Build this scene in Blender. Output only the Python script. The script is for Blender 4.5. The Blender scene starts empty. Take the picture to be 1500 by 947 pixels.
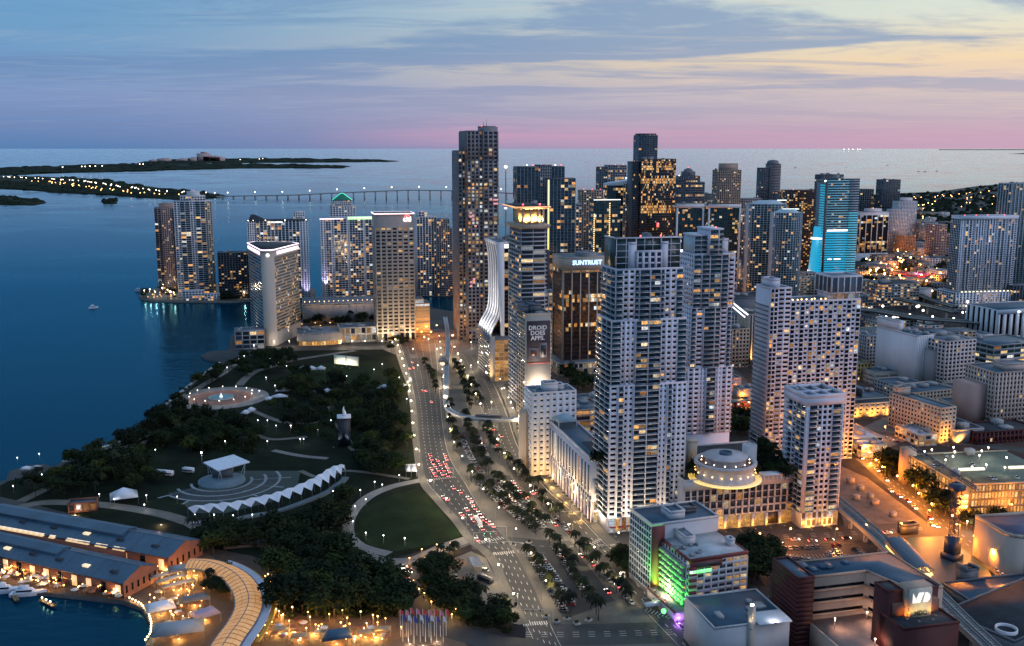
import bpy, math, random
import numpy as np
from mathutils import Vector
R = math.radians
rng = np.random.default_rng(7)
rnd = random.Random(11)
scn = bpy.context.scene
col = scn.collection

# ------------------------------------------------------------------ camera
F, H = 1475.0, 214.0                      # focal length in photo pixels, flight height in metres
PIT = math.atan(256.5 / F); CP, SP = math.cos(PIT), math.sin(PIT)
cd = bpy.data.cameras.new('camera'); cam = bpy.data.objects.new('camera', cd); col.objects.link(cam)
cam.location = (0, 0, H); cam.rotation_euler = (R(90) - PIT, 0, 0)
cd.sensor_width = 36; cd.lens = 36 * F / 1500; cd.clip_start = 1; cd.clip_end = 400000
scn.camera = cam

# ------------------------------------------------------------------ sky, sun, exposure
SUN_AZ, SUN_EL = 62.0, 5.0                # degrees right of the view direction
w = bpy.data.worlds.new('World'); scn.world = w; w.use_nodes = True
N, L = w.node_tree.nodes, w.node_tree.links; N.clear()
def nd(tree, t, **k):
    n = tree.nodes.new(t)
    for a, b in k.items():
        if a == 'inp':
            for q, v in b.items(): n.inputs[q].default_value = v
        else: setattr(n, a, b)
    return n
def srgb(*c): return tuple(((v/255)/12.92 if v/255 <= .04045 else ((v/255+.055)/1.055)**2.4) for v in c) + (1,)
W_ = w.node_tree
def wn(t, **k): return nd(W_, t, **k)
def ml(op, a, b=None, c=None, clamp=False):
    n = wn('ShaderNodeMath', operation=op, use_clamp=clamp)
    for i, v in enumerate((a, b, c)):
        if v is None: continue
        if isinstance(v, (int, float)): n.inputs[i].default_value = v
        else: L.new(v, n.inputs[i])
    return n.outputs[0]
def mixc(f, a, b):
    n = wn('ShaderNodeMix', data_type='RGBA')
    for i, v in ((0, f), (6, a), (7, b)):
        if isinstance(v, (int, float, tuple)): n.inputs[i].default_value = v
        else: L.new(v, n.inputs[i])
    return n.outputs[2]
def ramp(f, stops, interp='LINEAR'):
    n = wn('ShaderNodeValToRGB'); e = n.color_ramp; e.interpolation = interp
    e.elements[0].position, e.elements[0].color = stops[0]
    e.elements[1].position, e.elements[1].color = stops[-1]
    for p, c in stops[1:-1]:
        q = e.elements.new(p); q.color = c
    L.new(f, n.inputs[0]); return n.outputs[0]
tc = wn('ShaderNodeTexCoord'); sx = wn('ShaderNodeSeparateXYZ'); L.new(tc.outputs['Generated'], sx.inputs[0])
X, Y, Z = sx.outputs
el = ml('ARCSINE', Z)                                            # elevation, radians
eN = ml('DIVIDE', ml('MAXIMUM', el, 0.0), R(90))                 # 0..1
# elevations of the photograph: 0 .. 7.9 degrees = 0 .. .088
hyp = ml('SQRT', ml('ADD', ml('MULTIPLY', X, X), ml('ADD', ml('MULTIPLY', Y, Y), 1e-6)))
ca = ml('DIVIDE', ml('ADD', ml('MULTIPLY', X, math.sin(R(SUN_AZ))), ml('MULTIPLY', Y, math.cos(R(SUN_AZ)))), hyp)
sunf = wn('ShaderNodeMapRange', interpolation_type='SMOOTHSTEP'); L.new(ca, sunf.inputs[0])
sunf.inputs[1].default_value = .02; sunf.inputs[2].default_value = .93
sunf = sunf.outputs[0]
away = ramp(eN, [(0, srgb(86,130,180)), (.008, srgb(104,136,186)), (.03, srgb(130,154,198)), (.045, srgb(120,160,202)),
                 (.075, srgb(110,160,202)), (.12, srgb(118,168,212)), (.3, srgb(156,198,236)), (1, srgb(160,198,236))])
sunw = ramp(eN, [(0, srgb(204,168,190)), (.008, srgb(206,172,190)), (.016, srgb(206,184,194)), (.03, srgb(214,196,196)), (.04, srgb(236,210,190)), (.05, srgb(255,224,180)),
                 (.075, srgb(230,234,216)), (.12, srgb(214,230,228)), (.3, srgb(184,212,236)), (1, srgb(160,198,236))])
base = mixc(sunf, away, sunw)
# pink afterglow hugging the horizon, strongest straight ahead
pk = ml('MULTIPLY', ramp(eN, [(0, (.15,)*3+(1,)), (.006, (1,)*3+(1,)), (.012, (.6,)*3+(1,)), (.022, (0,0,0,1))]),
        ramp(sunf, [(0, (0,0,0,1)), (.2, (.0,)*3+(1,)), (.45, (.8,)*3+(1,)), (1, (.25,)*3+(1,))]))
base = mixc(ml('MULTIPLY', pk, .75), base, srgb(222,164,192))
# thin layered clouds on a flat deck
zc = ml('ADD', ml('MAXIMUM', Z, 0.0), .035)
cv = wn('ShaderNodeCombineXYZ'); L.new(ml('DIVIDE', X, zc), cv.inputs[0]); L.new(ml('MULTIPLY', ml('DIVIDE', Y, zc), 1.0), cv.inputs[1])
def cloud(scale, off, rot, det=6, rough=.55, lac=2.1, dist=.4, st=(1, 1, 1)):
    mp = wn('ShaderNodeMapping'); mp.inputs['Location'].default_value = off; mp.inputs['Rotation'].default_value = (0, 0, R(rot))
    mp.inputs['Scale'].default_value = st
    L.new(cv.outputs[0], mp.inputs[0])
    n = wn('ShaderNodeTexNoise', inp={'Scale': scale, 'Detail': det, 'Roughness': rough, 'Lacunarity': lac, 'Distortion': dist})
    L.new(mp.outputs[0], n.inputs['Vector']); return n.outputs[0]
def cmask(f, a, b):
    n = wn('ShaderNodeMapRange', interpolation_type='SMOOTHSTEP'); L.new(f, n.inputs[0])
    n.inputs[1].default_value = a; n.inputs[2].default_value = b; return n.outputs[0]
c1 = cmask(cloud(.30, (12.4, 3.3, 0), 8, st=(1, 1.5, 1)), .46, .57)
c2 = cmask(cloud(.85, (17.3, 7.7, 0), -6, det=8, rough=.62, dist=.8, st=(.8, 1.3, 1)), .48, .66)
c3 = cmask(cloud(1.3, (1.3, 6.2, 0), 14, det=8, rough=.6, dist=1.2, st=(.5, 1.4, 1)), .52, .72)
cloudcol = mixc(sunf, ramp(eN, [(0, srgb(112,134,178)), (.03, srgb(124,146,190)), (.06, srgb(100,144,190)), (.3, srgb(96,134,180)), (1, srgb(92,130,176))]),
                ramp(eN, [(0, srgb(196,164,184)), (.028, srgb(190,180,194)), (.06, srgb(148,168,198)), (.3, srgb(140,164,196)), (1, srgb(120,150,190))]))
fade = ramp(eN, [(0, (.1,)*3+(1,)), (.012, (.45,)*3+(1,)), (.035, (.85,)*3+(1,)), (.12, (.85,)*3+(1,)), (.5, (.5,)*3+(1,)), (1, (.4,)*3+(1,))])
m1 = ml('MULTIPLY', ml('MAXIMUM', c1, ml('MULTIPLY', c2, .65)), fade)
skyc = mixc(m1, base, cloudcol)
wisp = mixc(sunf, srgb(168,184,206), srgb(252,228,196))
skyc = mixc(ml('MULTIPLY', ml('MULTIPLY', c3, fade), .32), skyc, wisp)
nis = wn('ShaderNodeTexSky', sky_type='NISHITA', sun_disc=False, sun_elevation=R(SUN_EL), sun_rotation=R(SUN_AZ), altitude=200)
nm = wn('ShaderNodeMix', data_type='RGBA', blend_type='ADD'); nm.inputs[0].default_value = .0015
L.new(skyc, nm.inputs[6]); L.new(nis.outputs[0], nm.inputs[7])
bg = wn('ShaderNodeBackground'); L.new(nm.outputs[2], bg.inputs[0]); bg.inputs[1].default_value = .97
wo = wn('ShaderNodeOutputWorld'); L.new(bg.outputs[0], wo.inputs[0])

sd = bpy.data.lights.new('sun', 'SUN'); sun = bpy.data.objects.new('sun', sd); col.objects.link(sun)
sd.energy = 1.0; sd.angle = R(60); sd.color = (.90, .83, 1)
sun.rotation_euler = (R(90 - 22), 0, R(180 - 112))             # soft afterglow from the west, right of and behind the camera
scn.view_settings.view_transform = 'Standard'; scn.view_settings.look = 'None'
scn.view_settings.exposure = 0; scn.view_settings.gamma = 1
scn.cycles.use_denoising = True
scn.cycles.max_bounces = 4; scn.cycles.diffuse_bounces = 2; scn.cycles.glossy_bounces = 2
scn.cycles.transmission_bounces = 2; scn.cycles.transparent_max_bounces = 4
scn.cycles.sample_clamp_indirect = 3.0
scn.cycles.use_adaptive_sampling = True; scn.cycles.adaptive_threshold = .03
scn.cycles.use_light_tree = True; scn.cycles.caustics_reflective = False; scn.cycles.caustics_refractive = False

# ------------------------------------------------------------------ helpers
def G(px, py, z=0.0):
    """ground point under a spot of the photograph"""
    a, b = (px - 750) / F, (py - 473.5) / F
    dy, dz = CP - b * SP, -SP - b * CP
    t = (z - H) / dz
    return np.array([a * t, dy * t])
def PX(x, y, z=0.0):
    dc = y * CP + (H - z) * SP
    return 750 + F * x / dc, 473.5 + F * ((H - z) * CP - y * SP) / dc
def hgt(A, yt):
    k = (yt - 473.5) / F
    return H - A[1] * (k * CP + SP) / (CP - k * SP)
def width_to(A, u, xr, z=0.0):
    k = (xr - 750) / F
    return (k * (A[1] * CP + (H - z) * SP) - A[0]) / (u[0] - k * u[1] * CP)
def uv_axes(az):
    a = R(az); return np.array([math.cos(a), -math.sin(a)]), np.array([math.sin(a), math.cos(a)])

def tag(o, label=None, cat=None, group=None, kind=None):
    for k, v in (('label', label), ('category', cat), ('group', group), ('kind', kind)):
        if v: o[k] = v
    return o
def empty(name, loc, rz=0.0, label=None, cat=None, group=None):
    o = bpy.data.objects.new(name, None); col.objects.link(o)
    o.location = loc; o.rotation_euler = (0, 0, rz); o.empty_display_size = .5
    return tag(o, label, cat, group)

MATS = {}
def mat(name, color, rough=.7, var=.18, scale=.15, emit=None, es=0.0, metal=0.0, spec=.5, bump=0.0, fine=0.0, streak=False):
    """plain coloured surface with blotchy wear and optional fine grain"""
    if name in MATS: return MATS[name]
    m = bpy.data.materials.new(name); m.use_nodes = True; t = m.node_tree
    b = t.nodes['Principled BSDF']; b.inputs['Roughness'].default_value = rough; b.inputs['Metallic'].default_value = metal
    b.inputs['Specular IOR Level'].default_value = spec
    c = tuple(color) + (1,)
    if var > 0:
        tcn = nd(t, 'ShaderNodeTexCoord'); vec = tcn.outputs['Object']
        if streak:
            mp = nd(t, 'ShaderNodeMapping'); mp.inputs['Scale'].default_value = (1, 1, .12); t.links.new(vec, mp.inputs[0]); vec = mp.outputs[0]
        n = nd(t, 'ShaderNodeTexNoise', inp={'Scale': scale, 'Detail': 6.0, 'Roughness': .65}); t.links.new(vec, n.inputs['Vector'])
        r = nd(t, 'ShaderNodeMapRange', inp={1: .3, 2: .7, 3: 1 - var, 4: 1 + var}); t.links.new(n.outputs[0], r.inputs[0])
        out = r.outputs[0]
        if fine > 0:
            n2 = nd(t, 'ShaderNodeTexNoise', inp={'Scale': scale * 14, 'Detail': 4.0, 'Roughness': .7}); t.links.new(vec, n2.inputs['Vector'])
            r2 = nd(t, 'ShaderNodeMapRange', inp={1: .3, 2: .7, 3: 1 - fine, 4: 1 + fine}); t.links.new(n2.outputs[0], r2.inputs[0])
            mu = nd(t, 'ShaderNodeMath', operation='MULTIPLY'); t.links.new(out, mu.inputs[0]); t.links.new(r2.outputs[0], mu.inputs[1]); out = mu.outputs[0]
        mx = nd(t, 'ShaderNodeVectorMath', operation='SCALE'); mx.inputs[0].default_value = c[:3]; t.links.new(out, mx.inputs['Scale'])
        t.links.new(mx.outputs[0], b.inputs['Base Color'])
        if bump:
            bp = nd(t, 'ShaderNodeBump', inp={'Strength': bump, 'Distance': .2}); t.links.new(n.outputs[0], bp.inputs['Height']); t.links.new(bp.outputs[0], b.inputs['Normal'])
    else: b.inputs['Base Color'].default_value = c
    if emit:
        b.inputs['Emission Color'].default_value = tuple(emit) + (1,); b.inputs['Emission Strength'].default_value = es
        m.cycles.emission_sampling = 'NONE'
    MATS[name] = m; return m
def glass(name, color, rough=.12, spec=.6, metal=0.0, warm=.8, gain=1.15):
    """window panes; u of the uv map = how brightly the room behind is lit, v = tint of its lamp"""
    if name in MATS: return MATS[name]
    m = bpy.data.materials.new(name); m.use_nodes = True; t = m.node_tree; b = t.nodes['Principled BSDF']
    b.inputs['Roughness'].default_value = rough; b.inputs['Specular IOR Level'].default_value = spec; b.inputs['Metallic'].default_value = metal
    uvn = nd(t, 'ShaderNodeUVMap'); s = nd(t, 'ShaderNodeSeparateXYZ'); t.links.new(uvn.outputs[0], s.inputs[0])
    rp = nd(t, 'ShaderNodeValToRGB'); e = rp.color_ramp.elements
    e[0].position, e[0].color = 0, (1, .40, .09, 1); e[1].position, e[1].color = 1, (.75, .88, 1, 1)
    q = rp.color_ramp.elements.new(warm * .6); q.color = (1, .55, .17, 1)
    q = rp.color_ramp.elements.new(min(.97, warm)); q.color = (1, .76, .42, 1)
    t.links.new(s.outputs[1], rp.inputs[0])
    tcn = nd(t, 'ShaderNodeTexCoord')
    n = nd(t, 'ShaderNodeTexNoise', inp={'Scale': .9, 'Detail': 2.0}); t.links.new(tcn.outputs['Object'], n.inputs['Vector'])
    r = nd(t, 'ShaderNodeMapRange', inp={1: .35, 2: .65, 3: .45, 4: 1.5}); t.links.new(n.outputs[0], r.inputs[0])
    mu = nd(t, 'ShaderNodeMath', operation='MULTIPLY'); t.links.new(s.outputs[0], mu.inputs[0]); t.links.new(r.outputs[0], mu.inputs[1])
    g = nd(t, 'ShaderNodeMath', operation='MULTIPLY'); t.links.new(mu.outputs[0], g.inputs[0]); g.inputs[1].default_value = gain
    t.links.new(rp.outputs[0], b.inputs['Emission Color']); t.links.new(g.outputs[0], b.inputs['Emission Strength'])
    # panes differ a little in tint (blinds, curtains)
    r3 = nd(t, 'ShaderNodeMapRange', inp={1: 0, 2: 1, 3: .5, 4: 1.8}); t.links.new(s.outputs[1], r3.inputs[0])
    mx = nd(t, 'ShaderNodeVectorMath', operation='SCALE'); mx.inputs[0].default_value = color; t.links.new(r3.outputs[0], mx.inputs['Scale'])
    t.links.new(mx.outputs[0], b.inputs['Base Color'])
    m.cycles.emission_sampling = 'NONE'; MATS[name] = m; return m

class MB:
    """collects quads, boxes and prisms; build() links them as one mesh"""
    def __init__(s): s.V = []; s.n = 0; s.Q = []; s.U = []; s.P = []
    def quads(s, P, uv=None):
        P = np.asarray(P, float).reshape(-1, 4, 3); k = len(P)
        s.V.append(P.reshape(-1, 3)); s.Q.append(np.arange(k * 4).reshape(-1, 4) + s.n); s.n += 4 * k
        s.U.append(np.zeros((k, 2)) if uv is None else np.asarray(uv, float).reshape(-1, 2))
    def boxes(s, lo, hi, fr=None, uv=None):
        lo = np.asarray(lo, float).reshape(-1, 3); hi = np.asarray(hi, float).reshape(-1, 3); k = len(lo)
        if not k: return
        sel = np.array([[0,0,0],[1,0,0],[1,1,0],[0,1,0],[0,0,1],[1,0,1],[1,1,1],[0,1,1]])
        v = lo[:, None, :] * (1 - sel) + hi[:, None, :] * sel
        if fr is not None:
            p0, t, n = fr
            v = np.concatenate([p0[:2] + v[..., :1] * t[:2] + v[..., 1:2] * n[:2], v[..., 2:3]], -1)
            flip = (t[0] * n[1] - t[1] * n[0]) < 0
        else: flip = False
        f = np.array([[0,3,2,1],[4,5,6,7],[0,1,5,4],[1,2,6,5],[2,3,7,6],[3,0,4,7]])
        if flip: f = f[:, ::-1]
        s.V.append(v.reshape(-1, 3)); s.Q.append((f[None] + (np.arange(k) * 8)[:, None, None]).reshape(-1, 4) + s.n); s.n += 8 * k
        s.U.append(np.zeros((6 * k, 2)) if uv is None else np.repeat(np.asarray(uv, float).reshape(-1, 2), 6, 0))
    def box(s, x0, x1, y0, y1, z0, z1): s.boxes([(x0, y0, z0)], [(x1, y1, z1)])
    def prism(s, pts, z0, z1, top=None, bottom=False):
        """vertical prism over a plan polygon (either winding); top = other outline for the upper rim"""
        pts = [tuple(p[:2]) for p in pts]; top = [tuple(p[:2]) for p in (top if top is not None else pts)]
        a = sum(pts[i][0] * pts[(i+1) % len(pts)][1] - pts[(i+1) % len(pts)][0] * pts[i][1] for i in range(len(pts)))
        if a < 0: pts, top = pts[::-1], top[::-1]
        k = len(pts); z0s = z0 if hasattr(z0, '__len__') else [z0] * k; z1s = z1 if hasattr(z1, '__len__') else [z1] * k
        if a < 0 and hasattr(z1, '__len__'): z1s = list(z1s)[::-1]
        v = [(p[0], p[1], z) for p, z in zip(pts, z0s)] + [(p[0], p[1], z) for p, z in zip(top, z1s)]
        s.V.append(np.array(v, float)); n = s.n
        s.Q.append(np.array([[n+i, n+(i+1) % k, n+k+(i+1) % k, n+k+i] for i in range(k)])); s.U.append(np.zeros((k, 2)))
        s.P.append([n + k + i for i in range(k)])
        if bottom: s.P.append([n + i for i in range(k)][::-1])
        s.n += 2 * k
    def face(s, pts3):
        k = len(pts3); s.V.append(np.array(pts3, float)); s.P.append(list(range(s.n, s.n + k))); s.n += k
    def tube(s, pts, rad, sides=6, cap=True):
        pts = [Vector(p) for p in pts]; rads = rad if hasattr(rad, '__len__') else [rad] * len(pts); rings = []
        for i, p in enumerate(pts):
            d = (pts[min(i + 1, len(pts) - 1)] - pts[max(i - 1, 0)]).normalized()
            a = d.orthogonal().normalized() if abs(d.z) < .95 else Vector((1, 0, 0)); a = (a - d * a.dot(d)).normalized(); b = d.cross(a)
            if i == 0: ref = a
            else:
                a = (ref - d * ref.dot(d)).normalized(); b = d.cross(a); ref = a
            rings.append([p + (a * math.cos(2 * math.pi * k / sides) + b * math.sin(2 * math.pi * k / sides)) * rads[i] for k in range(sides)])
        n = s.n; s.V.append(np.array([tuple(q) for r_ in rings for q in r_])); s.n += len(rings) * sides
        q = [[n + i * sides + k, n + i * sides + (k + 1) % sides, n + (i + 1) * sides + (k + 1) % sides, n + (i + 1) * sides + k] for i in range(len(rings) - 1) for k in range(sides)]
        s.Q.append(np.array(q)); s.U.append(np.zeros((len(q), 2)))
        if cap: s.P.append([n + (len(rings) - 1) * sides + k for k in range(sides)]); s.P.append([n + k for k in range(sides)][::-1])
    def lathe(s, prof, c=(0, 0), sides=16, a0=0.0, a1=2 * math.pi, cap=True):
        full = abs(a1 - a0 - 2 * math.pi) < 1e-6; m = sides if full else sides + 1; n = s.n
        v = [(c[0] + r_ * math.cos(a0 + (a1 - a0) * k / sides), c[1] + r_ * math.sin(a0 + (a1 - a0) * k / sides), z) for r_, z in prof for k in range(m)]
        s.V.append(np.array(v)); s.n += len(v)
        q = [[n + i * m + k, n + i * m + (k + 1) % m, n + (i + 1) * m + (k + 1) % m, n + (i + 1) * m + k] for i in range(len(prof) - 1) for k in range(sides)]
        s.Q.append(np.array(q)); s.U.append(np.zeros((len(q), 2)))
        if cap and full: s.P.append([n + (len(prof) - 1) * m + k for k in range(m)])
    def mesh(s, name, m, smooth=False):
        me = bpy.data.meshes.new(name)
        V = np.concatenate(s.V); Q = np.concatenate(s.Q) if s.Q else np.zeros((0, 4), int)
        lv = [Q.reshape(-1)] + [np.array(p) for p in s.P]; lt = [np.full(len(Q), 4)] + [np.array([len(p)]) for p in s.P]
        lv = np.concatenate(lv).astype(np.int32); lt = np.concatenate(lt).astype(np.int32)
        me.vertices.add(len(V)); me.vertices.foreach_set('co', V.astype(np.float32).reshape(-1))
        me.loops.add(len(lv)); me.loops.foreach_set('vertex_index', lv)
        me.polygons.add(len(lt)); me.polygons.foreach_set('loop_start', np.concatenate([[0], np.cumsum(lt)[:-1]]).astype(np.int32))
        if s.U and any((u != 0).any() for u in s.U):
            uv = np.concatenate([np.repeat(np.concatenate(s.U), 4, 0)] + [np.zeros((len(p), 2)) for p in s.P])
            lay = me.uv_layers.new(name='UVMap'); lay.data.foreach_set('uv', uv.astype(np.float32).reshape(-1))
        if smooth: me.polygons.foreach_set('use_smooth', np.ones(len(lt), bool))
        me.update(calc_edges=True); me.validate()
        if m: me.materials.append(m)
        return me
    def build(s, name, m, parent=None, smooth=False, kind=None):
        o = bpy.data.objects.new(name, s.mesh(name, m, smooth)); col.objects.link(o)
        if parent: o.parent = parent
        if kind: o['kind'] = kind
        return o
def link(me, name, parent=None, loc=(0, 0, 0), rz=0.0, sc=None):
    o = bpy.data.objects.new(name, me); col.objects.link(o); o.location = loc; o.rotation_euler = (0, 0, rz)
    if sc: o.scale = sc if hasattr(sc, '__len__') else (sc,) * 3
    if parent: o.parent = parent
    return o
def copy_tree(o, loc=None, rz=None, sc=None, parent=None):
    c = o.copy(); col.objects.link(c)
    if parent: c.parent = parent
    if loc is not None: c.location = loc
    if rz is not None: c.rotation_euler = (0, 0, rz)
    if sc is not None: c.scale = (sc,) * 3 if not hasattr(sc, '__len__') else sc
    for ch in KIDS.get(o.name, []): copy_tree(ch, parent=c)
    return c
KIDS = {}
def proto(o):
    KIDS[o.name] = list(o.children)
    for ch in o.children: proto(ch)
def inside(p, poly):
    c = False; j = len(poly) - 1
    for i in range(len(poly)):
        if (poly[i][1] > p[1]) != (poly[j][1] > p[1]) and p[0] < (poly[j][0]-poly[i][0]) * (p[1]-poly[i][1]) / (poly[j][1]-poly[i][1]) + poly[i][0]: c = not c
        j = i
    return c
def walk(pts, step, start=0.0):
    """evenly spaced ground points along a polyline of photo spots, with heading"""
    P = [G(*p) for p in pts]; out = []; t = start
    for a, b in zip(P, P[1:]):
        l = float(np.linalg.norm(b - a)); d = (b - a) / l
        while t < l:
            out.append((a + d * t, math.atan2(-d[0], d[1]))); t += step
        t -= l
    return out
# ------------------------------------------------------------------ materials of the setting
asphalt = mat('asphalt', (.036, .038, .039), .75, .4, .05, fine=.18)
asphalt2 = mat('asphalt_old', (.052, .049, .046), .8, .4, .05, fine=.2)
paving = mat('paving', (.115, .105, .09), .8, .3, .06, fine=.2)
paving_pale = mat('paving_pale', (.17, .16, .15), .8, .25, .08, fine=.15)
brickpave = mat('brick_paving', (.22, .10, .07), .8, .3, .1, fine=.25)
grassm = mat('grass', (.007, .012, .006), .95, .6, .05, fine=.35, spec=.1)
grass2 = mat('lawn', (.010, .022, .007), .95, .5, .06, fine=.3, spec=.1)
cityg = mat('city_ground', (.045, .043, .043), .85, .45, .02, fine=.3)
concrete = mat('concrete', (.34, .33, .31), .8, .2, .1, fine=.12)
paint_w = mat('road_paint', (.62, .60, .55), .6, .3, .5)
sand = mat('shore_rock', (.16, .15, .13), .9, .3, .1)

# water
wm = bpy.data.materials.new('sea_water'); wm.use_nodes = True; t = wm.node_tree; t.nodes.remove(t.nodes['Principled BSDF']); lk = t.links.new
tcn = nd(t, 'ShaderNodeTexCoord'); mp = nd(t, 'ShaderNodeMapping'); mp.inputs['Rotation'].default_value = (0, 0, .5); mp.inputs['Scale'].default_value = (1, 2.2, 1)
lk(tcn.outputs['Object'], mp.inputs[0])
n1 = nd(t, 'ShaderNodeTexNoise', inp={'Scale': .05, 'Detail': 5.0, 'Roughness': .6}); lk(mp.outputs[0], n1.inputs['Vector'])
n2 = nd(t, 'ShaderNodeTexNoise', inp={'Scale': .0022, 'Detail': 5.0, 'Roughness': .6, 'Distortion': .6}); lk(mp.outputs[0], n2.inputs['Vector'])
rr = nd(t, 'ShaderNodeMapRange', inp={1: .35, 2: .65, 3: .05, 4: .30}); lk(n2.outputs[0], rr.inputs[0])
bp = nd(t, 'ShaderNodeBump', inp={'Strength': .4, 'Distance': 1.6}); lk(n1.outputs[0], bp.inputs['Height'])
fz = nd(t, 'ShaderNodeFresnel', inp={'IOR': 1.25}); tm = nd(t, 'ShaderNodeMapRange', interpolation_type='SMOOTHSTEP', inp={1: .4, 2: .86, 3: 0, 4: 1}); lk(fz.outputs[0], tm.inputs[0])
tint = nd(t, 'ShaderNodeMix', data_type='RGBA'); tint.inputs[6].default_value = (.17, .53, .73, 1); tint.inputs[7].default_value = (.92, .98, 1, 1); lk(tm.outputs[0], tint.inputs[0])
gs = nd(t, 'ShaderNodeBsdfGlossy'); lk(tint.outputs[2], gs.inputs['Color']); lk(rr.outputs[0], gs.inputs['Roughness']); lk(bp.outputs[0], gs.inputs['Normal'])
df = nd(t, 'ShaderNodeBsdfDiffuse'); df.inputs['Color'].default_value = (.0004, .024, .052, 1); mxs = nd(t, 'ShaderNodeMixShader'); lk(fz.outputs[0], mxs.inputs[0]); lk(df.outputs[0], mxs.inputs[1]); lk(gs.outputs[0], mxs.inputs[2]); lk(mxs.outputs[0], t.nodes['Material Output'].inputs['Surface'])
m = MB(); S = 260000
m.quads([[(-S, -3000, -1.2), (S, -3000, -1.2), (S, S, -1.2), (-S, S, -1.2)]]); m.build('sea', wm, kind='structure')

def land(name, pts, z=0.0, zb=-5.0, m_=None):
    m = MB(); m.prism([G(*p) for p in pts], zb, z); return m.build(name, m_ or cityg, kind='structure')
def sheet(name, pts, z, m_, world=False):
    m = MB(); P = pts if world else [G(*p) for p in pts]
    a = sum(P[i][0] * P[(i+1) % len(P)][1] - P[(i+1) % len(P)][0] * P[i][1] for i in range(len(P)))
    if a < 0: P = P[::-1]
    m.face([(p[0], p[1], z) for p in P]); return m.build(name, m_, kind='structure')
def smooth(P, k=8, closed=False):
    P = [np.asarray(p, float) for p in P]; out = []; n = len(P)
    for i in range(n if closed else n - 1):
        g = (lambda j: P[j % n]) if closed else (lambda j: P[min(max(j, 0), n - 1)])
        a, b_, c, d = g(i - 1), g(i), g(i + 1), g(i + 2)
        for q in range(k):
            t_ = q / k
            out.append(.5 * ((2 * b_) + (-a + c) * t_ + (2*a - 5*b_ + 4*c - d) * t_**2 + (-a + 3*b_ - 3*c + d) * t_**3))
    if not closed: out.append(P[-1])
    return out
def strip(name, pts, wid, z, m_, k=8, kind='structure', h=None):
    """road or path of a given width (m) along photo spots; h = kerb height if raised"""
    P = smooth([G(*p) for p in pts], k); m = MB(); Lf, Rt = [], []
    for i, p in enumerate(P):
        d = P[min(i + 1, len(P) - 1)] - P[max(i - 1, 0)]; d = d / np.linalg.norm(d); nrm = np.array([-d[1], d[0]])
        w_ = wid if not hasattr(wid, '__len__') else np.interp(i / (len(P) - 1), np.linspace(0, 1, len(wid)), wid)
        Lf.append(p + nrm * w_ / 2); Rt.append(p - nrm * w_ / 2)
    return twoedge(name, Lf, Rt, z, m_, h, kind)
def twoedge(name, Lf, Rt, z, m_, h=None, kind='structure'):
    m = MB(); q = []
    for i in range(len(Lf) - 1):
        q.append([(*Rt[i], z), (*Rt[i+1], z), (*Lf[i+1], z), (*Lf[i], z)])
        if h:
            q.append([(*Lf[i], z - h), (*Lf[i], z), (*Lf[i+1], z), (*Lf[i+1], z - h)]); q.append([(*Rt[i], z - h), (*Rt[i+1], z - h), (*Rt[i+1], z), (*Rt[i], z)])
    m.quads(q); o = m.build(name, m_)
    # upward facing
    if o.data.polygons[0].normal.z < 0: o.data.flip_normals()
    if kind: o['kind'] = kind
    return o
def edges(Lp, Rp, k=8):
    A, B = smooth([G(*p) for p in Lp], k), smooth([G(*p) for p in Rp], k); return A, B

# ------------------------------------------------------------------ land masses
COAST = [(205,1100),(212,947),(222,930),(219,912),(207,893),(180,883),(120,876),(60,870),(-60,860),(-500,850),(-500,680),(-20,712),(8,703),(14,690),(40,682),(62,680),(78,684),
         (92,676),(130,661),(170,648),(212,634),(208,622),(238,596),(272,568),(300,546),(322,530),(302,528),(294,521),(306,515),(334,513),(338,492),(350,486),(380,478),
         (440,456),(470,441),(600,447),(668,457),(765,452),(765,441),(668,435),(604,433),(596,426),(640,399),(668,386),(720,352),(800,328),(870,312),(950,302),
         (1050,297),(1150,292),(1245,288),(1300,284),(1375,281),(1430,273),(1500,267),(1700,258),(3200,258),(3200,1100)]
land('ground', COAST)
land('bay_island', [(203,434),(206,438),(222,441.5),(262,442.5),(330,443),(372,441),(462,439),(462,424),(400,419),(300,416),(245,419),(222,425),(210,430)], 1.0, -5, paving)
ISL = {}
ISL['causeway_island'] = [(-400,256),(60,259),(150,263),(190,270),(260,279),(322,285),(322,289),(266,293),(207,289.5),(142,285),(89,283),(40,279),(0,277),(-400,270)]
ISL['wooded_island'] = [(-400,247),(0,247.5),(120,242.5),(230,239.5),(330,240),(480,243),(505,244),(500,246.5),(350,247.2),(260,249.5),(90,254),(0,257.5),(-400,262)]
ISL['resort_island'] = [(205,239),(260,235),(330,232.5),(400,232.5),(540,235),(585,237),(500,238.2),(330,239.2),(230,239.5)]
ISL['islet'] = [(-80,288),(0,288.5),(45,291),(68,297),(50,301),(0,300),(-80,300)]
ISL['islet_small'] = [(150,294),(162,292.5),(172,293.5),(171,298.5),(152,299)]
green_far = mat('far_foliage', (.016, .024, .016), .95, .3, .02, spec=.1)
for k_, p_ in ISL.items(): land(k_.replace('_small', ''), p_, 1.0, -5, green_far)
m = MB(); m.prism([G(1375, 220.2), G(3000, 220.2), G(3000, 219.5), G(1375, 219.5)], -5, [20, 150, 150, 20]); m.build('far_shore', green_far, kind='structure')
m = MB(); m.prism([G(1478, 226), G(1900, 227.5), G(1900, 225), G(1500, 225)], -5, [3, 30, 30, 10]); m.build('far_headland', green_far, kind='structure')

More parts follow.
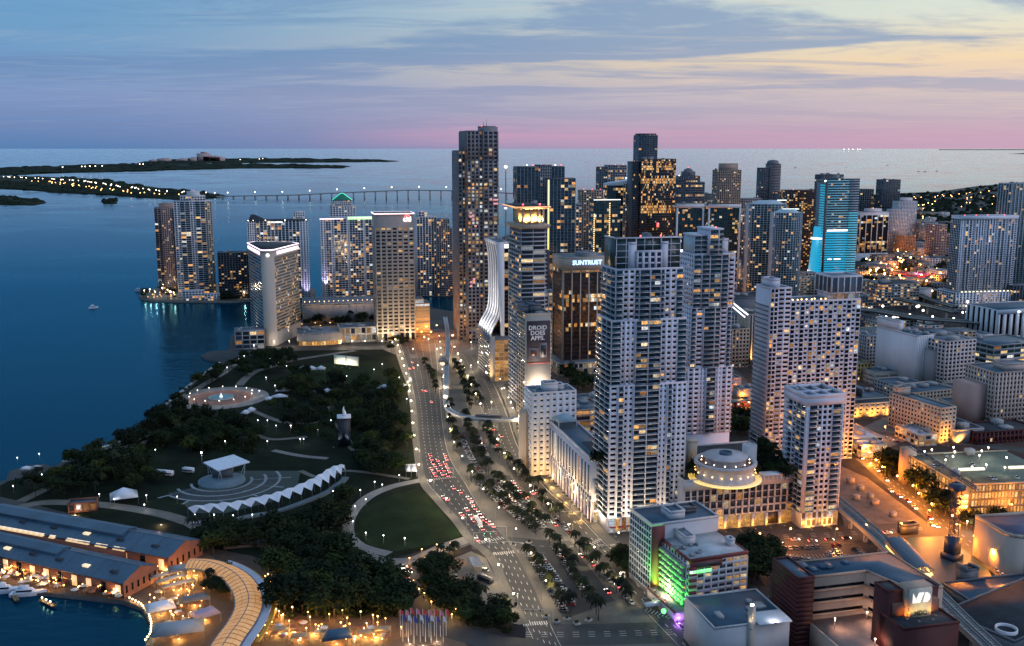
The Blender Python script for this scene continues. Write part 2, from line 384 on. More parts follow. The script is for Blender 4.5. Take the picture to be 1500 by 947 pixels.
def blobs(name, poly, n, wr, hr, m_, label, cat, seed=1, pxpoly=True, density_edge=False):
    """low canopy of rounded crowns covering a patch of ground"""
    r_ = np.random.default_rng(seed); P = [G(*p) for p in poly] if pxpoly else poly
    px = [p for p in poly]; xs = [p[0] for p in px]; ys = [p[1] for p in px]; m = MB(); k = 0
    pr = [(1, 0), (.95, .35), (.7, .75), (.25, 1)]
    while k < n:
        q = (r_.uniform(max(min(xs), -150), min(max(xs), 1650)), r_.uniform(min(ys), max(ys)))
        if not inside(q, px): continue
        c = G(*q); w_ = r_.uniform(*wr) / 2; h_ = r_.uniform(*hr)
        m.lathe([(a * w_ * r_.uniform(.85, 1.1), b_ * h_) for a, b_ in pr], c, 7, r_.uniform(0, 1)); k += 1
        m.V[-1] += r_.normal(0, h_ * .05, m.V[-1].shape)
    o = m.build(name, m_); return tag(o, label, cat, kind='stuff')
blobs('mangrove_wood', ISL['causeway_island'], 420, (30, 90), (6, 15), green_far, 'dark low wood covering the causeway island across the bay', 'wood', 3)
blobs('island_wood', ISL['wooded_island'], 420, (80, 260), (10, 22), green_far, 'dark wood covering the long flat island in the bay', 'wood', 4)
blobs('resort_wood', ISL['resort_island'], 200, (150, 400), (12, 26), green_far, 'dark wood on the farthest island in front of the open sea', 'wood', 5)
blobs('islet_wood', ISL['islet'], 60, (20, 40), (6, 11), green_far, 'dark wood on the flat islet in the open bay', 'wood', 6)
blobs('islet_wood', ISL['islet_small'], 30, (10, 22), (7, 14), green_far, 'dark trees on the tiny round islet in the bay', 'wood', 7)
treefar = mat('town_foliage', (.013, .019, .011), .95, .4, .05, spec=.1)
FARTOWN = [(1245,290),(1300,286),(1375,283),(1432,275),(1500,269),(1600,266),(1600,330),(1480,350),(1380,345),(1290,335),(1262,320)]
blobs('town_trees', FARTOWN, 1500, (12, 30), (6, 13), treefar, 'dark mass of street trees over the distant neighbourhood by the bay', 'trees', 8)
blobs('town_trees', [(1255,380),(1300,380),(1385,345),(1390,440),(1290,440),(1262,420)], 160, (9, 18), (5, 10), treefar, 'dark trees between the low blocks west of the river', 'trees', 9)

# ------------------------------------------------------------------ park ground, lawns, paths
PARK = [(300,549),(345,524),(430,514),(560,512),(580,520),(594,560),(601,600),(604,650),(614,702),(662,763),(684,789),(600,812),(555,826),(480,835),(290,800),(60,742),(0,728),(0,712),(12,705),(80,689),
        (94,680),(132,667),(214,640),(212,623),(242,598),(276,571)]
sheet('park_grass', PARK, .03, grassm)
sheet('oval_lawn', [tuple(PXp) for PXp in [(612,716),(580,724),(545,740),(527,760),(527,785),(545,800),(580,808),(625,800),(676,785),(650,755)]], .06, grass2)
sheet('lawn', [(505,760),(520,742),(500,735),(470,752),(470,772)], .06, grass2)
sheet('lawn', [(430,535),(560,528),(580,545),(570,570),(470,560),(430,550)], .06, grass2)
strip('park_path', [(616,704),(575,713),(540,728),(516,752),(510,780),(528,800),(570,812)], 7, .09, paving_pale)
strip('park_path', [(520,745),(495,755),(474,766)], 3, .10, paving_pale)
strip('park_path', [(512,790),(545,818),(600,822),(650,802),(690,789)], 9, .08, paving_pale)
strip('park_path', [(205,652),(215,640),(218,625),(245,600),(285,572),(330,545),(352,527)], 7, .09, paving)
strip('park_path', [(130,672),(170,660),(214,642)], 6, .09, paving_pale)
strip('park_path', [(350,565),(368,548),(395,538),(430,528),(520,514)], 8, .09, paving)
strip('park_path', [(370,636),(400,644),(450,640)], 5, .09, paving)
strip('park_path', [(400,660),(440,668),(480,672)], 5, .09, paving_pale)
strip('park_path', [(365,600),(420,620),(470,618)], 5, .09, paving)
strip('park_path', [(440,690),(470,700),(510,690),(600,702)], 4, .09, paving)
strip('park_path', [(0,755),(60,737),(150,740),(230,752),(275,765)], 9, .09, paving)
strip('park_path', [(30,735),(100,700),(150,672)], 7, .09, paving)
strip('park_path', [(480,585),(505,640),(520,660)], 6, .09, paving)
strip('park_path', [(275,765),(330,790),(420,795),(480,798)], 8, .085, paving)
strip('park_path', [(330,803),(380,800),(440,805)], 4, .09, brickpave)
sheet('amphitheatre_floor', [(290,715),(300,700),(355,690),(400,690),(440,690),(435,715),(400,735),(330,752),(285,752),(270,740)], .05, mat('blue_grass', (.03, .045, .04), .9, .3, .05))
# round fountain plaza
fc = G(324, 583); uu = G(394, 580) - fc; rr_ = float(np.linalg.norm(uu))
def disc(name, c, r_, z, m_, n=40): return sheet(name, [(c[0] + r_ * math.cos(2*math.pi*i/n), c[1] + r_ * math.sin(2*math.pi*i/n)) for i in range(n)], z, m_, True)
disc('fountain_plaza', fc, rr_, .07, paving_pale); disc('fountain_brick_ring', fc, rr_ * .66, .11, brickpave); disc('fountain_inner_plaza', fc, rr_ * .32, .15, paving)
# marina quay, market floor
sheet('market_paving', [(0,862),(60,868),(120,873),(182,880),(212,892),(224,912),(228,932),(218,960),(700,960),(640,905),(610,885),(480,880),(400,870),(300,810),(250,800),(0,750)], .04, mat('market_paving_brick', (.13, .075, .045), .8, .3, .08, fine=.25))
# shoreline rocks
strip('seawall', [(92,677),(130,662),(170,649),(212,635)], 3, .2, concrete, h=2)
strip('seawall', [(208,623),(238,597),(272,569),(300,547),(322,531)], 3, .2, concrete, h=2)

# ------------------------------------------------------------------ roads
BL = [(578,500),(588,525),(598,560),(606,600),(609,640),(618,701),(640,732),(667,762),(690,792),(719,817),(741,864),(767,915),(800,990)]
BR = [(640,500),(643,530),(645,560),(648,600),(653,640),(662,672),(682,705),(707,747),(735,780),(758,812),(787,867),(808,915),(845,990)]
CL = [(668,520),(680,545),(692,575),(706,605),(725,645),(751,701),(778,730),(806,760),(842,797),(870,822),(897,849),(940,893),(1020,975)]
CR = [(700,520),(716,545),(731,575),(745,610),(758,650),(776,685),(803,717),(828,738),(852,759),(876,784),(905,812),(942,852),(985,905),(1045,985)]
A1, B1 = edges(BL, BR); A2, B2 = edges(CL, CR)
sheet('boulevard_median', [tuple(p) for p in B1] + [tuple(p) for p in A2[::-1]], .02, paving, True)
twoedge('boulevard', A1, B1, .034, asphalt); twoedge('boulevard_west', A2, B2, .034, asphalt2)
strip('boulevard_sidewalk', BL[:-1], 5, .15, paving, h=.13)
strip('boulevard_sidewalk', [(p[0] + 7, p[1] - 1) for p in CR[1:-1]], 6, .15, paving, h=.13)
strip('boulevard_kerb', BR[:-1], 2.0, .15, paving, h=.13); strip('boulevard_kerb', CL[:-1], 2.0, .15, paving, h=.13)
strip('cross_street', [(690,797),(745,795),(800,801),(850,800),(905,797)], 16, .042, asphalt)
strip('cross_street', [(770,930),(850,930),(930,928),(1000,926)], 20, .042, asphalt)
strip('cross_street', [(616,705),(660,703),(700,700),(760,700),(800,694)], 10, .042, asphalt)
sheet('south_plaza', [(575,500),(600,484),(640,482),(700,484),(735,520),(745,560),(715,575),(650,590),(604,590),(592,555)], .012, paving)
strip('park_drive', [(570,822),(592,838),(600,858),(608,886),(632,908),(662,924),(720,940),(790,948)], 13, .05, asphalt)
strip('park_drive', [(480,812),(530,822),(575,826),(620,818),(660,802),(692,790)], 10, .045, asphalt)
sheet('parking_plaza', [(655,822),(690,808),(712,818),(738,870),(760,915),(700,905),(690,870),(660,850)], .06, paving)
# downtown streets on the right
orange_st = asphalt2
strip('cross_street', [(800,693),(840,690),(870,688)], 12, .040, asphalt2)
strip('downtown_street', [(900,797),(960,795),(1080,790),(1170,787),(1240,782),(1345,776),(1500,768)], 22, .038, asphalt2)
strip('downtown_street', [(1215,600),(1240,645),(1290,690),(1345,735),(1400,780),(1470,835),(1560,905)], 15, .046, asphalt2)
strip('downtown_street', [(1070,580),(1160,598),(1240,625),(1320,640),(1420,650),(1500,660)], 12, .040, asphalt2)
strip('downtown_street', [(1010,520),(1075,545),(1100,600),(1110,680)], 10, .043, asphalt2)
sheet('parking_lot', [(1090,800),(1255,796),(1290,830),(1300,862),(1120,858),(1100,835)], .03, asphalt)
sheet('parking_lot', [(1100,858),(1175,862),(1190,930),(1100,930)], .03, asphalt)
sheet('vacant_lot', [(1225,680),(1270,700),(1370,775),(1330,780),(1240,780),(1222,720)], .03, mat('dirt', (.11, .09, .08), .9, .45, .12, fine=.4))
sheet('building_site', [(1330,780),(1395,770),(1445,830),(1480,900),(1380,905),(1330,850)], .03, mat('site_ground', (.012, .05, .075), .5, .4, .08, spec=.6))
sheet('forecourt', [(1235,640),(1320,600),(1345,640),(1290,660)], .03, paving)
# asphalt lots between the palm rows
LOT1 = ([(694,704),(716,722),(748,752),(782,781)], [(738,700),(762,718),(786,744),(806,770)]); LOT2 = ([(770,816),(790,846),(808,876),(826,908)], [(838,802),(862,830),(884,858),(900,880)])
for a_, c_ in (LOT1, LOT2): sheet('parking_lot', a_ + c_[::-1], .028, asphalt)
sheet('parking_lot', [(672,634),(688,670),(700,694),(722,690),(712,660),(700,632)], .028, asphalt)
# lane dashes and stop lines
m = MB()
def dashes(A, B, fr, on=3.0, gap=6.0, wd=.28, z=.046, a=0, b=None):
    for f in fr:
        P = [A[i] * (1 - f) + B[min(i, len(B)-1)] * f for i in range(a, b or min(len(A), len(B)))]; t_ = 0.0
        for p, q in zip(P, P[1:]):
            l = np.linalg.norm(q - p); d = (q - p) / l; n = np.array([-d[1], d[0]]) * wd / 2
            while t_ < l:
                s0, s1 = p + d * t_, p + d * (t_ + on)
                m.quads([[(*(s0 - n), z), (*(s1 - n), z), (*(s1 + n), z), (*(s0 + n), z)]]); t_ += on + gap
            t_ -= l
dashes(A1, B1, (.26, .44, .62, .80)); dashes(A1, B1, (.1, .95), 8.9, .1, .2); dashes(A2, B2, (.33, .66)); dashes(A2, B2, (.06, .94), 8.9, .1, .2)
def bars(p, q, n, wd=.5, ln=3.5, z=.056):
    a, b_ = G(*p), G(*q); d = (b_ - a) / np.linalg.norm(b_ - a); nn = np.array([-d[1], d[0]])
    for i in range(n):
        c = a + (b_ - a) * (i + .5) / n
        m.quads([[(*(c - d*wd/2 - nn*ln/2), z), (*(c + d*wd/2 - nn*ln/2), z), (*(c + d*wd/2 + nn*ln/2), z), (*(c - d*wd/2 + nn*ln/2), z)]])
bars((692,797), (738,788), 12); bars((722,812), (760,808), 12); bars((848,806), (880,790), 10); bars((765,915), (806,912), 12); bars((625,704), (664,699), 12); bars((902,812), (915,800), 6); bars((944,893), (985,905), 8)
dashes(*edges([(690,790),(745,788),(800,794),(850,793),(905,790)], [(690,804),(745,802),(800,808),(850,807),(905,804)]), (.5,), 2.5, 3, .25, .056); dashes(*edges([(770,920),(850,920),(930,918),(1000,916)], [(770,940),(850,940),(930,938),(1000,936)]), (.33, .5, .66), 3, 4, .25, .056)
dashes(*edges([(900,790),(1080,783),(1240,775),(1345,769)], [(900,804),(1080,797),(1240,789),(1345,783)]), (.33, .5, .66), 3, 5, .25, .056); dashes(*edges([(1228,600),(1296,684),(1406,774),(1476,829)], [(1204,606),(1284,698),(1394,788),(1464,842)]), (.33, .66), 3, 5, .25, .056)
for k_ in range(3):
    for j_ in range(26): a_, b2_ = G(1108 + 5.4 * j_, 812 + 14 * k_), G(1110 + 5.6 * j_, 818 + 14 * k_); m.boxes([(0, -.07, .036)], [(float(np.linalg.norm(b2_ - a_)), .07, .040)], (a_, (b2_ - a_) / np.linalg.norm(b2_ - a_), np.array([-(b2_ - a_)[1], (b2_ - a_)[0]]) / np.linalg.norm(b2_ - a_)))
m.build('road_markings', paint_w, kind='structure')
# ------------------------------------------------------------------ building kit
white = mat('white_stucco', (.64, .64, .67), .8, .12, .05, streak=True)
cream = mat('cream_stucco', (.44, .38, .32), .8, .12, .06, streak=True)
beige = mat('beige_stone', (.46, .40, .34), .8, .14, .06, streak=True)
tan = mat('tan_stone', (.36, .29, .23), .8, .15, .06, streak=True)
pink = mat('pink_stucco', (.46, .30, .26), .8, .14, .06, streak=True)
grey = mat('grey_concrete', (.30, .30, .31), .8, .16, .06, streak=True)
darkg = mat('dark_cladding', (.05, .055, .065), .5, .2, .06)
slate = mat('slate_cladding', (.11, .12, .14), .6, .2, .06)
redbr = mat('red_cladding', (.066, .008, .008), .75, .22, .12, fine=.12)
roofm = mat('roof_membrane', (.13, .16, .20), .9, .4, .12, fine=.3)
roofd = mat('roof_dark', (.028, .034, .044), .9, .4, .1, fine=.3)
roofblue = mat('roof_blue_metal', (.032, .076, .125), .45, .25, .08, fine=.12)
steel = mat('grey_steel', (.20, .21, .22), .45, .15, .5)
g_dark = glass('window_glass', (.020, .028, .040), .10)
g_blue = glass('blue_glass', (.012, .030, .042), .07, .8)
g_green = glass('green_glass', (.010, .034, .034), .08, .7)
g_black = glass('black_glass', (.006, .008, .011), .15, .18)
g_pale = glass('pale_glass', (.05, .07, .085), .15, .6)
def lamp_mat(name, c, s): return mat(name, (.8, .8, .8), .5, 0, emit=c, es=s)
e_white = lamp_mat('lit_white', (1, .93, .86), 2.0); e_warm = lamp_mat('lit_warm', (1, .66, .28), 2.2); e_yellow = lamp_mat('lit_yellow', (1, .62, .12), 1.6)
e_red = lamp_mat('lit_red', (1, .04, .03), 4.0); e_blue = lamp_mat('lit_blue', (.35, .6, 1), 2.5); e_green = lamp_mat('lit_green', (.12, 1, .12), 1.6)
e_teal = lamp_mat('lit_teal', (.0, .75, .45), 1.2); e_orange = lamp_mat('lit_orange', (1, .36, .05), 1.6)
e_globe = lamp_mat('lamp_globe', (1, .84, .62), 8); e_globew = lamp_mat('lamp_globe_warm', (1, .50, .13), 8); e_globec = lamp_mat('lamp_globe_cool', (.95, .95, 1), 9)
e_tail = lamp_mat('tail_light', (1, .05, .04), 5); e_head = lamp_mat('head_light', (1, .93, .8), 10); e_cyan = mat('lit_cyan_band', (.03, .15, .22), .4, 0, emit=(.01, .50, .85), es=.62)
e_pinkl = lamp_mat('lit_pink', (1, .75, .85), 2.2)

WINMESH = {}
class Bld:
    def __init__(s, name, label, cat, xl, xr, yb, yt, d, az=-14, group=None, wall=None, z0=0.0):
        A = G(xl, yb); s.u, s.v = uv_axes(az); s.A = A; s.az = az
        s.w = width_to(A, s.u, xr); s.h = hgt(A, yt); s.d = d; s.wall = wall or white; s.parts = {}; s.tagd = {}
        s.root = empty(name, (A[0], A[1], z0), -R(az), label, cat, group)
    def loc(s, px, py, z=0.0):
        q = G(px, py, z) - s.A; return np.array([q @ s.u, q @ s.v])
    def z(s, py, v=0.0): return hgt(s.A + s.v * v, py)
    def ux(s, px, v=0.0, z=0.0): return width_to(s.A + s.v * v, s.u, px, z)
    def part(s, name, m_, kind=None, own=False):
        k = (name, m_.name) if not own else (name, len(s.parts))
        if k not in s.parts: s.parts[k] = (MB(), m_, kind)
        return s.parts[k][0]
    def face(s, p0, p1, z0, z1, fh=3.4, bw=3.8, sh=1.3, pw=1.2, bp=.3, pp=.35, band=None, pier=None, gl=None, lit=.12, mode='res', rail=None, solo=False, every=1, glow=1.0, nb=None, nf=None, wn='windows'):
        p0, p1 = np.array(p0, float), np.array(p1, float); ln = float(np.linalg.norm(p1 - p0)); t = (p1 - p0) / ln; n = np.array([t[1], -t[0]])
        nb = nb or max(1, round(ln / bw)); nf = nf or max(1, round((z1 - z0) / fh)); cw, ch = ln / nb, (z1 - z0) / nf; fr = (p0, t, n)
        gl = gl or g_dark; band = band or s.wall; pier = pier or s.wall
        br = np.zeros((nf, nb)); r_ = rng.random((nf, nb))
        lit = lit if lit >= .5 else min(.5, lit * 1.3)
        if mode == 'office':
            row = rng.random(nf) < lit * 1.6; on = (r_ < lit * .35) | (row[:, None] & (r_ < .6))
        elif mode == 'full': on = r_ < lit
        else:
            cl = rng.random((nf // 3 + 1, nb // 3 + 1)); cl = np.kron(cl, np.ones((3, 3)))[:nf, :nb]; on = r_ < lit * (.35 + 1.3 * cl)
        br[on] = (.18 + .82 * rng.random(int(on.sum())) ** 1.6) * glow
        tint = rng.random((nf, nb))
        jj, kk = np.meshgrid(np.arange(nb), np.arange(nf)); jj, kk = jj.ravel(), kk.ravel()
        if solo:
            for j, k in zip(jj, kk):
                b_ = br[k, j]; vr = 0 if b_ == 0 else (1 if b_ < .45 else (2 if b_ < .75 else 3)); tv = int(tint[k, j] * 3)
                w_, h_ = round(cw - pw, 2), round(ch - sh, 2); key = (w_, h_, vr, tv, gl.name)
                if key not in WINMESH:
                    q = MB(); uvv = ((0, .3, .6, 1.0)[vr], .1 + .33 * tv)
                    q.boxes([(-w_/2, -.1, 0)], [(w_/2, .1, h_)], uv=[uvv]); q.U[-1][q.U[-1] == 0] += 1e-4
                    WINMESH[key] = q.mesh('window', gl)
                c = p0 + t * (j + .5) * cw + n * .05
                link(WINMESH[key], 'window', s.root, (c[0], c[1], z0 + k * ch + sh), math.atan2(t[1], t[0]))
        else:
            s0, s1 = jj * cw, (jj + 1) * cw; a0, a1 = z0 + kk * ch, z0 + (kk + 1) * ch; o = n * .04
            P = np.stack([np.stack([p0[0] + o[0] + S_ * t[0], p0[1] + o[1] + S_ * t[1], Z_], -1) for S_, Z_ in ((s0, a0), (s1, a0), (s1, a1), (s0, a1))], 1)
            s.part(wn, gl, 'stuff').quads(P, np.stack([br[kk, jj], np.maximum(tint[kk, jj], 1e-3)], -1))
        if sh > 0:
            zk = z0 + np.arange(nf) * ch
            s.part('floor_bands', band, 'stuff').boxes(np.stack([np.zeros(nf), np.full(nf, -.05), zk], -1), np.stack([np.full(nf, ln), np.full(nf, bp), zk + sh], -1), fr)
        if rail:
            zk = z0 + np.arange(nf) * ch + sh
            s.part('balcony_rails', rail, 'stuff').boxes(np.stack([np.zeros(nf), np.full(nf, bp - .12), zk], -1), np.stack([np.full(nf, ln), np.full(nf, bp - .02), zk + 1.0], -1), fr)
        if pw > 0:
            sk = np.arange(0, nb + 1, every) * cw; lo = np.clip(sk - pw / 2, 0, ln - .05); hi = np.clip(sk + pw / 2, .05, ln); k = len(sk)
            s.part('piers', pier, 'stuff').boxes(np.stack([lo, np.full(k, -.05), np.full(k, z0)], -1), np.stack([hi, np.full(k, pp), np.full(k, z1)], -1), fr)
    def vol(s, u0, u1, v0, v1, z0, z1, sides='FLR', styles=None, wall=None, roof=True, par=1.1, rmat=None, **st):
        wl = wall or s.wall
        s.part('wall', wl, own=True).box(u0, u1, v0, v1, z0, z1)
        E = {'F': ((u0, v0), (u1, v0)), 'R': ((u1, v0), (u1, v1)), 'K': ((u1, v1), (u0, v1)), 'L': ((u0, v1), (u0, v0))}
        for sd in sides:
            q = dict(st)
            if wall: q.setdefault('band', wall); q.setdefault('pier', wall)
            if styles and sd in styles: q.update(styles[sd])
            s.face(*E[sd], z0, z1, **q)
        if roof: s.roofing([(u0, v0), (u1, v0), (u1, v1), (u0, v1)], z1, par, wl, rmat)
    def sect(s, p0, p1, z0, z1, secs):
        p0, p1 = np.array(p0, float), np.array(p1, float)
        for f0, f1, st in secs: s.face(p0 + (p1 - p0) * f0, p0 + (p1 - p0) * f1, z0, z1, **st)
    def roofing(s, pts, z, par=1.1, wl=None, rmat=None):
        c = np.mean(np.array(pts, float), 0); pin = [np.array(p) + (c - np.array(p)) * .01 for p in pts]
        m = s.part('roof', rmat or roofm, own=True); m.prism(pin, z - .3, z + .12)
        if par:
            pm = s.part('parapet', wl or s.wall, own=True); k = len(pts)
            for i in range(k):
                a, b_ = np.array(pts[i], float), np.array(pts[(i+1) % k], float); ln = np.linalg.norm(b_ - a); t = (b_ - a) / ln; n = np.array([t[1], -t[0]])
                pm.boxes([(-.1 if i % 2 else .2, -.45, z - .2)], [(ln + .1 if i % 2 else ln - .2, .12, z + par)], (a, t, n))
    def gear(s, u0, u1, v0, v1, z, n=4, hm=(1.5, 4), sz=(2, 6), m_=None):
        for _ in range(n):
            a, b_ = rng.uniform(*sz, 2); c = (rng.uniform(u0, max(u0 + .1, u1 - a)), rng.uniform(v0, max(v0 + .1, v1 - b_))); q = rng.uniform(*hm)
            m = MB(); m.box(c[0], min(c[0] + a, u1), c[1], min(c[1] + b_, v1), z - .1 + rng.uniform(0, .05), z + q); m.build('roof_unit', m_ or grey, s.root)
    def poly(s, pts, z0, z1, faces=None, wall=None, par=1.1, roof=True, rmat=None, **st):
        wl = wall or s.wall; s.part('wall', wl, own=True).prism(pts, z0, z1)
        for i in (faces if faces is not None else range(len(pts))): s.face(pts[i], pts[(i+1) % len(pts)], z0, z1, **st)
        if roof: s.roofing(pts, z1, par, wl, rmat)
    def beacon(s, u, v, z, m_=None, r_=.8):
        m = MB(); m.lathe([(.1, -r_), (r_ * .8, -r_ * .5), (r_, 0), (r_ * .8, r_ * .5), (.1, r_)], (0, 0), 8); o = m.build('beacon', m_ or e_red, s.root); o.location = (u, v, z + r_)
    def mast(s, u, v, z, h, r_=.35):
        s.part('mast', steel).tube([(u, v, z - .2), (u, v, z + h)], [r_, r_ * .4], 5)
    def finish(s):
        for (nm, _), (m, m_, kind) in s.parts.items():
            if m.n: m.build(nm, m_, s.root, kind=kind)
        return s.root
def flood(loc, energy, color, aim=None, size=R(80), parent=None, label=None, cat='floodlight', group=None, blend=.6):
    """small floodlight housing with its lamp; a part of the building when parent is given"""
    m = MB(); m.boxes([(-.5, -.35, 0)], [(.5, .35, .5)]); h_ = m.mesh('floodlight', steel)
    o = link(h_, 'floodlight', parent, loc)
    if not parent: tag(o, label, cat, group)
    l = bpy.data.lights.new('flood_lamp', 'SPOT' if aim is not None else 'POINT'); l.energy = energy; l.color = color; l.shadow_soft_size = .6
    lo = bpy.data.objects.new('flood_lamp', l); col.objects.link(lo); lo.parent = o; lo.location = (0, 0, .9)
    if aim is not None:
        l.spot_size = size; l.spot_blend = blend
        d = Vector(aim) - Vector(loc); lo.rotation_euler = d.to_track_quat('-Z', 'Y').to_euler()
    return o
FLIP = None
def simple(name, label, xl, xr, yb, yt, d, az=-14, cat='building', group=None, wall=None, gear=3, sides='FLR', beacons=0, pent=None, rmat=None, **st):
    b_ = Bld(name, label, cat, xl, xr, yb, yt, d, az, group, wall)
    b_.vol(0, b_.w, 0, d, 0, b_.h, sides, rmat=rmat, **st)
    if pent: b_.vol(b_.w * pent[0], b_.w * pent[1], d * .2, d * .8, b_.h, b_.h + pent[2], '', wall=wall)
    if gear: b_.gear(1, b_.w - 1, 1, d - 1, b_.h, gear, sz=(2, max(3, min(b_.w, d) * .3)))
    for i in range(beacons): b_.beacon(b_.w * (i + .5) / beacons, d * .5, b_.h + (pent[2] if pent else 1))
    b_.finish(); return b_
OFF = dict(fh=3.9, mode='office'); RES = dict(fh=3.1, mode='res')
# ---------------------------------------------------------------- island in the bay: two condominium towers and a dark block
b = Bld('condominium_tower', 'tall pale condominium tower with stepped crown on the bay island', 'tower', 262, 317, 438, 296, 24, -18, wall=white)
W, D, Hh = b.w, b.d, b.h
b.vol(0, W, 0, D, 0, Hh, '')
bal = dict(RES, bw=6, sh=.35, pw=.5, bp=1.4, pp=1.5, gl=g_blue, lit=.14); pun = dict(RES, bw=3.5, sh=1.2, pw=1.2, lit=.1)
b.sect((0, 0), (W, 0), 0, Hh, [(0, .16, pun), (.16, .42, bal), (.42, .56, pun), (.56, .82, bal), (.82, 1, dict(pun, band=cream, pier=cream))])
b.face((W, 0), (W, D), 0, Hh, **dict(pun, band=cream, pier=cream)); b.face((0, D), (0, 0), 0, Hh, **pun)
b.vol(W * .18, W * .84, 2, D - 2, Hh, Hh + 7, 'F', **dict(RES, bw=4, lit=.1)); b.vol(W * .36, W * .7, 4, D - 4, Hh + 7, Hh + 13, '')
b.part('crown_gable', white).prism([(W * .3, 4), (W * .76, 4), (W * .76, 10), (W * .3, 10)], Hh + 7, Hh + 17, top=[(W * .5, 4.2), (W * .56, 4.2), (W * .56, 9.8), (W * .5, 9.8)])
b.finish()
b = Bld('condominium_tower', 'rosy condominium tower beside the stepped white tower on the bay island', 'tower', 233, 268, 430, 306, 26, -18, wall=pink)
W, D, Hh = b.w, b.d, b.h
b.vol(0, W, 0, D, 0, Hh, ''); b.sect((0, 0), (W, 0), 0, Hh, [(0, .28, dict(bal, lit=.05)), (.28, .72, dict(pun, bw=3)), (.72, 1, dict(bal, lit=.05))])
b.face((W, 0), (W, D), 0, Hh, **dict(pun, band=cream, pier=cream)); b.vol(W * .2, W * .9, 3, D - 3, Hh, Hh + 6, ''); b.finish()
simple('apartment_block', 'dark low apartment block between the bay island towers and the round-cornered hotel', 322, 372, 440, 372, 22, -16, wall=darkg, **dict(RES, bw=4, lit=.12, gl=g_black))
for xa, xb, yb_, yt_ in ((268, 300, 442, 428), (300, 322, 442, 432)):
    simple('terrace_house', 'low pale waterfront block at the foot of the island towers', xa, xb, yb_ , yt_, 10, -18, wall=white, group='low waterfront blocks on the bay island', gear=0, **dict(RES, bw=4, lit=.25))
# ---------------------------------------------------------------- concave slab behind the hotel
b = Bld('condominium_slab', 'pale concave condominium slab with dark hipped roof behind the round-cornered hotel', 'tower', 367, 455, 443, 325, 24, -12, wall=white)
W, D, Hh = b.w, b.d, b.h; fins = dict(RES, bw=5, sh=.5, pw=.9, bp=.4, pp=1.4, gl=g_blue, lit=.2)
b.poly([(0, 0), (W * .14, 3), (W * .5, 7), (W * .86, 3), (W, 0), (W, D), (0, D)], 0, Hh, faces=[], roof=False)
b.face((0, 0), (W * .14, 3), 0, Hh, **dict(pun, bw=3, lit=.02)); b.face((W * .14, 3), (W * .5, 7), 0, Hh, **fins); b.face((W * .5, 7), (W * .86, 3), 0, Hh, **fins); b.face((W * .86, 3), (W, 0), 0, Hh, **dict(pun, pw=2.4, lit=.02))
b.part('roof', roofd).prism([(0, 0), (W * .5, 7), (W, 0), (W, D), (0, D)], Hh, Hh + 2, top=[(6, 5), (W * .5, 10), (W - 6, 5), (W - 6, D - 5), (6, D - 5)])
b.part('roof_hood', roofd).prism([(2, 3), (W * .3, 6), (W * .3, D - 4), (2, D - 4)], Hh + 1.5, Hh + 9, top=[(5, 7), (W * .12, 8), (W * .12, D - 8), (5, D - 8)])
b.vol(W * .76, W * .95, D * .5, D * 1.2, Hh - 2, Hh + 11, 'F', **dict(RES, bw=3)); b.part('sign_light', e_white).box(W * .32, W * .58, 5.2, 5.5, Hh - 2.4, Hh - 1.0)
for i, f in enumerate((.02, .1, .3, .62, .97)): b.beacon(W * f, 4, Hh + .5, e_globe, .6)
b.finish()
flood((b.A[0] + b.u[0]*W*.93 - b.v[0]*6, b.A[1] + b.u[1]*W*.93 - b.v[1]*6, 0), 36000, (.7, .62, 1), (b.A[0] + b.u[0]*W*.93, b.A[1] + b.u[1]*W*.93, 45), R(50), label='violet floodlight at the foot of the concave slab')
# ---------------------------------------------------------------- round-cornered hotel
b = Bld('hotel_tower', 'beige triangular hotel tower with broad blank corner and white crown band', 'hotel', 388, 407, 507, 366, 20, -14, wall=beige)
Pl, Pc0, Pc1, Pr = b.loc(369, 488), np.array([0., 0.]), np.array([b.w, 0.]), b.loc(441, 489)
back = [Pr + np.array([-6, 16]), Pl + np.array([8, 16])]
ring = [Pl, Pc0, Pc0 + [b.w * .3, -2.6], Pc0 + [b.w * .7, -2.6], Pc1, Pr] + back; Hh = b.h
b.poly(ring, 0, Hh, faces=[], par=0)
b.face(Pl, Pc0, 0, Hh - 8, fh=3.6, nb=1, sh=1.5, pw=.6, gl=g_blue, lit=0, bp=.3, band=grey); b.face(Pl, Pc0, 0, 0.1 + Hh * .0 + 1, nb=1, nf=1, sh=.5, pw=0)
b.face(Pc1, Pr, 14, Hh - 12, fh=3.5, bw=3.4, sh=1.3, pw=1.0, bp=.1, pp=.12, gl=g_black, lit=.16); b.face(Pc1, Pr, Hh - 12, Hh - 8, nf=1, bw=3.0, sh=.6, pw=1.0, gl=g_black, lit=0)
cr = b.part('crown_band', e_pinkl)
for p, q, a_, c_ in ((Pl, Pc0, .0, .92), (Pc1, Pr, .1, 1.0)):
    t = (q - p); ln = np.linalg.norm(t); t /= ln; n = np.array([t[1], -t[0]]); cr.boxes([(ln * a_, .15, Hh - 6.2)], [(ln * c_, .45, Hh - 2.8)], (p, t, n))
out = [np.array(p) + (np.array(p) - np.mean(ring, 0)) * .03 for p in ring]
b.part('cornice', white).prism(out, Hh - 2.2, Hh - .6, bottom=True); b.part('cornice_light', e_pinkl).prism([np.array(p) + (np.array(p) - np.mean(ring, 0)) * .045 for p in ring], Hh - .6, Hh, bottom=True)
b.roofing([np.mean(ring, 0) + (np.array(p) - np.mean(ring, 0)) * .9 for p in ring], Hh + .5, 0, rmat=roofd)
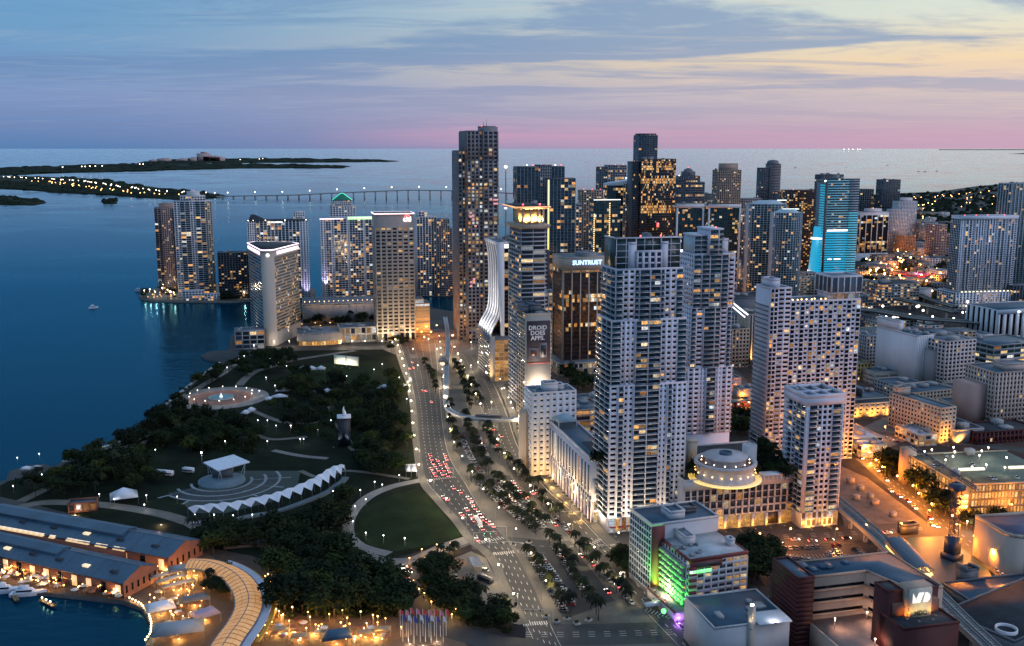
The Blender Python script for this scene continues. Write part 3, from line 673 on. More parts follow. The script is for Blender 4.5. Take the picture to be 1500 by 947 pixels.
c0 = (b.w * .5, -2.75); m = b.part('corner_emblem', e_white); m.lathe([(1.9, 0), (1.9, .25)], (0, 0), 16); m.V[-1] = np.stack([m.V[-1][:, 0] + c0[0], -m.V[-1][:, 2] + c0[1] - .1, m.V[-1][:, 1] + Hh - 6], -1)
b.finish()
for p, e_ in ((Pl * .55, 30000), (Pr * .5 + Pc1 * .5, 6000)):
    o_ = b.A + b.u * p[0] + b.v * (p[1] - 4); flood((o_[0], o_[1], 6), e_, (1, .85, .6), (o_[0] + b.v[0]*4, o_[1] + b.v[1]*4, 40), R(70), label='warm floodlight washing the foot of the triangular hotel', group='floodlights at the triangular hotel')
# hotel podium blocks on the quay
simple('hotel_annex', 'low grey annex with lit terrace on the quay at the triangular hotel', 345, 388, 513, 487, 24, -14, wall=grey, gear=2, **dict(fh=5, bw=8, lit=.2))
b = Bld('hotel_podium', 'broad curved hotel podium glowing amber at street level', 'building', 440, 498, 507, 490, 40, -14, wall=tan); W = b.w
arc = [(W * (.5 - .58 * math.cos(a)), 3 - 9 * math.sin(a)) for a in np.linspace(.1, math.pi - .1, 12)] + [(W * 1.05, 38), (-W * .05, 38)]
b.poly(arc, 5, b.h, faces=[], par=.8); b.poly([np.array(p) * [.96, 1] + [W * .02, 2.5] for p in arc], 0, 5, faces=range(11), fh=5, bw=4, sh=.4, pw=.5, lit=.95, mode='full', roof=False, gl=glass('amber_glass', (.05, .03, .01), .3, warm=1.6, gain=1.6)); b.gear(4, W - 4, 8, 36, b.h, 5); b.finish()
simple('office_block', 'low stone office block with warmly lit hall beside the beige grid tower', 498, 552, 503, 482, 30, -14, wall=beige, gear=3, **dict(fh=8, bw=6, sh=2.2, pw=1.6, lit=.6, mode='full', nf=2, glow=.6))
# long podium with palm deck
b = Bld('garage_podium', 'long windowless concrete podium below the white finned slab', 'garage', 444, 556, 475, 448, 60, -12, wall=grey)
b.vol(0, b.w, 0, 60, 0, b.h, ''); b.part('rib', concrete).boxes([(b.w * i / 10, -.25, 0) for i in range(11)], [(b.w * i / 10 + .5, .1, b.h - 1) for i in range(11)])
DECK = b; b.finish()
# ---------------------------------------------------------------- white finned slab
b = Bld('condominium_slab', 'long white finned condominium slab with green lit roof edge', 'tower', 473, 552, 451, 322, 24, -12, wall=white); W, D, Hh = b.w, b.d, b.h
b.vol(0, W, 0, D, 0, Hh, ''); fin = dict(RES, bw=4, sh=.6, pw=.5, bp=.3, pp=.8, gl=g_blue, lit=.2)
b.sect((0, 0), (W, 0), 0, Hh, [(0, .1, dict(pun, bw=4, pw=1.8, lit=.01)), (.1, .19, fin), (.19, .25, dict(pun, bw=5, pw=2.4, lit=.0)), (.25, .48, fin), (.48, .53, dict(pun, bw=5, pw=2.4, lit=.0)), (.53, .78, fin), (.78, .82, dict(pun, bw=5, pw=2.4, lit=.0)), (.82, 1, fin)])
b.face((0, D), (0, 0), 0, Hh, **dict(pun, lit=.03)); b.part('roof_light', e_pinkl).box(-.6, W * .42, -.8, -.3, Hh + .2, Hh + 1.3)
b.part('roof_sign', lamp_mat('lit_palegreen', (.55, 1, .4), 1.3)).box(W * .5, W, -.9, -.4, Hh - .5, Hh + 3.2); b.finish()
flood((b.A[0] + b.u[0]*5 - b.v[0]*6, b.A[1] + b.u[1]*5 - b.v[1]*6, DECK.h), 50000, (.68, .6, 1), (b.A[0] + b.u[0]*5, b.A[1] + b.u[1]*5, 52), R(46), parent=None, label='violet floodlight at the corner of the white finned slab')
# tower with green gable behind
b = Bld('gabled_tower', 'white tower with green neon gable behind the long finned slab', 'tower', 487, 524, 430, 303, 24, -12, wall=white); W, D, Hh = b.w, b.d, b.h
b.vol(0, W, 0, D, 0, Hh, 'FLR', **dict(RES, bw=4, lit=.06)); b.vol(W * .12, W * .86, 3, D - 3, Hh, Hh + 9, 'F', **dict(RES, bw=3, lit=.15))
b.part('gable_roof', mat('green_roof', (.03, .16, .12), .5, .2, .2)).prism([(W * .1, 2), (W * .88, 2), (W * .88, D - 2), (W * .1, D - 2)], Hh + 9, Hh + 19, top=[(W * .44, 5), (W * .54, 5), (W * .54, D - 5), (W * .44, D - 5)])
b.part('neon_line', e_teal).tube([(W * .1, 1.7, Hh + 9.5), (W * .44, 4.6, Hh + 19), (W * .54, 4.6, Hh + 19), (W * .88, 1.7, Hh + 9.5)], .5, 5); b.finish()
# ---------------------------------------------------------------- beige grid office tower
b = Bld('office_tower', 'beige grid office tower with white lit sign band and floodlit base', 'tower', 553, 609, 501, 316, 34, -13, wall=mat('tower_tan', (.34, .29, .26), .8, .12, .06, streak=True)); W, D, Hh = b.w, b.d, b.h
zt = Hh - 14
b.vol(0, W, 0, D, 0, Hh, '', roof=False)
gs = dict(fh=4.1, bw=6.2, sh=2.1, pw=1.9, bp=.35, pp=.4, gl=g_black, lit=.1, mode='office', glow=.8); b.face((0, 0), (W, 0), 9, zt, **gs); b.face((0, D), (0, 0), 9, zt, **gs); b.face((W, 0), (W, D), 9, zt, **gs)
b.face((0, 0), (W, 0), 0, 9, nf=1, bw=6.2, sh=.6, pw=2.4, gl=g_black, lit=.7, mode='full')
b.part('parapet', beige).boxes([(0, -.4, Hh), (0, D - .6, Hh), (-.4, 0, Hh), (W - .6, 0, Hh)], [(W, .6, Hh + 2), (W, D, Hh + 2), (.6, D, Hh + 2), (W + .4, D, Hh + 2)])
b.part('roof_edge_light', e_pinkl).boxes([(-.8, -.9, Hh + 1.2), (-.9, 0, Hh + 1.2), (W + .4, 0, Hh + 1.2), (0, D, Hh + 1.2)], [(W + .8, -.4, Hh + 2.1), (-.4, D, Hh + 2.1), (W + .9, D, Hh + 2.1), (W, D + .5, Hh + 2.1)])
b.part('roof', roofd).box(.7, W - .7, .7, D - .7, Hh - .2, Hh + .2); b.gear(4, W - 4, 6, D - 4, Hh, 4, (1, 2.2)); ROOT_CITI = b; b.finish()
def text(body, size, m_, parent, loc, rot, name='sign_lettering', ext=.15, align='CENTER', bold=.0):
    c = bpy.data.curves.new(name, 'FONT'); c.body = body; c.size = size; c.extrude = ext; c.align_x = align; c.align_y = 'CENTER'; c.offset = bold; c.resolution_u = 2
    o = bpy.data.objects.new(name, c); col.objects.link(o); bpy.context.view_layer.update()
    me = bpy.data.meshes.new_from_object(o.evaluated_get(bpy.context.evaluated_depsgraph_get())); bpy.data.objects.remove(o); bpy.data.curves.remove(c)
    me.materials.clear(); me.materials.append(m_)
    q = bpy.data.objects.new(name, me); col.objects.link(q); q.parent = parent; q.location = loc; q.rotation_euler = rot; return q
text('citi', 7.5, e_white, b.root, (W * .83, -.5, Hh - 4.5), (R(90), 0, 0), bold=.25)
mm = MB(); mm.tube([(W * .83 - 3.4 + 6.8 * i / 8, -.6, Hh - 2.2 + 2.4 * math.sin(math.pi * i / 8)) for i in range(9)], .35, 5); mm.build('sign_arc', e_red, b.root)
for f in (.14, .5, .86):
    o_ = b.A + b.u * W * f - b.v * 7; flood((o_[0], o_[1], 0), 30000, (1, .78, .42), (o_[0] + b.v[0]*7, o_[1] + b.v[1]*7, 16), R(85), label='warm floodlight at the foot of the beige grid tower', group='floodlights at the beige grid tower')
# amber bank beside it
b = Bld('bank_building', 'small amber lit building between the beige grid tower and the river', 'building', 609, 630, 492, 446, 26, -13, wall=beige)
b.vol(0, b.w, 0, 26, 0, b.h, 'F', **dict(fh=3.2, bw=20, sh=1.1, pw=.6, lit=1, mode='full', glow=.5, gl=MATS['amber_glass'])); b.vol(0, b.w * .6, 0, 20, b.h, b.h + 5, 'F', **dict(fh=5, bw=9, lit=1, mode='full', glow=.3)); b.finish()
# ---------------------------------------------------------------- condominium cluster across the river
b = Bld('condominium_tower', 'bluish finned condominium tower across the river beside the beige grid tower', 'tower', 612, 641, 434, 319, 24, -14, wall=white); W, D, Hh = b.w, b.d, b.h
b.vol(0, W, 0, D, 0, Hh, 'FL', **dict(RES, bw=4, sh=.5, pw=.9, bp=.4, pp=1.2, gl=g_blue, lit=.15)); b.vol(W * .1, W * .55, 2, D - 2, Hh, Hh + 7, 'F', **dict(RES, bw=4, lit=.2)); b.beacon(W * .3, 5, Hh + 7); b.finish()
b = Bld('condominium_tower', 'narrow dark bluish condominium tower on the riverbank left of the tallest skyscraper', 'tower', 641, 664, 434, 322, 22, -14, wall=grey); W, D, Hh = b.w, b.d, b.h
b.vol(0, W * .8, 0, D, 0, Hh, 'FL', **dict(RES, bw=3.4, sh=.5, pw=.8, bp=.9, pp=.8, gl=g_dark, lit=.15)); b.vol(W * .8, W * 1.0, 4, D, 0, Hh - 14, 'FR', **dict(RES, bw=3.4, sh=1, pw=.8, lit=.05)); b.finish()
# ---------------------------------------------------------------- tallest granite skyscraper
b = Bld('skyscraper', 'tallest dark granite skyscraper with stepped shoulder and scattered lit offices', 'skyscraper', 686, 729, 502, 193, 41, -14, wall=mat('grey_granite', (.21, .19, .20), .55, .15, .08)); W, D, Hh = b.w, b.d, b.h
g_sky = glass('bronze_glass', (.014, .014, .016), .12, gain=1.0, warm=.55)
sg = dict(fh=4.2, bw=4.7, sh=1.7, pw=1.7, bp=.5, pp=.9, gl=g_sky, mode='res')
def sefc(u0, u1, v0, v1, z0, z1, **k):
    q = dict(sg, **k); b.vol(u0, u1, v0, v1, z0, z1, 'FLR', **q)
bands = [(0, 16, .8), (16, 70, .10), (70, 96, .12), (96, 130, .3), (130, 152, .5), (152, 172, .3), (172, 200, .3), (200, Hh, .1)]
for z0, z1, lt in bands:
    b.face((0, 0), (W * .52, 0), z0, z1, **dict(sg, lit=lt)); b.face((W * .52, -2.4), (W, -2.4), z0, z1, **dict(sg, lit=lt * .6)); b.face((0, D), (0, 0), z0, z1, **dict(sg, lit=lt * .7)); b.face((W, -2.4), (W, D), z0, z1, **dict(sg, lit=lt * .3))
b.vol(0, W, 0, D, 0, Hh, ''); b.vol(W * .52, W, -2.4, 1, 0, Hh + 5, '', par=0); b.vol(W * .52, W * .95, .5, D * .6, Hh, Hh + 5, ''); b.vol(-8, 1, 10, D, 0, Hh - 21, 'FL', **dict(sg, lit=.25))
b.face((W * .3, -.6), (W, -.6), 62, 66, nf=1, bw=4.7, sh=.3, pw=.8, gl=g_sky, lit=1, mode='full')
b.mast(W * .6, 8, Hh + 5, 6); b.mast(W * .7, 8, Hh + 5, 9); b.beacon(W * .52, 4, Hh + 5); b.beacon(W * .75, 4, Hh + 5, e_globe, .6)
rd = b.part('red_lit_windows', lamp_mat('lit_red_room', (1, .12, .08), .5), 'stuff')
for uf, zf, nn in ((.06, .60, 2), (.14, .585, 2), (.22, .555, 1), (.84, .66, 2), (.92, .66, 2), (.72, .68, 1), (.06, .27, 2), (.16, .285, 2)):
    for k in range(nn): rd.boxes([(W * uf, -3.35 if uf > .52 else -.95, Hh * zf + 4.2 * k)], [(W * uf + 2.8, -3.2 if uf > .52 else -.85, Hh * zf + 4.2 * k + 2.2)])
b.finish()
# slender radio mast behind
m = MB(); A = G(741, 470); ht = hgt(A, 246)
r0 = empty('radio_mast', (A[0], A[1], 0), 0, 'slender lattice radio mast with white beacon right of the tallest skyscraper', 'mast')
m.tube([(0, 0, 0), (0, 0, ht)], [1.3, .7], 5); m.build('pole', steel, r0)
for f in (.74, 1.0):
    m = MB(); m.lathe([(.2, -1.6), (1.5, -.8), (1.8, 0), (1.5, .8), (.2, 1.6)], (0, 0), 8); o = m.build('beacon', e_globe if f == 1 else e_pinkl, r0); o.location = (0, 0, ht * f + (1 if f == 1 else 0))
# ---------------------------------------------------------------- white ribbed, flared tower
b = Bld('flared_tower', 'black glass tower with floodlit white ribbed flank flaring over a striped podium', 'tower', 718, 745, 560, 356, 50, -14, wall=white); W, D, Hh = b.w, b.d, b.h
zp = 43.0
b.vol(0, W, 0, D, 0, zp, '', wall=slate, roof=False); b.face((0, D), (0, 0), 4, zp - 6, nb=1, fh=3.0, sh=1.3, pw=.5, bp=.5, gl=g_black, lit=0, band=grey, pier=grey)
b.face((0, 0), (W * .25, 0), 0, zp, nb=1, nf=1, sh=zp - .5, pw=0, band=grey); b.face((W * .25, 0), (W, 0), 0, zp - 4, fh=3.8, bw=3.8, sh=.8, pw=.5, gl=MATS['amber_glass'], lit=.95, mode='full', band=tan, pier=tan, glow=.45)
b.vol(12, W, 0, D - 3, zp, Hh - 2, 'F', wall=darkg, **dict(OFF, bw=6, sh=.5, pw=.7, bp=.12, pp=.7, gl=g_black, lit=.2, pier=cream, band=darkg))
prof = [(0, zp), (.4, zp + 3), (3, zp + 9), (7.5, zp + 17), (9.5, zp + 24), (10, zp + 32), (10, Hh - 26), (9.3, Hh - 14), (8, Hh - 6), (6.5, Hh)]
q = []; rb = b.part('flared_wall', slate)
for (a0, c0), (a1, c1) in zip(prof, prof[1:]): q.append([(a0 + .8, D, c0), (a0 + .8, 0, c0), (a1 + .8, 0, c1), (a1 + .8, D, c1)])
rb.quads(q)
for i in range(6):
    v0 = i * D / 5.15 - .3; rm = MB()
    for (a0, c0), (a1, c1) in zip(prof, prof[1:]):
        P = [(a0, v0, c0), (a0, v0 + 2.4, c0), (a1, v0 + 2.4, c1), (a1, v0, c1)]; Q = [(x + 1.2, y, z) for x, y, z in P]
        rm.quads([[P[3], P[2], P[1], P[0]], [P[0], Q[0], Q[3], P[3]], [P[2], Q[2], Q[1], P[1]]])
    rm.build('rib', white, b.root)
b.part('end_wall', white).prism([(10, -.9), (13.5, -.9), (13.5, .2), (10, .2)], zp, Hh, top=[(6.5, -.9), (13.5, -.9), (13.5, .2), (6.5, .2)])
b.vol(6.6, W, 0, D - 3, Hh - 2, Hh, '', par=.4); b.part('crown_light', e_white).box(13.5, W, -.7, -.3, Hh - 5, Hh - 1.5); b.gear(14, W - 2, 6, D - 8, Hh, 3)
b.finish()
for f in (.1, .3, .5, .7, .9):
    o_ = b.A - b.u * 7.5 + b.v * D * f; flood((o_[0], o_[1], zp - 4), 70000, (1, .93, .9), (o_[0] + b.u[0]*17, o_[1] + b.u[1]*17, zp + 30), R(75), parent=None, label='floodlight on a bracket arm under the white ribbed flank', group='floodlights under the ribbed flank')
    m = MB(); m.tube([(0, 0, -.1), (7.6, 0, -.6)], .15, 5); ar_ = m.build('bracket_arm', steel, bpy.data.objects[col.objects[-2].name]); ar_.rotation_euler = (0, 0, R(14))
flood((b.A[0] - 6, b.A[1] - 9, 0), 40000, (1, .55, .2), (b.A[0] + 8, b.A[1], 20), R(80), label='amber floodlight in front of the striped podium')
# ---------------------------------------------------------------- balcony tower with golden crown
b = Bld('condominium_tower', 'banded grey balcony tower with golden lit crown canopy', 'tower', 763, 797, 594, 336, 38, -14, wall=mat('blue_grey_stucco', (.40, .42, .46), .8, .1, .06)); W, D, Hh = b.w, b.d, b.h
b.vol(0, W, 0, D, 0, Hh, '', roof=False); bs = dict(fh=3.5, nb=2, sh=.9, pw=.5, bp=1.7, pp=.3, gl=g_dark, lit=.12)
b.face((0, 0), (W, 0), 0, Hh, **bs); b.face((0, D), (0, 0), 0, Hh, **dict(bs, nb=6)); b.face((W, 0), (W, D), 0, Hh, **dict(bs, nb=5))
gold = mat('gold_stucco', (.62, .45, .22), .7, .1, .1)
b.part('crown_deck', cream).prism([(-2, -2), (W + 2, -2), (W + 2, D + 2), (-2, D + 2)], Hh, Hh + 3.5, top=[(-5, -5), (W + 4, -5), (W + 4, D + 4), (-5, D + 4)], bottom=True)
b.part('crown_room', gold).box(3, W - 3, 3, D - 3, Hh + 3.5, Hh + 16); b.part('crown_column', cream).boxes([(x, -1, Hh + 3.5) for x in (1, W * .35, W * .65, W - 2.4)], [(x + 1.4, .4, Hh + 16) for x in (1, W * .35, W * .65, W - 2.4)])
b.part('crown_canopy', cream).prism([(-1, -1), (W + 1, -1), (W + 1, D), (-1, D)], Hh + 16, Hh + 18.6, top=[(-6, -6), (W + 3, -6), (W + 3, D + 3), (-6, D + 3)], bottom=True)
b.part('roof', roofd).box(-4, W + 2, -4, D + 1, Hh + 18.6, Hh + 19); b.gear(0, W, 4, D, Hh + 19, 3, (1, 3)); b.part('canopy_edge_light', e_orange).boxes([(-6.3, -6.3, Hh + 17.9), (-6.4, -6, Hh + 17.9)], [(W + 3.2, -6, Hh + 18.5), (-6.1, D, Hh + 18.5)])
b.beacon(2, 2, Hh + 19); b.beacon(W - 4, 2, Hh + 19); b.finish()
for f in (.2, .5, .8): flood((W * f, -.6, Hh + 3.6), 26000, (1, .62, .22), (W * f, 3, Hh + 12), R(120), parent=b.root)
flood((-1, D * .4, Hh + 3.6), 20000, (1, .62, .22), (3, D * .4, Hh + 12), R(120), parent=b.root)
# ---------------------------------------------------------------- dark glass twin tower by the river mouth
b = Bld('glass_tower', 'dark glass double tower with bright vertical light strip behind the golden crowned tower', 'tower', 757, 838, 470, 248, 24, -10, wall=slate); W, D, Hh = b.w, b.d, b.h
gg = dict(fh=3.6, bw=4.5, sh=.35, pw=.35, bp=.3, pp=.5, gl=g_blue, lit=.05, band=slate, pier=grey)
b.vol(0, W * .38, 0, D, 0, Hh + 2, 'FL', **gg); b.vol(W * .38, W * .62, 3, D, 0, Hh + 4, 'F', **dict(gg, bw=3, sh=.9, pw=.7, band=grey, pier=grey, lit=.1)); b.vol(W * .62, W * .86, 6, D + 6, 0, Hh + 2, 'F', **gg); b.vol(W * .55, W, -10, 5, 0, Hh - 12, 'FLR', **dict(gg, lit=.1))
b.part('light_strip', e_yellow).box(W * .515, W * .54, -.4 - 10.2, -10.0, 90, Hh - 13); b.part('light_strip_post', slate).box(W * .51, W * .55, -10, 3.2, 0, Hh - 12.5)
for f in (.2, .3, .45, .55, .7, .8): b.beacon(W * f, 8, Hh + 4, e_globe if f in (.2, .7) else e_red, .7)
b.finish()
def far(name, label, xl, xr, yb, yt, d, **k):
    k.setdefault('az', -12); k.setdefault('gear', 2); return simple(name, label, xl, xr, yb, yt, d, cat='tower', **k)
far('office_tower', 'small grey tower with bright edge right of the dark double tower', 838, 851, 430, 300, 16, wall=grey, **dict(OFF, bw=4, lit=.2))
far('apartment_tower', 'brown tower with rooftop lamps behind the dark green glass tower', 850, 886, 415, 280, 20, wall=tan, beacons=3, **dict(RES, bw=4, lit=.14))
b = Bld('glass_tower', 'dark green glass tower with yellow light columns and white roof line', 'tower', 868, 906, 440, 294, 22, -12, wall=darkg); W, D, Hh = b.w, b.d, b.h
b.vol(0, W, 0, D, 0, Hh, 'FLR', **dict(OFF, bw=4, sh=.4, pw=.3, bp=.2, pp=.25, gl=g_green, lit=.1, band=darkg, pier=darkg)); b.part('roof_light', e_white).boxes([(-.5, -.7, Hh + .3)], [(W + .3, -.3, Hh + 1.2)])
for u_, z0, z1 in ((W * .58, 10, Hh - 4), (-.2, 10, Hh - 20)):
    k = np.arange(z0, z1, 3.0); b.part('light_column', e_yellow).boxes([(u_, -.8, z) for z in k], [(u_ + 1.6, -.3, z + 1.7) for z in k])
b.finish()
b = Bld('office_tower', 'pale tower with blue rooftop lamp left of the gold lit glass tower', 'tower', 877, 915, 400, 243, 24, -12, wall=slate); W, D, Hh = b.w, b.d, b.h
b.vol(0, W * .3, 4, D, 0, Hh - 3, 'FL', **dict(OFF, bw=4, gl=g_blue, lit=.1)); b.vol(W * .3, W, 0, D, 0, Hh, 'FR', wall=grey, **dict(OFF, bw=4, sh=1, pw=.7, lit=.16)); b.beacon(W * .6, 4, Hh + 1); b.beacon(W * .9, 4, Hh + 1); b.finish()
b = Bld('apartment_tower', 'white gridded tower with curved white top beside the gold lit glass tower', 'tower', 888, 925, 425, 272, 22, -12, wall=white); W, D, Hh = b.w, b.d, b.h
b.vol(0, W * .6, 0, D, 0, Hh, 'FL', wall=darkg, roof=False, **dict(OFF, bw=4, sh=.4, pw=.4, gl=g_green, lit=.14)); b.vol(W * .6, W, -1, D, 0, Hh + 2, 'FR', roof=False, **dict(RES, bw=3.6, sh=.6, pw=.7, lit=.25))
b.part('curved_top', white).prism([(0, -1), (W, -1), (W, D), (0, D)], [Hh] * 4, [Hh + 3, Hh + 9, Hh + 9, Hh + 3]); b.beacon(W * .75, 6, Hh + 9, e_blue, 1.6); b.finish()
# slender tallest tower of the far district
b = Bld('skyscraper', 'slender dark blue skyscraper rising above the horizon behind the gold lit tower', 'skyscraper', 932, 959, 384, 199, 30, -12, wall=slate); W, D, Hh = b.w, b.d, b.h
b.vol(0, W, 0, D, 0, Hh, 'FLR', **dict(OFF, bw=5, sh=.8, pw=.5, bp=.2, pp=.3, gl=g_blue, lit=.02, band=slate)); b.vol(W*.06, W*.94, 2, D-2, Hh, Hh + 3, '', wall=darkg); b.part('crown_light', e_pinkl).boxes([(W * f, 1.2, Hh + .2) for f in (.12, .35, .6, .82)], [(W * f + 1.6, 1.8, Hh + 1.2) for f in (.12, .35, .6, .82)]); b.finish()
# gold lit black glass tower
b = Bld('glass_tower', 'black glass tower blazing with gold office floors', 'tower', 936, 985, 430, 234, 30, -12, wall=darkg); W, D, Hh = b.w, b.d, b.h
bk = dict(fh=3.4, bw=1.9, sh=.7, pw=.2, bp=.15, pp=.2, gl=glass('gold_black_glass', (.008, .010, .012), .08, warm=1.2, gain=1.25), band=darkg, pier=darkg, mode='res')
b.vol(0, W, 0, D, 0, Hh, '', par=1)
for f0, f1, lt in ((0, .42, .05), (.42, .60, .04), (.60, .66, .95), (.66, .82, .22), (.82, .86, .85), (.86, .92, .3), (.92, .955, .9), (.955, 1, .45)):
    b.face((0, 0), (W, 0), Hh * f0, Hh * f1, **dict(bk, lit=lt)); b.face((0, D), (0, 0), Hh * f0, Hh * f1, **dict(bk, lit=lt * .15)); b.face((W, 0), (W, D), Hh * f0, Hh * f1, **dict(bk, lit=lt * .3))
b.vol(-12, 0, 6, D, 0, Hh - 4, 'F', wall=darkg, **dict(bk, lit=.03)); b.gear(4, W - 4, 4, D - 4, Hh, 4); b.part('sign_light', e_red).box(W * .48, W * .54, -.5, -.2, Hh * .50, Hh * .53); b.finish()
# group right of it
b = Bld('office_tower', 'dark stepped tower with rooftop dome right of the gold lit tower', 'tower', 987, 1028, 405, 268, 26, -10, wall=slate); W, D, Hh = b.w, b.d, b.h
b.vol(0, W, 0, D, 0, Hh, 'FL', **dict(OFF, bw=4, sh=.9, pw=.4, gl=g_dark, lit=.08)); b.vol(W * .1, W * .85, 3, D - 3, Hh, Hh + 10, 'F', **dict(OFF, bw=4, lit=.15)); b.vol(W * .3, W * .7, 6, D - 6, Hh + 10, Hh + 17, '')
b.part('dome', slate).lathe([(9, Hh + 16), (8.4, Hh + 19), (6, Hh + 22), (2, Hh + 24)], (W * .5, D * .5), 14); b.beacon(W * .5, D * .5, Hh + 24); b.beacon(W * .12, 4, Hh + 10, e_white, 1.4); b.finish()
far('office_block', 'cream gridded office block below the domed dark tower', 986, 1030, 425, 300, 20, wall=cream, **dict(OFF, bw=3.4, sh=1.4, pw=1.2, lit=.35))
far('apartment_tower', 'pale crowned tower with floodlit roof standing alone against the bay', 1048, 1081, 380, 250, 28, wall=tan, pent=(.2, .9, 12), **dict(RES, bw=4, sh=1, pw=1, lit=.06))
b = Bld('apartment_tower', 'dark blue striped tower with rounded top against the bay', 'tower', 1111, 1138, 372, 244, 24, -10, wall=slate); W, D, Hh = b.w, b.d, b.h
b.vol(0, W * .45, 2, D, 0, Hh - 4, 'FL', **dict(RES, bw=5, sh=1.0, pw=.5, gl=g_blue, lit=.02)); b.vol(W * .45, W, 0, D, 0, Hh + 4, 'FR', wall=slate, **dict(RES, bw=30, sh=1.4, pw=.4, bp=1.2, gl=g_dark, lit=.03, band=grey)); b.part('rounded_top', slate).lathe([(W * .3, Hh + 4), (W * .29, Hh + 9), (W * .2, Hh + 12), (.5, Hh + 13)], (W * .7, D * .5), 14); b.finish()
for i, (xa, xb, yt_, lb, wl) in enumerate(((1030, 1050, 285, 'low pale block left of the crowned tower', grey), (1083, 1112, 292, 'grey flat-topped block between the crowned and the striped tower', grey), (1135, 1150, 282, 'small dark block right of the striped tower', slate))):
    far('office_block', lb, xa, xb, 375, yt_, 20, wall=wl, **dict(OFF, bw=4, lit=.1))
# green glass pair with pale frames
for xa, xb, lb in ((988, 1027, 'dark green glass tower with pale top beam in front of the cream gridded block'), (1034, 1080, 'wide dark green glass tower with white side frame below the crowned tower')):
    b = Bld('glass_tower', lb, 'tower', xa, xb, 438, 304, 24, -8, wall=white); W, D, Hh = b.w, b.d, b.h
    b.vol(0, W, 0, D, 0, Hh, 'FLR', **dict(RES, bw=4, sh=.35, pw=.3, bp=.3, pp=.35, gl=g_green, lit=.09, band=darkg, pier=darkg)); b.part('frame', white).boxes([(-1, -1.5, 0), (W - 2.5, -1.5, 0), (-1.1, -1.6, Hh - 1)], [(1.5, -.1, Hh), (W, -.1, Hh), (W + .1, -.1, Hh + 4)])
    b.gear(2, W - 2, 3, D - 3, Hh, 3); b.finish()
# rounded pale glass twins
gcy = dict(RES, bw=3.2, sh=.5, pw=.5, bp=.5, pp=.9, gl=g_green, lit=.09)
for xa, xb, yt_, lb in ((1097, 1150, 300, 'round-topped bluish glass tower, rear one of the pair left of the cyan tower'), (1133, 1173, 313, 'round-fronted bluish glass tower with floodlit roof, front one left of the cyan tower')):
    fr_ = xa == 1133
    b = Bld('round_tower', lb, 'tower', xa, xb, 452 if fr_ else 446, yt_, 26, -8, wall=mat('pale_blue_stucco', (.38, .46, .52), .7, .1, .06)); W, D, Hh = b.w, b.d, b.h
    ring = [(W * .5 - W * .5 * math.cos(a), D * .45 - D * .45 * math.sin(a)) for a in np.linspace(0, math.pi, 9)] + [(W, D), (0, D)]
    b.poly(ring, 0, Hh, faces=range(8), par=.8, **dict(gcy, nb=2)); b.part('rounded_roof', b.wall).prism([np.mean(ring, 0) + (np.array(p) - np.mean(ring, 0)) * .85 for p in ring], Hh, Hh + 5, top=[np.mean(ring, 0) + (np.array(p) - np.mean(ring, 0)) * .45 for p in ring])
    b.part('roof_lamp', lamp_mat('lit_pale', (.85, 1, .85), 1.3)).boxes([(W * f, D * .3, Hh + 4.5) for f in ((.3, .45, .6, .75) if fr_ else (.75, .88))], [(W * f + W * .1, D * .5, Hh + 5.6) for f in ((.3, .45, .6, .75) if fr_ else (.75, .88))]); b.finish()
far('apartment_block', 'wide dark apartment block behind the cyan tower with lit roof garden', 1148, 1202, 395, 280, 26, wall=mat('brown_cladding', (.07, .055, .05), .7, .2, .06), beacons=2, **dict(RES, bw=4, sh=1, pw=.8, lit=.22))
# cyan LED tower
b = Bld('led_tower', 'cyan LED lit tower with horizontal bands and open stepped top', 'tower', 1202, 1250, 420, 262, 30, -10, wall=mat('steel_blue', (.12, .17, .21), .5, .1, .1)); W, D, Hh = b.w, b.d, b.h
b.vol(0, W, 0, D, 0, Hh - 6, '', roof=False)
st = dict(fh=3.8, nb=1, pw=.3, bp=.6, pp=.3, gl=g_blue, lit=0)
b.face((0, 0), (W * .72, 0), 0, Hh * .52, **dict(st, sh=2.4, band=e_cyan, nb=8)); b.face((0, 0), (W * .72, 0), Hh * .52, Hh, **dict(st, sh=1.2, nb=10, lit=.1, band=mat('dim_led', (.3, .4, .45), .5, .1, .1, emit=(.05, .40, .6), es=.45)))
b.face((W * .72, -1), (W, -1), 0, Hh * .7, **dict(st, sh=2.0, band=mat('lit_cyan_pale', (.1, .22, .3), .4, 0, emit=(.08, .6, .85), es=.5))); b.face((W * .72, -1), (W, -1), Hh * .7, Hh, **dict(st, sh=1.7, band=MATS['pale_blue_stucco']))
b.face((0, D), (0, 0), 0, Hh * .52, **dict(st, sh=2.6, band=e_cyan)); b.face((0, D * .55), (0, 0), Hh * .52, Hh - 8, **dict(st, sh=2.6, band=mat('lit_cyan_side', (.05, .15, .2), .4, 0, emit=(.03, .5, .8), es=.5)))
b.part('dark_slot', darkg).box(-.7, 3, -.9, .2, 0, Hh - 4); b.part('flank', e_cyan).prism([(-10, 8), (0, 8), (0, D), (-10, D)], 0, Hh * .55, top=[(-1, 8), (0, 8), (0, D), (-1, D)])
b.part('window_strip', e_white).boxes([(W * .1, -.9, Hh * .515), (W * .16, -.9, Hh * .25), (W * .35, -.9, Hh * .25)], [(W * .72, -.65, Hh * .53), (W * .28, -.65, Hh * .26), (W * .55, -.65, Hh * .26)])
b.part('canopy_disc', e_white).lathe([(9, Hh * .44), (9.5, Hh * .44 + 1.2), (8, Hh * .44 + 2)], (-6, 10), 16); b.vol(0, W * .3, 2, D, Hh - 6, Hh - 2, '', roof=False)
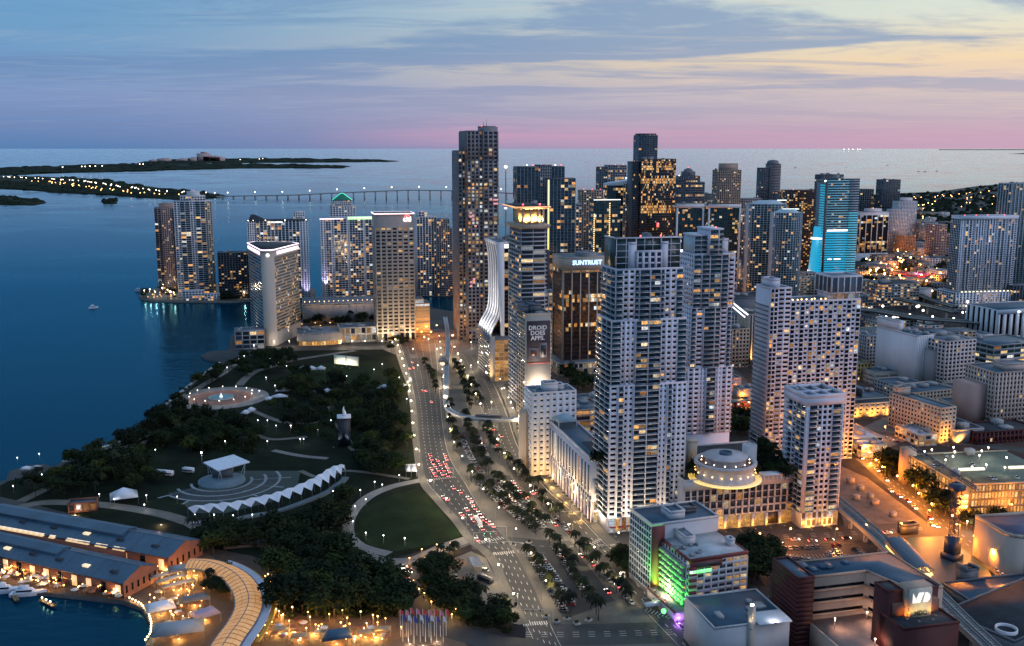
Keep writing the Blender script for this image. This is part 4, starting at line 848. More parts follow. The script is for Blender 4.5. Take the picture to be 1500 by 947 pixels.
b.vol(W * .1, W * .95, 2, D - 3, Hh - 6, Hh - 2, ''); b.gear(2, W - 2, 6, D, Hh - 2, 6, (3, 9)); b.beacon(0, 2, Hh - 5, e_globec, 1.3); b.finish()
far('office_block', 'dark block with jagged roof just behind the cyan tower', 1196, 1228, 400, 257, 22, wall=slate, gear=6, **dict(OFF, bw=5, gl=g_blue, lit=.03))
# black glass tower with white piers
b = Bld('office_tower', 'black glass office tower with white piers on a flared white base', 'tower', 1257, 1298, 382, 312, 26, -10, wall=white); W, D, Hh = b.w, b.d, b.h
b.vol(0, W, 0, D, 0, Hh, '', roof=True); b.face((0, 0), (W, 0), 10, Hh - 5, **dict(OFF, nb=10, sh=.4, pw=1.2, every=2, pp=1.3, bp=.2, gl=g_black, lit=.15, band=darkg)); b.face((0, D), (0, 0), 10, Hh - 5, **dict(OFF, nb=6, sh=.4, pw=1.2, every=2, pp=1.2, gl=g_black, lit=.15, band=darkg))
b.part('flared_base', white).prism([(-6, -6), (W + 6, -6), (W + 6, D + 4), (-6, D + 4)], 0, 14, top=[(-.8, -1.2), (W + .8, -1.2), (W + .8, D), (-.8, D)]); b.vol(W * .3, W * .8, 6, D - 6, Hh, Hh + 6, '')
b.finish()
far('apartment_block', 'lone dark block on the far shore above the flared office tower', 1291, 1316, 318, 264, 40, wall=slate, **dict(RES, fh=6, bw=8, lit=.02)); far('apartment_block', 'small grey block by the bay left of the lone dark block', 1255, 1278, 316, 278, 40, wall=grey, **dict(RES, fh=6, bw=8, lit=.03))
far('apartment_tower', 'white tiered apartment tower among the far trees', 1312, 1340, 352, 296, 22, wall=white, pent=(.3, .8, 8), **dict(RES, bw=4, lit=.06)); far('apartment_block', 'white low slab at the foot of the tiered apartment tower', 1303, 1328, 354, 308, 20, wall=white, **dict(RES, bw=4, lit=.05))
# big finned slab on the right
b = Bld('condominium_slab', 'large white finned condominium slab on a lit podium right of the cyan tower', 'tower', 1398, 1480, 452, 318, 22, -10, wall=mat('lilac_white', (.70, .72, .80), .8, .1, .06)); W, D, Hh = b.w, b.d, b.h
b.vol(0, W, 0, D, 22, Hh, ''); fn = dict(RES, bw=4.4, sh=.4, pw=1.3, bp=.4, pp=1.3, gl=g_blue, lit=.07)
zs = [(0, .08, dict(pun, pw=2, lit=0)), (.08, .2, fn), (.2, .26, dict(pun, pw=2, lit=0)), (.26, .4, fn), (.4, .45, dict(pun, pw=2, lit=.0)), (.45, .6, fn), (.6, .65, dict(pun, pw=2, lit=.0)), (.65, .78, fn), (.78, .83, dict(pun, pw=2, lit=0)), (.83, .94, fn), (.94, 1, dict(pun, pw=2, lit=0))]
b.sect((0, 0), (W, 0), 24, Hh - 4, zs); b.face((0, D), (0, 0), 24, Hh - 3, **dict(RES, bw=4, sh=.4, pw=.4, gl=g_green, lit=.05)); b.part('top_band', b.wall).box(-.2, W + .2, -1.6, .1, Hh - 4, Hh + .6)
b.vol(-6, W + 2, -10, D + 10, 0, 22, 'L', **dict(RES, bw=5, sh=.8, pw=1, gl=g_dark, lit=.1)); b.sect((-6, -10), (W + 2, -10), 0, 22, [(0, .38, dict(RES, bw=5, sh=.8, pw=2.4, gl=g_dark, lit=.15)), (.38, .7, dict(fh=3.2, bw=2.4, sh=1, pw=.8, lit=.75, mode='full', glow=.6)), (.7, 1, dict(RES, bw=5, sh=.8, pw=2.4, lit=.1))])
b.part('deck_light', lamp_mat('lit_deck', (1, .85, .45), 2)).boxes([(W * f, -9.8, 22.8) for f in np.linspace(.02, .9, 14)], [(W * f + 2.4, -9.2, 24.2) for f in np.linspace(.02, .9, 14)])
for f in (.1, .3, .5, .8): b.beacon(W * f, 5, Hh + 1, e_red, .7)
b.finish()
far('glass_tower', 'tall bluish glass tower behind the large finned slab', 1470, 1530, 425, 270, 30, wall=MATS['pale_blue_stucco'], **dict(RES, bw=6, sh=.4, pw=1.0, pp=1.2, gl=g_green, lit=.04))
far('apartment_block', 'dark glass low block right of the lit podium', 1482, 1560, 452, 420, 24, wall=slate, **dict(RES, bw=5, sh=.5, pw=1, gl=g_dark, lit=.05))
# ---------------------------------------------------------------- bank tower with blue sign
b = Bld('bank_tower', 'dark office tower with slim white piers and blue lit bank sign', 'tower', 824, 897, 546, 396, 34, -14, wall=cream); W, D, Hh = b.w, b.d, b.h
b.vol(0, W, 0, D, 0, Hh, '', roof=False); bk = dict(OFF, nb=18, sh=.5, pw=.9, every=3, bp=.15, pp=1.0, gl=glass('brown_glass', (.014, .010, .010), .2), lit=.06, band=mat('bronze', (.05, .035, .03), .5, .1, .1), pier=cream)
b.face((0, 0), (W, 0), 12, Hh, **bk); b.face((0, D), (0, 0), 12, Hh, **dict(bk, nb=6, every=6, pw=2))
b.vol(-.8, W + .8, -1.2, D + .8, Hh, Hh + 11, '', wall=cream, par=1.2); b.vol(W * .4, W * .7, 8, D - 6, Hh + 11, Hh + 14, '', wall=grey)
b.face((-.8, -1.2), (W + .8, -1.2), Hh - 2.6, Hh - .4, nf=1, nb=16, sh=.2, pw=.4, bp=.1, pp=.12, lit=1, mode='full', glow=.35)
b.vol(-8, W + 4, -14, D, 0, 11, 'FL', wall=cream, **dict(fh=5.5, bw=5, sh=1.5, pw=1.2, lit=.5, glow=.5)); b.finish()
text('SUNTRUST', 6.0, e_blue, b.root, (b.ux(860, -1, b.h + 6), -1.5, Hh + 6.6), (R(90), 0, 0), bold=.12)
# grey-blue slab behind it and low blue-roofed block
far('office_block', 'low pale block squeezed behind the banner building', 797, 815, 520, 430, 20, wall=grey, rmat=roofblue, **dict(OFF, bw=4, sh=1.6, pw=1.2, lit=.5))
# ---------------------------------------------------------------- building with the big advertising banner
b = Bld('banner_building', 'white building with huge purple advertising banner on its face', 'building', 769, 806, 642, 462, 24, -14, wall=cream); W, D, Hh = b.w, b.d, b.h
b.vol(0, W, 0, D, 0, Hh, 'L', styles={'L': dict(RES, bw=6, sh=1, pw=1, lit=.02, gl=g_blue)}, rmat=roofblue); b.vol(-1, W * .4, 8, D + 6, Hh, Hh + 5, '', wall=slate, rmat=roofblue); b.vol(W * .3, W * .7, 6, D, Hh + 1, Hh + 6, '', wall=slate, rmat=roofblue)
b.part('side_lights', lamp_mat('side_light', (1, .8, .5), 1.2)).boxes([(W + .05, .4, z) for z in np.arange(22, Hh - 4, 3)], [(W + .25, 1.4, z + 1.3) for z in np.arange(22, Hh - 4, 3)])
bz0, bz1 = b.z(531), b.z(471); bann = mat('banner_purple', (.052, .036, .045), .7, .25, .03); m = MB(); m.box(W * .06, W * .97, -.5, -.15, bz0, bz1); bo = m.build('banner', bann, b.root)
wtx = mat('banner_white', (.75, .72, .72), .7, 0); hh = bz1 - bz0
for i, tx in enumerate(('DROID', 'DOES', 'APPS.')): text(tx, hh * .145, wtx, bo, (W * .48, -.62, bz1 - hh * (.17 + .125 * i)), (R(90), 0, 0), ext=.03, bold=.12)
m = MB(); m.box(W * .57, W * .84, -.7, -.5, bz0 + hh * .10, bz0 + hh * .46); m.build('phone_picture', mat('banner_grey', (.22, .20, .21), .5, .1, .2), bo)
m = MB(); m.box(W * .61, W * .80, -.78, -.68, bz0 + hh * .16, bz0 + hh * .40); m.build('phone_screen_picture', mat('banner_black', (.02, .016, .02), .4, .1, .3), bo)
m = MB(); m.prism([(W * .14, -.7), (W * .5, -.7), (W * .5, -.5), (W * .14, -.5)], [bz0 + hh * .12, bz0 + hh * .06, bz0 + hh * .06, bz0 + hh * .12], [bz0 + hh * .36, bz0 + hh * .33, bz0 + hh * .33, bz0 + hh * .36]); m.build('keyboard_picture', MATS['banner_grey'], bo)
m = MB(); m.box(W * .2, W * .44, -.78, -.68, bz0 + hh * .15, bz0 + hh * .3); m.build('keyboard_screen_picture', mat('banner_rust', (.12, .04, .02), .4, .3, .4), bo)
m = MB(); m.box(W * .06, W * .97, -.55, -.16, bz0 - hh * .05, bz0 - .05); m.build('banner_red_strip', mat('banner_red', (.4, .12, .10), .6, .2, .2), b.root)
b.gear(2, W - 2, 2, D - 4, Hh, 3); b.finish()
for f in (.25, .75): flood((W * f, -7, 32), 30000, (1, .87, .72), (W * f, 0, 48), R(110), parent=b.root)
m = b.part('x', steel); m2 = MB(); m2.boxes([(W * f - .15, -7, 31.7) for f in (.25, .75)], [(W * f + .15, 0, 32) for f in (.25, .75)]); m2.build('floodlight_arms', steel, b.root)
# white block in front of it
b = Bld('office_block', 'plain white block with small dark windows along the boulevard', 'building', 779, 843, 698, 578, 20, -14, wall=white); W, D, Hh = b.w, b.d, b.h
b.vol(0, W, 0, D, 0, Hh, 'FL', rmat=roofblue, **dict(fh=3.9, bw=4.6, sh=2.9, pw=2.4, bp=.25, pp=.3, gl=g_black, lit=.02)); b.vol(W * .3, W * .62, 4, 12, Hh, Hh + 5, '', rmat=roofblue); b.vol(W * .62, W * .8, 8, 16, Hh, Hh + 2.5, '', rmat=roofblue); b.gear(2, W - 2, 2, D - 2, Hh, 5, (1, 2), (1, 3))
b.part('round_fin', cream).lathe([(3, 0), (3, 40), (2.6, 43)], (-3.5, 10), 12); b.finish()
flood((b.A[0] - 3, b.A[1] - 9, 0), 6000, (1, .5, .12), (b.A[0] + 6, b.A[1], 6), R(120), label='amber floodlight at the corner of the plain white block'); flood((b.A[0] + 12, b.A[1] - 12, 0), 7000, (1, .5, .12), (b.A[0] + 14, b.A[1], 6), R(120), label='amber floodlight in front of the plain white block')
# garage right of it
simple('parking_garage', 'low open-deck garage between the plain white block and the balcony tower', 843, 884, 668, 603, 30, -14, cat='garage', wall=pink, rmat=roofblue, **dict(fh=4, bw=9, sh=1.6, pw=.6, lit=.45, glow=.5))
simple('office_block', 'blue-roofed low block behind the open-deck garage', 848, 890, 640, 590, 22, -14, wall=grey, rmat=roofblue, gear=6, **dict(fh=4, bw=6, lit=.2))
# ================================================================ white residential complex
lilac = mat('lilac_stucco', (.60, .60, .68), .8, .08, .05, streak=True)
railg = mat('balcony_glass', (.10, .15, .18), .15, .1, .2)
wp = dict(RES, fh=3.1, bw=3.3, sh=1.75, pw=1.45, bp=.3, pp=.35, gl=g_black, lit=.02, band=lilac, pier=lilac)
ba = dict(RES, fh=3.1, bw=3.4, sh=.26, pw=.35, every=2, bp=1.5, pp=1.55, gl=g_dark, lit=.10, band=lilac, pier=lilac, rail=railg)
co = dict(RES, fh=3.1, nb=1, sh=.4, pw=.3, bp=1.2, pp=.4, gl=g_blue, lit=.03, band=lilac, pier=lilac, rail=railg)
b = Bld('residential_tower', 'tall white stepped residential tower with green glass crown screen by the boulevard', 'tower', 890, 1000, 782, 352, 17, -14, wall=lilac); W, D, Hh = b.w, b.d, b.h
z1, z2, zc = b.z(568), b.z(473), b.z(398)
def tierA(u0, u1, v0, za, zb, secs):
    b.vol(u0, u1, v0, D + 8, za, zb, '', par=1.0); b.sect((u0, v0), (u1, v0), za, zb, secs); b.face((u0, D + 8), (u0, v0), za, zb, **dict(co, nb=3)); b.face((u1, v0), (u1, D + 8), za, zb, **dict(wp))
tierA(0, W, 0, 9, z1, [(0, .10, wp), (.10, .17, dict(ba, lit=.03)), (.17, .30, wp), (.30, .47, ba), (.47, .63, ba), (.63, .74, wp), (.74, .80, dict(ba, lit=.08)), (.80, 1, wp)])
tierA(.8, W - .8, 1.2, z1, z2, [(0, .12, co), (.12, .31, wp), (.31, .48, ba), (.48, .65, ba), (.65, .88, wp), (.88, 1, co)])
tierA(3.2, W - 3.2, 2.4, z2, zc, [(0, .10, co), (.10, .28, wp), (.28, .34, dict(co, lit=.05)), (.34, .5, ba), (.5, .66, ba), (.66, .72, dict(co)), (.72, .9, dict(wp, lit=.15)), (.9, 1, co)])
b.vol(W * .34, W * .66, 3.6, D + 4, zc, zc + 9.5, 'F', **dict(wp, sh=.9, gl=g_dark)); b.vol(W * .24, W * .34, 4.5, D, zc, zc + 14, ''); b.vol(W * .66, W * .745, 4.5, D, zc, zc + 14, '')
sc = b.part('crown_screen', glass('crown_glass', (.055, .10, .10), .25)); scf = b.part('crown_frame', lilac)
for u0, u1 in ((4, W * .34), (W * .34, W * .66), (W * .66, W - 4)):
    zl = zc + 9.5 if abs(u0 - W * .34) < .1 else zc
    sc.box(u0, u1, 5.4, 5.7, zl, Hh); k = np.linspace(zl, Hh, 6 if zl == zc else 3); n = max(2, int((u1 - u0) / 4)); us = np.linspace(u0, u1 - .3, n + 1)
    scf.boxes([(u0, 5.1, z) for z in k], [(u1, 5.4, z + .35) for z in k]); scf.boxes([(u, 5.0, zl) for u in us], [(u + .3, 5.35, Hh) for u in us])
scf.boxes([(3.2, 4.7, Hh), (3.2, 4.7, Hh)], [(W - 3.2, 6.2, Hh + .7), (4.2, D + 6, Hh + .7)]); sc.boxes([(3.5, 6, zc), (W - 4, 6, zc)], [(3.8, D + 6, Hh), (W - 3.7, D + 6, Hh)])
b.part('roof_lump', slate).prism([(W * .45, 8), (W * .62, 8), (W * .62, D), (W * .45, D)], Hh - 4, Hh + 2.5, top=[(W * .5, 9), (W * .56, 9), (W * .56, D - 2), (W * .5, D - 2)])
b.beacon(W * .4, 6, Hh + .8, e_red, .5); b.beacon(W * .66, 6, Hh + .8, e_red, .5); b.beacon(W - 3, 6, Hh - 8, lamp_mat('lit_lilac', (.85, .7, 1), 6), .7)
b.vol(.3, W - .3, .5, D + 8, 0, 9, '', roof=False); b.face((.3, .5), (W - .3, .5), 0, 9, nf=1, bw=3.6, sh=.8, pw=1.2, bp=.2, pp=.5, gl=g_dark, lit=.9, mode='full', glow=.5); b.part('shop_canopy', mat('canopy_red', (.35, .05, .05), .6, .1, .2)).boxes([(1, -1.6, 3.4), (6, -1.6, 3.4), (11, -1.6, 3.4)], [(4.5, .4, 3.8), (9.5, .4, 3.8), (14.5, .4, 3.8)])
VA = b; b.finish()
for f, e_ in ((.06, 20000), (.3, 24000), (.6, 16000)): flood((b.A[0] + b.u[0]*W*f - b.v[0]*6, b.A[1] + b.u[1]*W*f - b.v[1]*6, 0), e_, (1, .76, .5), (b.A[0] + b.u[0]*W*f, b.A[1] + b.u[1]*W*f, 24), R(70), label='warm floodlight at the foot of the tower with green crown screen', group='floodlights at the green crowned tower')
# rear tower
b = Bld('residential_tower', 'white stepped residential tower with glazed central bay, second of the white complex', 'tower', 1003, 1066, 702, 375, 22, -14, wall=lilac); W, D, Hh = b.w, b.d, b.h
za, zb = b.z(541), b.z(453)
def tierB(u0, u1, v0, z0, z1, secs): b.vol(u0, u1, v0, D, z0, z1, '', par=1.0); b.sect((u0, v0), (u1, v0), z0, z1, secs); b.face((u0, D), (u0, v0), z0, z1, **dict(wp, lit=.02)); b.face((u1, v0), (u1, D), z0, z1, **dict(co, nb=3))
tierB(0, W, 0, 30, za, [(0, .26, wp), (.26, .40, dict(wp, nb=2)), (.40, .62, ba), (.62, .76, dict(wp, nb=2)), (.76, 1, wp)])
tierB(1.5, W - 1.5, 1, za, zb, [(0, .12, co), (.12, .3, dict(wp, nb=1)), (.3, .72, dict(ba, lit=.05)), (.72, .9, dict(wp, nb=1)), (.9, 1, co)])
tierB(2.5, W, 1.6, zb, Hh, [(0, .18, dict(co, lit=.06)), (.18, .38, dict(ba, lit=.1)), (.38, .66, dict(ba, lit=.22, gl=g_green)), (.66, .84, dict(ba, lit=.08)), (.84, 1, dict(wp, nb=1))])
b.vol(W * .38, W * .68, 0, D - 4, Hh, Hh + 16, 'F', **dict(ba, lit=.18, gl=g_green)); b.vol(W * .1, W * .4, 3, D - 2, Hh, Hh + 12, 'F', wall=MATS['pale_blue_stucco'], **dict(co, nb=2)); b.vol(W * .68, W * .86, 3, D - 3, Hh, Hh + 9, '')
b.part('wall', lilac).box(0, W, 0, D, 0, 30); b.part('crown_frame', lilac).boxes([(W * .36, -.3, Hh + 16), (W * .08, 2.5, Hh + 12)], [(W * .7, D - 4, Hh + 17), (W * .38, D - 2, Hh + 13)]); b.beacon(W * .55, 2, Hh + 17, e_red, .5)
# sky bridge arm with tube light
b.finish()
m = MB(); A0 = b.A + b.u * W + b.v * 8
r0 = empty('sky_sign', (A0[0], A0[1], 0), -R(-14), 'tilted white neon tube sign on the street side of the second white tower', 'sign')
m.tube([(.2, -2, b.z(446)), (11, -6, b.z(466))], .55, 6); m.tube([(.2, -1, b.z(451)), (9.5, -5, b.z(470))], .4, 6); m.build('tube', e_globec if False else lamp_mat('lit_tube', (.85, .88, 1), 2.2), r0)
# ---------------------------------------------------------------- podium with large panes, built one by one
b = Bld('podium_building', 'white podium with tall panes and arcade between the residential towers', 'building', 1000, 1166, 781, 707, 62, -14, wall=mat('warm_white', (.56, .53, .54), .8, .1, .06)); W, D, Hh = b.w, b.d, b.h
b.vol(0, W, 0, D, 0, Hh, '', rmat=roofd, par=1.2)
zq = [Hh * f for f in (.02, .26, .40, .56, .83)]
b.face((0, 0), (W * .96, 0), zq[3], zq[4], nb=17, nf=2, sh=.5, pw=.9, bp=.25, pp=.9, gl=g_dark, lit=.16, solo=True, glow=.4)
b.face((0, 0), (W * .96, 0), zq[2], zq[3], nb=17, nf=1, sh=1.1, pw=1.0, bp=.3, pp=.6, gl=g_dark, lit=.25, solo=True, glow=.6)
b.face((0, 0), (W * .96, 0), zq[1], zq[2], nb=17, nf=1, sh=.8, pw=1.0, bp=.3, pp=.6, gl=g_dark, lit=.2, solo=True, glow=.6)
b.face((0, 0), (W * .96, 0), zq[0], zq[1], nb=8, nf=1, sh=.2, pw=1.6, bp=.1, pp=1.6, gl=glass('arcade_glass', (.06, .04, .02), .3, warm=1.4), lit=.8, mode='full', glow=.6, solo=True)
b.part('cornice', b.wall).box(-.2, W + .2, -1.2, .1, zq[4], Hh); b.face((W * .96, 0), (W, 0), zq[2], zq[4], nb=1, nf=6, sh=1.2, pw=.8, lit=0)
b.part('bridge_wall', b.wall).boxes([(W * .99, 0, 4)], [(W * 1.1, 14, 20)])
POD = b; b.finish()
for i in range(7): flood((W * (.08 + .13 * i), -5, .1), 2600, (1, .45, .07), (W * (.08 + .13 * i), 0, 2), R(100), parent=b.root)
# rotunda on the deck
A = b.A; cc = G(1062, 690, Hh + 4)
r0 = empty('rotunda', (cc[0], cc[1], Hh + .1), 0, 'round roof pavilion with ring of lamps on the podium garden', 'pavilion')
m = MB(); m.lathe([(16.5, 0), (16.5, 2.2), (16, 2.2), (16, 8.6), (17.6, 8.6), (17.6, 10.2), (15.4, 10.2), (15.4, 8.9), (11.5, 8.9)], (0, 0), 48, cap=False); m.build('drum', mat('rotunda_stucco', (.42, .40, .42), .8, .15, .2, streak=True), r0)
m = MB(); m.lathe([(11.3, 8), (11.3, 12.5), (12.4, 12.5), (12.4, 13.2), (3.6, 13.9)], (0, 0), 48, cap=False); m.build('upper_drum', MATS['rotunda_stucco'], r0)
m = MB(); m.lathe([(3.6, 13.5), (3.6, 15.2), (3.0, 15.2), (3.0, 14.4)], (0, 0), 24); m.build('roof_cap', roofblue, r0)
m = MB(); m.lathe([(11.5, 8.95), (15.4, 8.95)], (0, 0), 48, cap=False); m.build('gallery_floor', brickpave, r0)
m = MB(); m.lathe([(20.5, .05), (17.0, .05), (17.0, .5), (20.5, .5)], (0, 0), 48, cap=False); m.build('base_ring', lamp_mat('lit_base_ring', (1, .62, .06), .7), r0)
for i in range(14):
    a = 2 * math.pi * i / 14; m = MB(); m.lathe([(.05, -.35), (.35, 0), (.05, .35)], (0, 0), 6); o = m.build('lamp', e_globe, r0); o.location = (13.6 * math.cos(a), 13.6 * math.sin(a), 10.6)
for i in range(20):
    a = 2 * math.pi * i / 20; m = MB(); m.lathe([(.05, -.4), (.4, 0), (.05, .4)], (0, 0), 6); o = m.build('lamp', e_globew, r0); o.location = (16.9 * math.cos(a), 16.9 * math.sin(a), 4.6)
for i in range(10):
    a = 2 * math.pi * i / 10; l = bpy.data.lights.new('ring_lamp', 'POINT'); l.energy = 70; l.color = (1, .75, .4); l.shadow_soft_size = .3; lo = bpy.data.objects.new('ring_lamp', l); col.objects.link(lo); lo.parent = r0; lo.location = (18.4 * math.cos(a), 18.4 * math.sin(a), 4.6)
m = MB(); m.lathe([(4.2, 0), (4.2, 15.5), (3.4, 15.5), (3.4, 14.6)], (0, 0), 24); c2 = G(1097, 680, Hh + 4); o = m.build('roof_silo', MATS['warm_white']); o.location = (c2[0], c2[1], Hh + .1); tag(o, 'plain white cylinder stair head beside the round roof pavilion', 'stair tower')
c3 = G(1012, 672, Hh + 2); m = MB(); m.box(-3, 3, -3, 3, 0, 13); m.box(-3.3, 3.3, -3.3, 3.3, 13, 13.8); o = m.build('roof_stair_head', cream); o.location = (c3[0], c3[1], Hh + .1); tag(o, 'square white stair head at the garden edge of the podium', 'stair tower')
c3 = G(1132, 700, Hh + 1)
r0 = empty('pool_pavilion', (c3[0], c3[1], Hh + .1), R(14), 'white open pool pavilion on the podium garden', 'pavilion'); m = MB(); m.box(-7, 7, -3, 3, 3.2, 3.9); m.build('roof', white, r0)
for x in np.linspace(-6.6, 6.6, 6):
    for y in (-2.7, 2.7): m = MB(); m.box(x - .15, x + .15, y - .15, y + .15, 0, 3.2); m.build('column', white, r0)
# ---------------------------------------------------------------- wide punched slab
b = Bld('residential_slab', 'wide white residential slab with roof terrace and glazed penthouse', 'tower', 1118, 1247, 682, 445, 20, -14, wall=lilac); W, D, Hh = b.w, b.d, b.h
b.vol(0, W, 0, D, 0, Hh, '', par=1.2); wide = dict(RES, bw=2.6, sh=.8, pw=.5, bp=.5, pp=.5, gl=g_black, lit=.15, band=lilac, pier=lilac); small = dict(RES, bw=2.6, sh=1.6, pw=1.2, gl=g_black, lit=.1, band=lilac, pier=lilac)
fr_ = np.linspace(.17, 1, 17); secs = [(0, .06, wide), (.06, .17, dict(small, nb=2))] + [(fr_[i], fr_[i + 1], wide if i % 2 else small) for i in range(16)]
b.sect((0, 0), (W, 0), 0, Hh, secs); b.face((0, D), (0, 0), 0, Hh, **dict(co, nb=2)); b.face((W, 0), (W, D), 0, Hh, **dict(small, band=pink, pier=pink, lit=.04))  # warm light on the right side is painted in as pink bands and piers
b.vol(-.4, W * .22, -.6, D, 20, b.z(424), '', par=1.0); b.sect((-.4, -.6), (W * .22, -.6), 20, b.z(424), [(0, .36, wide), (.36, 1, dict(small, nb=2))]); b.vol(W * .02, W * .12, 3, D - 4, b.z(424), b.z(412), '')
zp_ = b.z(410); b.vol(W * .68, W * .99, 1, D - 1, Hh, Hh + 5, 'F', **dict(fh=5, bw=4, sh=.6, pw=.9, lit=.7, mode='full', glow=.3)); b.vol(W * .66, W, -.4, D, Hh + 5, zp_, 'FL', **dict(fh=9, nf=1, bw=5, sh=.8, pw=.7, pp=.5, gl=g_pale, lit=0))
for f in np.linspace(.28, .64, 8): b.beacon(W * f, 3 + 4 * rng.random(), Hh + .6, e_globew, .5)
b.finish()
# ---------------------------------------------------------------- near slim tower
b = Bld('residential_tower', 'slim white residential tower with hollow roof at the end of the podium', 'tower', 1172, 1226, 774, 585, 24, -14, wall=lilac); W, D, Hh = b.w, b.d, b.h
b.vol(0, W, 0, D, 0, Hh, '', roof=False); nw = dict(RES, bw=2.9, sh=1.35, pw=1.1, gl=g_black, lit=.08, band=lilac, pier=lilac); nb_ = dict(RES, nb=1, sh=.5, pw=.4, bp=1.3, pp=.5, gl=g_dark, lit=.12, band=lilac, pier=lilac, rail=railg)
b.sect((0, 0), (W, 0), 9, Hh - 4, [(0, .08, dict(nw, pw=2, lit=0)), (.08, .30, nb_), (.30, .70, nw), (.70, .94, nb_), (.94, 1, dict(nw, pw=2, lit=0))]); b.sect((0, D), (0, 0), 9, Hh - 4, [(0, .22, dict(nw, sh=3.1, nb=1, pw=0, lit=0)), (.22, .42, dict(nb_, gl=g_black)), (.42, .6, nw), (.6, .8, nb_), (.8, 1, nb_)])
b.face((W, 0), (W, D), 9, Hh - 4, **nw); b.face((0, 0), (W, 0), 0, 9, nf=2, bw=3.4, sh=1, pw=1.2, lit=.6, mode='full', glow=.6, gl=MATS['arcade_glass']); b.vol(-.5, W + .5, -.5, D + .5, Hh - 4, Hh, '', roof=False)
b.part('roof', roofm).box(.5, W - .5, .5, D - .5, Hh - .5, Hh + .1); b.part('parapet', lilac).boxes([(-.5, -.5, Hh), (-.5, D, Hh), (-.55, -.4, Hh), (W, -.4, Hh), (W * .35, 0, Hh), (W * .68, 0, Hh), (0, D * .5, Hh)], [(W + .5, 0, Hh + 2.4), (W + .5, D + .5, Hh + 2.4), (0, D + .4, Hh + 2.41), (W + .55, D + .4, Hh + 2.41), (W * .35 + .5, D, Hh + 1.8), (W * .68 + .5, D, Hh + 1.8), (W, D * .5 + .5, Hh + 1.7)]); b.gear(1, W - 2, 2, D - 2, Hh, 5, (.8, 2), (1, 3)); b.finish()
for f in (.2, .7): flood((W * f, -5, .1), 6000, (1, .48, .08), (W * f, 0, 2), R(110), parent=b.root)
# ---------------------------------------------------------------- arcaded low building with violet lit columns
b = Bld('arcade_building', 'long low white building with violet lit columns along the boulevard', 'building', 866, 890, 767, 676, 88, -14, wall=mat('pale_violet', (.52, .52, .58), .8, .1, .06)); W, D, Hh = b.w + 6, b.d, b.h
b.vol(0, W, 0, D, 13, Hh, '', rmat=roofblue, par=1.2); b.vol(1.5, W, 1.5, D, 0, 13, '', roof=False)
b.face((0, D), (0, 2), 16, Hh - 4, nb=14, nf=1, sh=.8, pw=2.6, bp=.3, pp=.45, gl=g_pale, lit=.03, solo=True); b.face((0, D), (0, 0), 13, 16, nb=22, nf=1, sh=.5, pw=1, gl=g_dark, lit=.1)
b.face((0, 0), (W, 0), 17, 27, nb=2, nf=2, sh=1, pw=4, gl=g_pale, lit=0, solo=True); b.face((1.5, D), (1.5, 1.5), 0, 13, nb=20, nf=2, sh=.7, pw=.8, bp=.1, pp=.15, gl=g_dark, lit=.55, glow=.5)
b.face((1.5, 1.5), (W, 1.5), 0, 13, nb=4, nf=2, sh=.8, pw=.8, gl=g_dark, lit=.6, glow=.5)
for i in range(15):
    y = 1 + (D - 2) * i / 14; m = MB(); m.box(-.1, 1.1, y - .6, y + .6, 0, 13); m.build('column', b.wall, b.root)
    flood((-.9, y, .1), 700, (.62, .35, 1) if i % 3 else (1, .5, .7), (.3, y, 8), R(70), parent=b.root)
for i in range(6): flood((-5, 5 + 15 * i, .1), 2600, (1, .55, .15), None, parent=b.root)
# roof terrace: pyramid pavilion and planting bed
m = b.part('roof_bed', roofd); m.box(W * .35, W - 1, 4, D * .42, Hh + .1, Hh + .5); b.finish()
r0 = empty('roof_pavilion', (b.A[0] + b.u[0]*7 + b.v[0]*(D-12), b.A[1] + b.u[1]*7 + b.v[1]*(D-12), Hh + .12), R(14), 'blue pyramid roofed pavilion on the roof of the long arcade building', 'pavilion')
m = MB(); m.prism([(-7, -7), (7, -7), (7, 7), (-7, 7)], 4, 8, top=[(-.3, -.3), (.3, -.3), (.3, .3), (-.3, .3)], bottom=True); m.build('roof', mat('roof_pale_blue', (.22, .34, .42), .6, .1, .2), r0)
for x in (-6, 6):
    for y in (-6, 6): m = MB(); m.box(x - .25, x + .25, y - .25, y + .25, 0, 4); m.build('column', white, r0)
ARC = b
# ================================================================ hotel with the green court
b = Bld('hotel_building', 'white and maroon hotel with green lit balcony court and green sign', 'hotel', 991, 1092, 909, 824, 50, -19, wall=mat('hotel_white', (.54, .52, .53), .8, .1, .06)); W, D, Hh = b.w, b.d, b.h
mar = mat('maroon', (.16, .035, .03), .7, .15, .2); hb = 27.0; Hb = b.z(771, hb)
b.vol(6, W, 0, hb, 0, Hh, '', par=0); b.vol(0, W, hb, D, 0, Hb, '', rmat=roofblue, par=1)
b.part('parapet', mar).boxes([(5.8, -.4, Hh - .9), (5.7, 0, Hh - .9), (W - .3, 0, Hh - .9)], [(W + .2, .4, Hh + .6), (6.2, hb, Hh + .61), (W + .21, hb, Hh + .61)])
b.part('roof_pale', mat('roof_pale', (.36, .40, .44), .9, .25, .15, fine=.2)).box(6.3, W - .4, .5, hb, Hh - .1, Hh + .15)
b.face((6 + W * .1, 0), (W, 0), 3, Hh - 1.5, nb=7, nf=8, sh=1.55, pw=.8, bp=.3, pp=.32, gl=g_dark, lit=.38, solo=True, glow=.7)
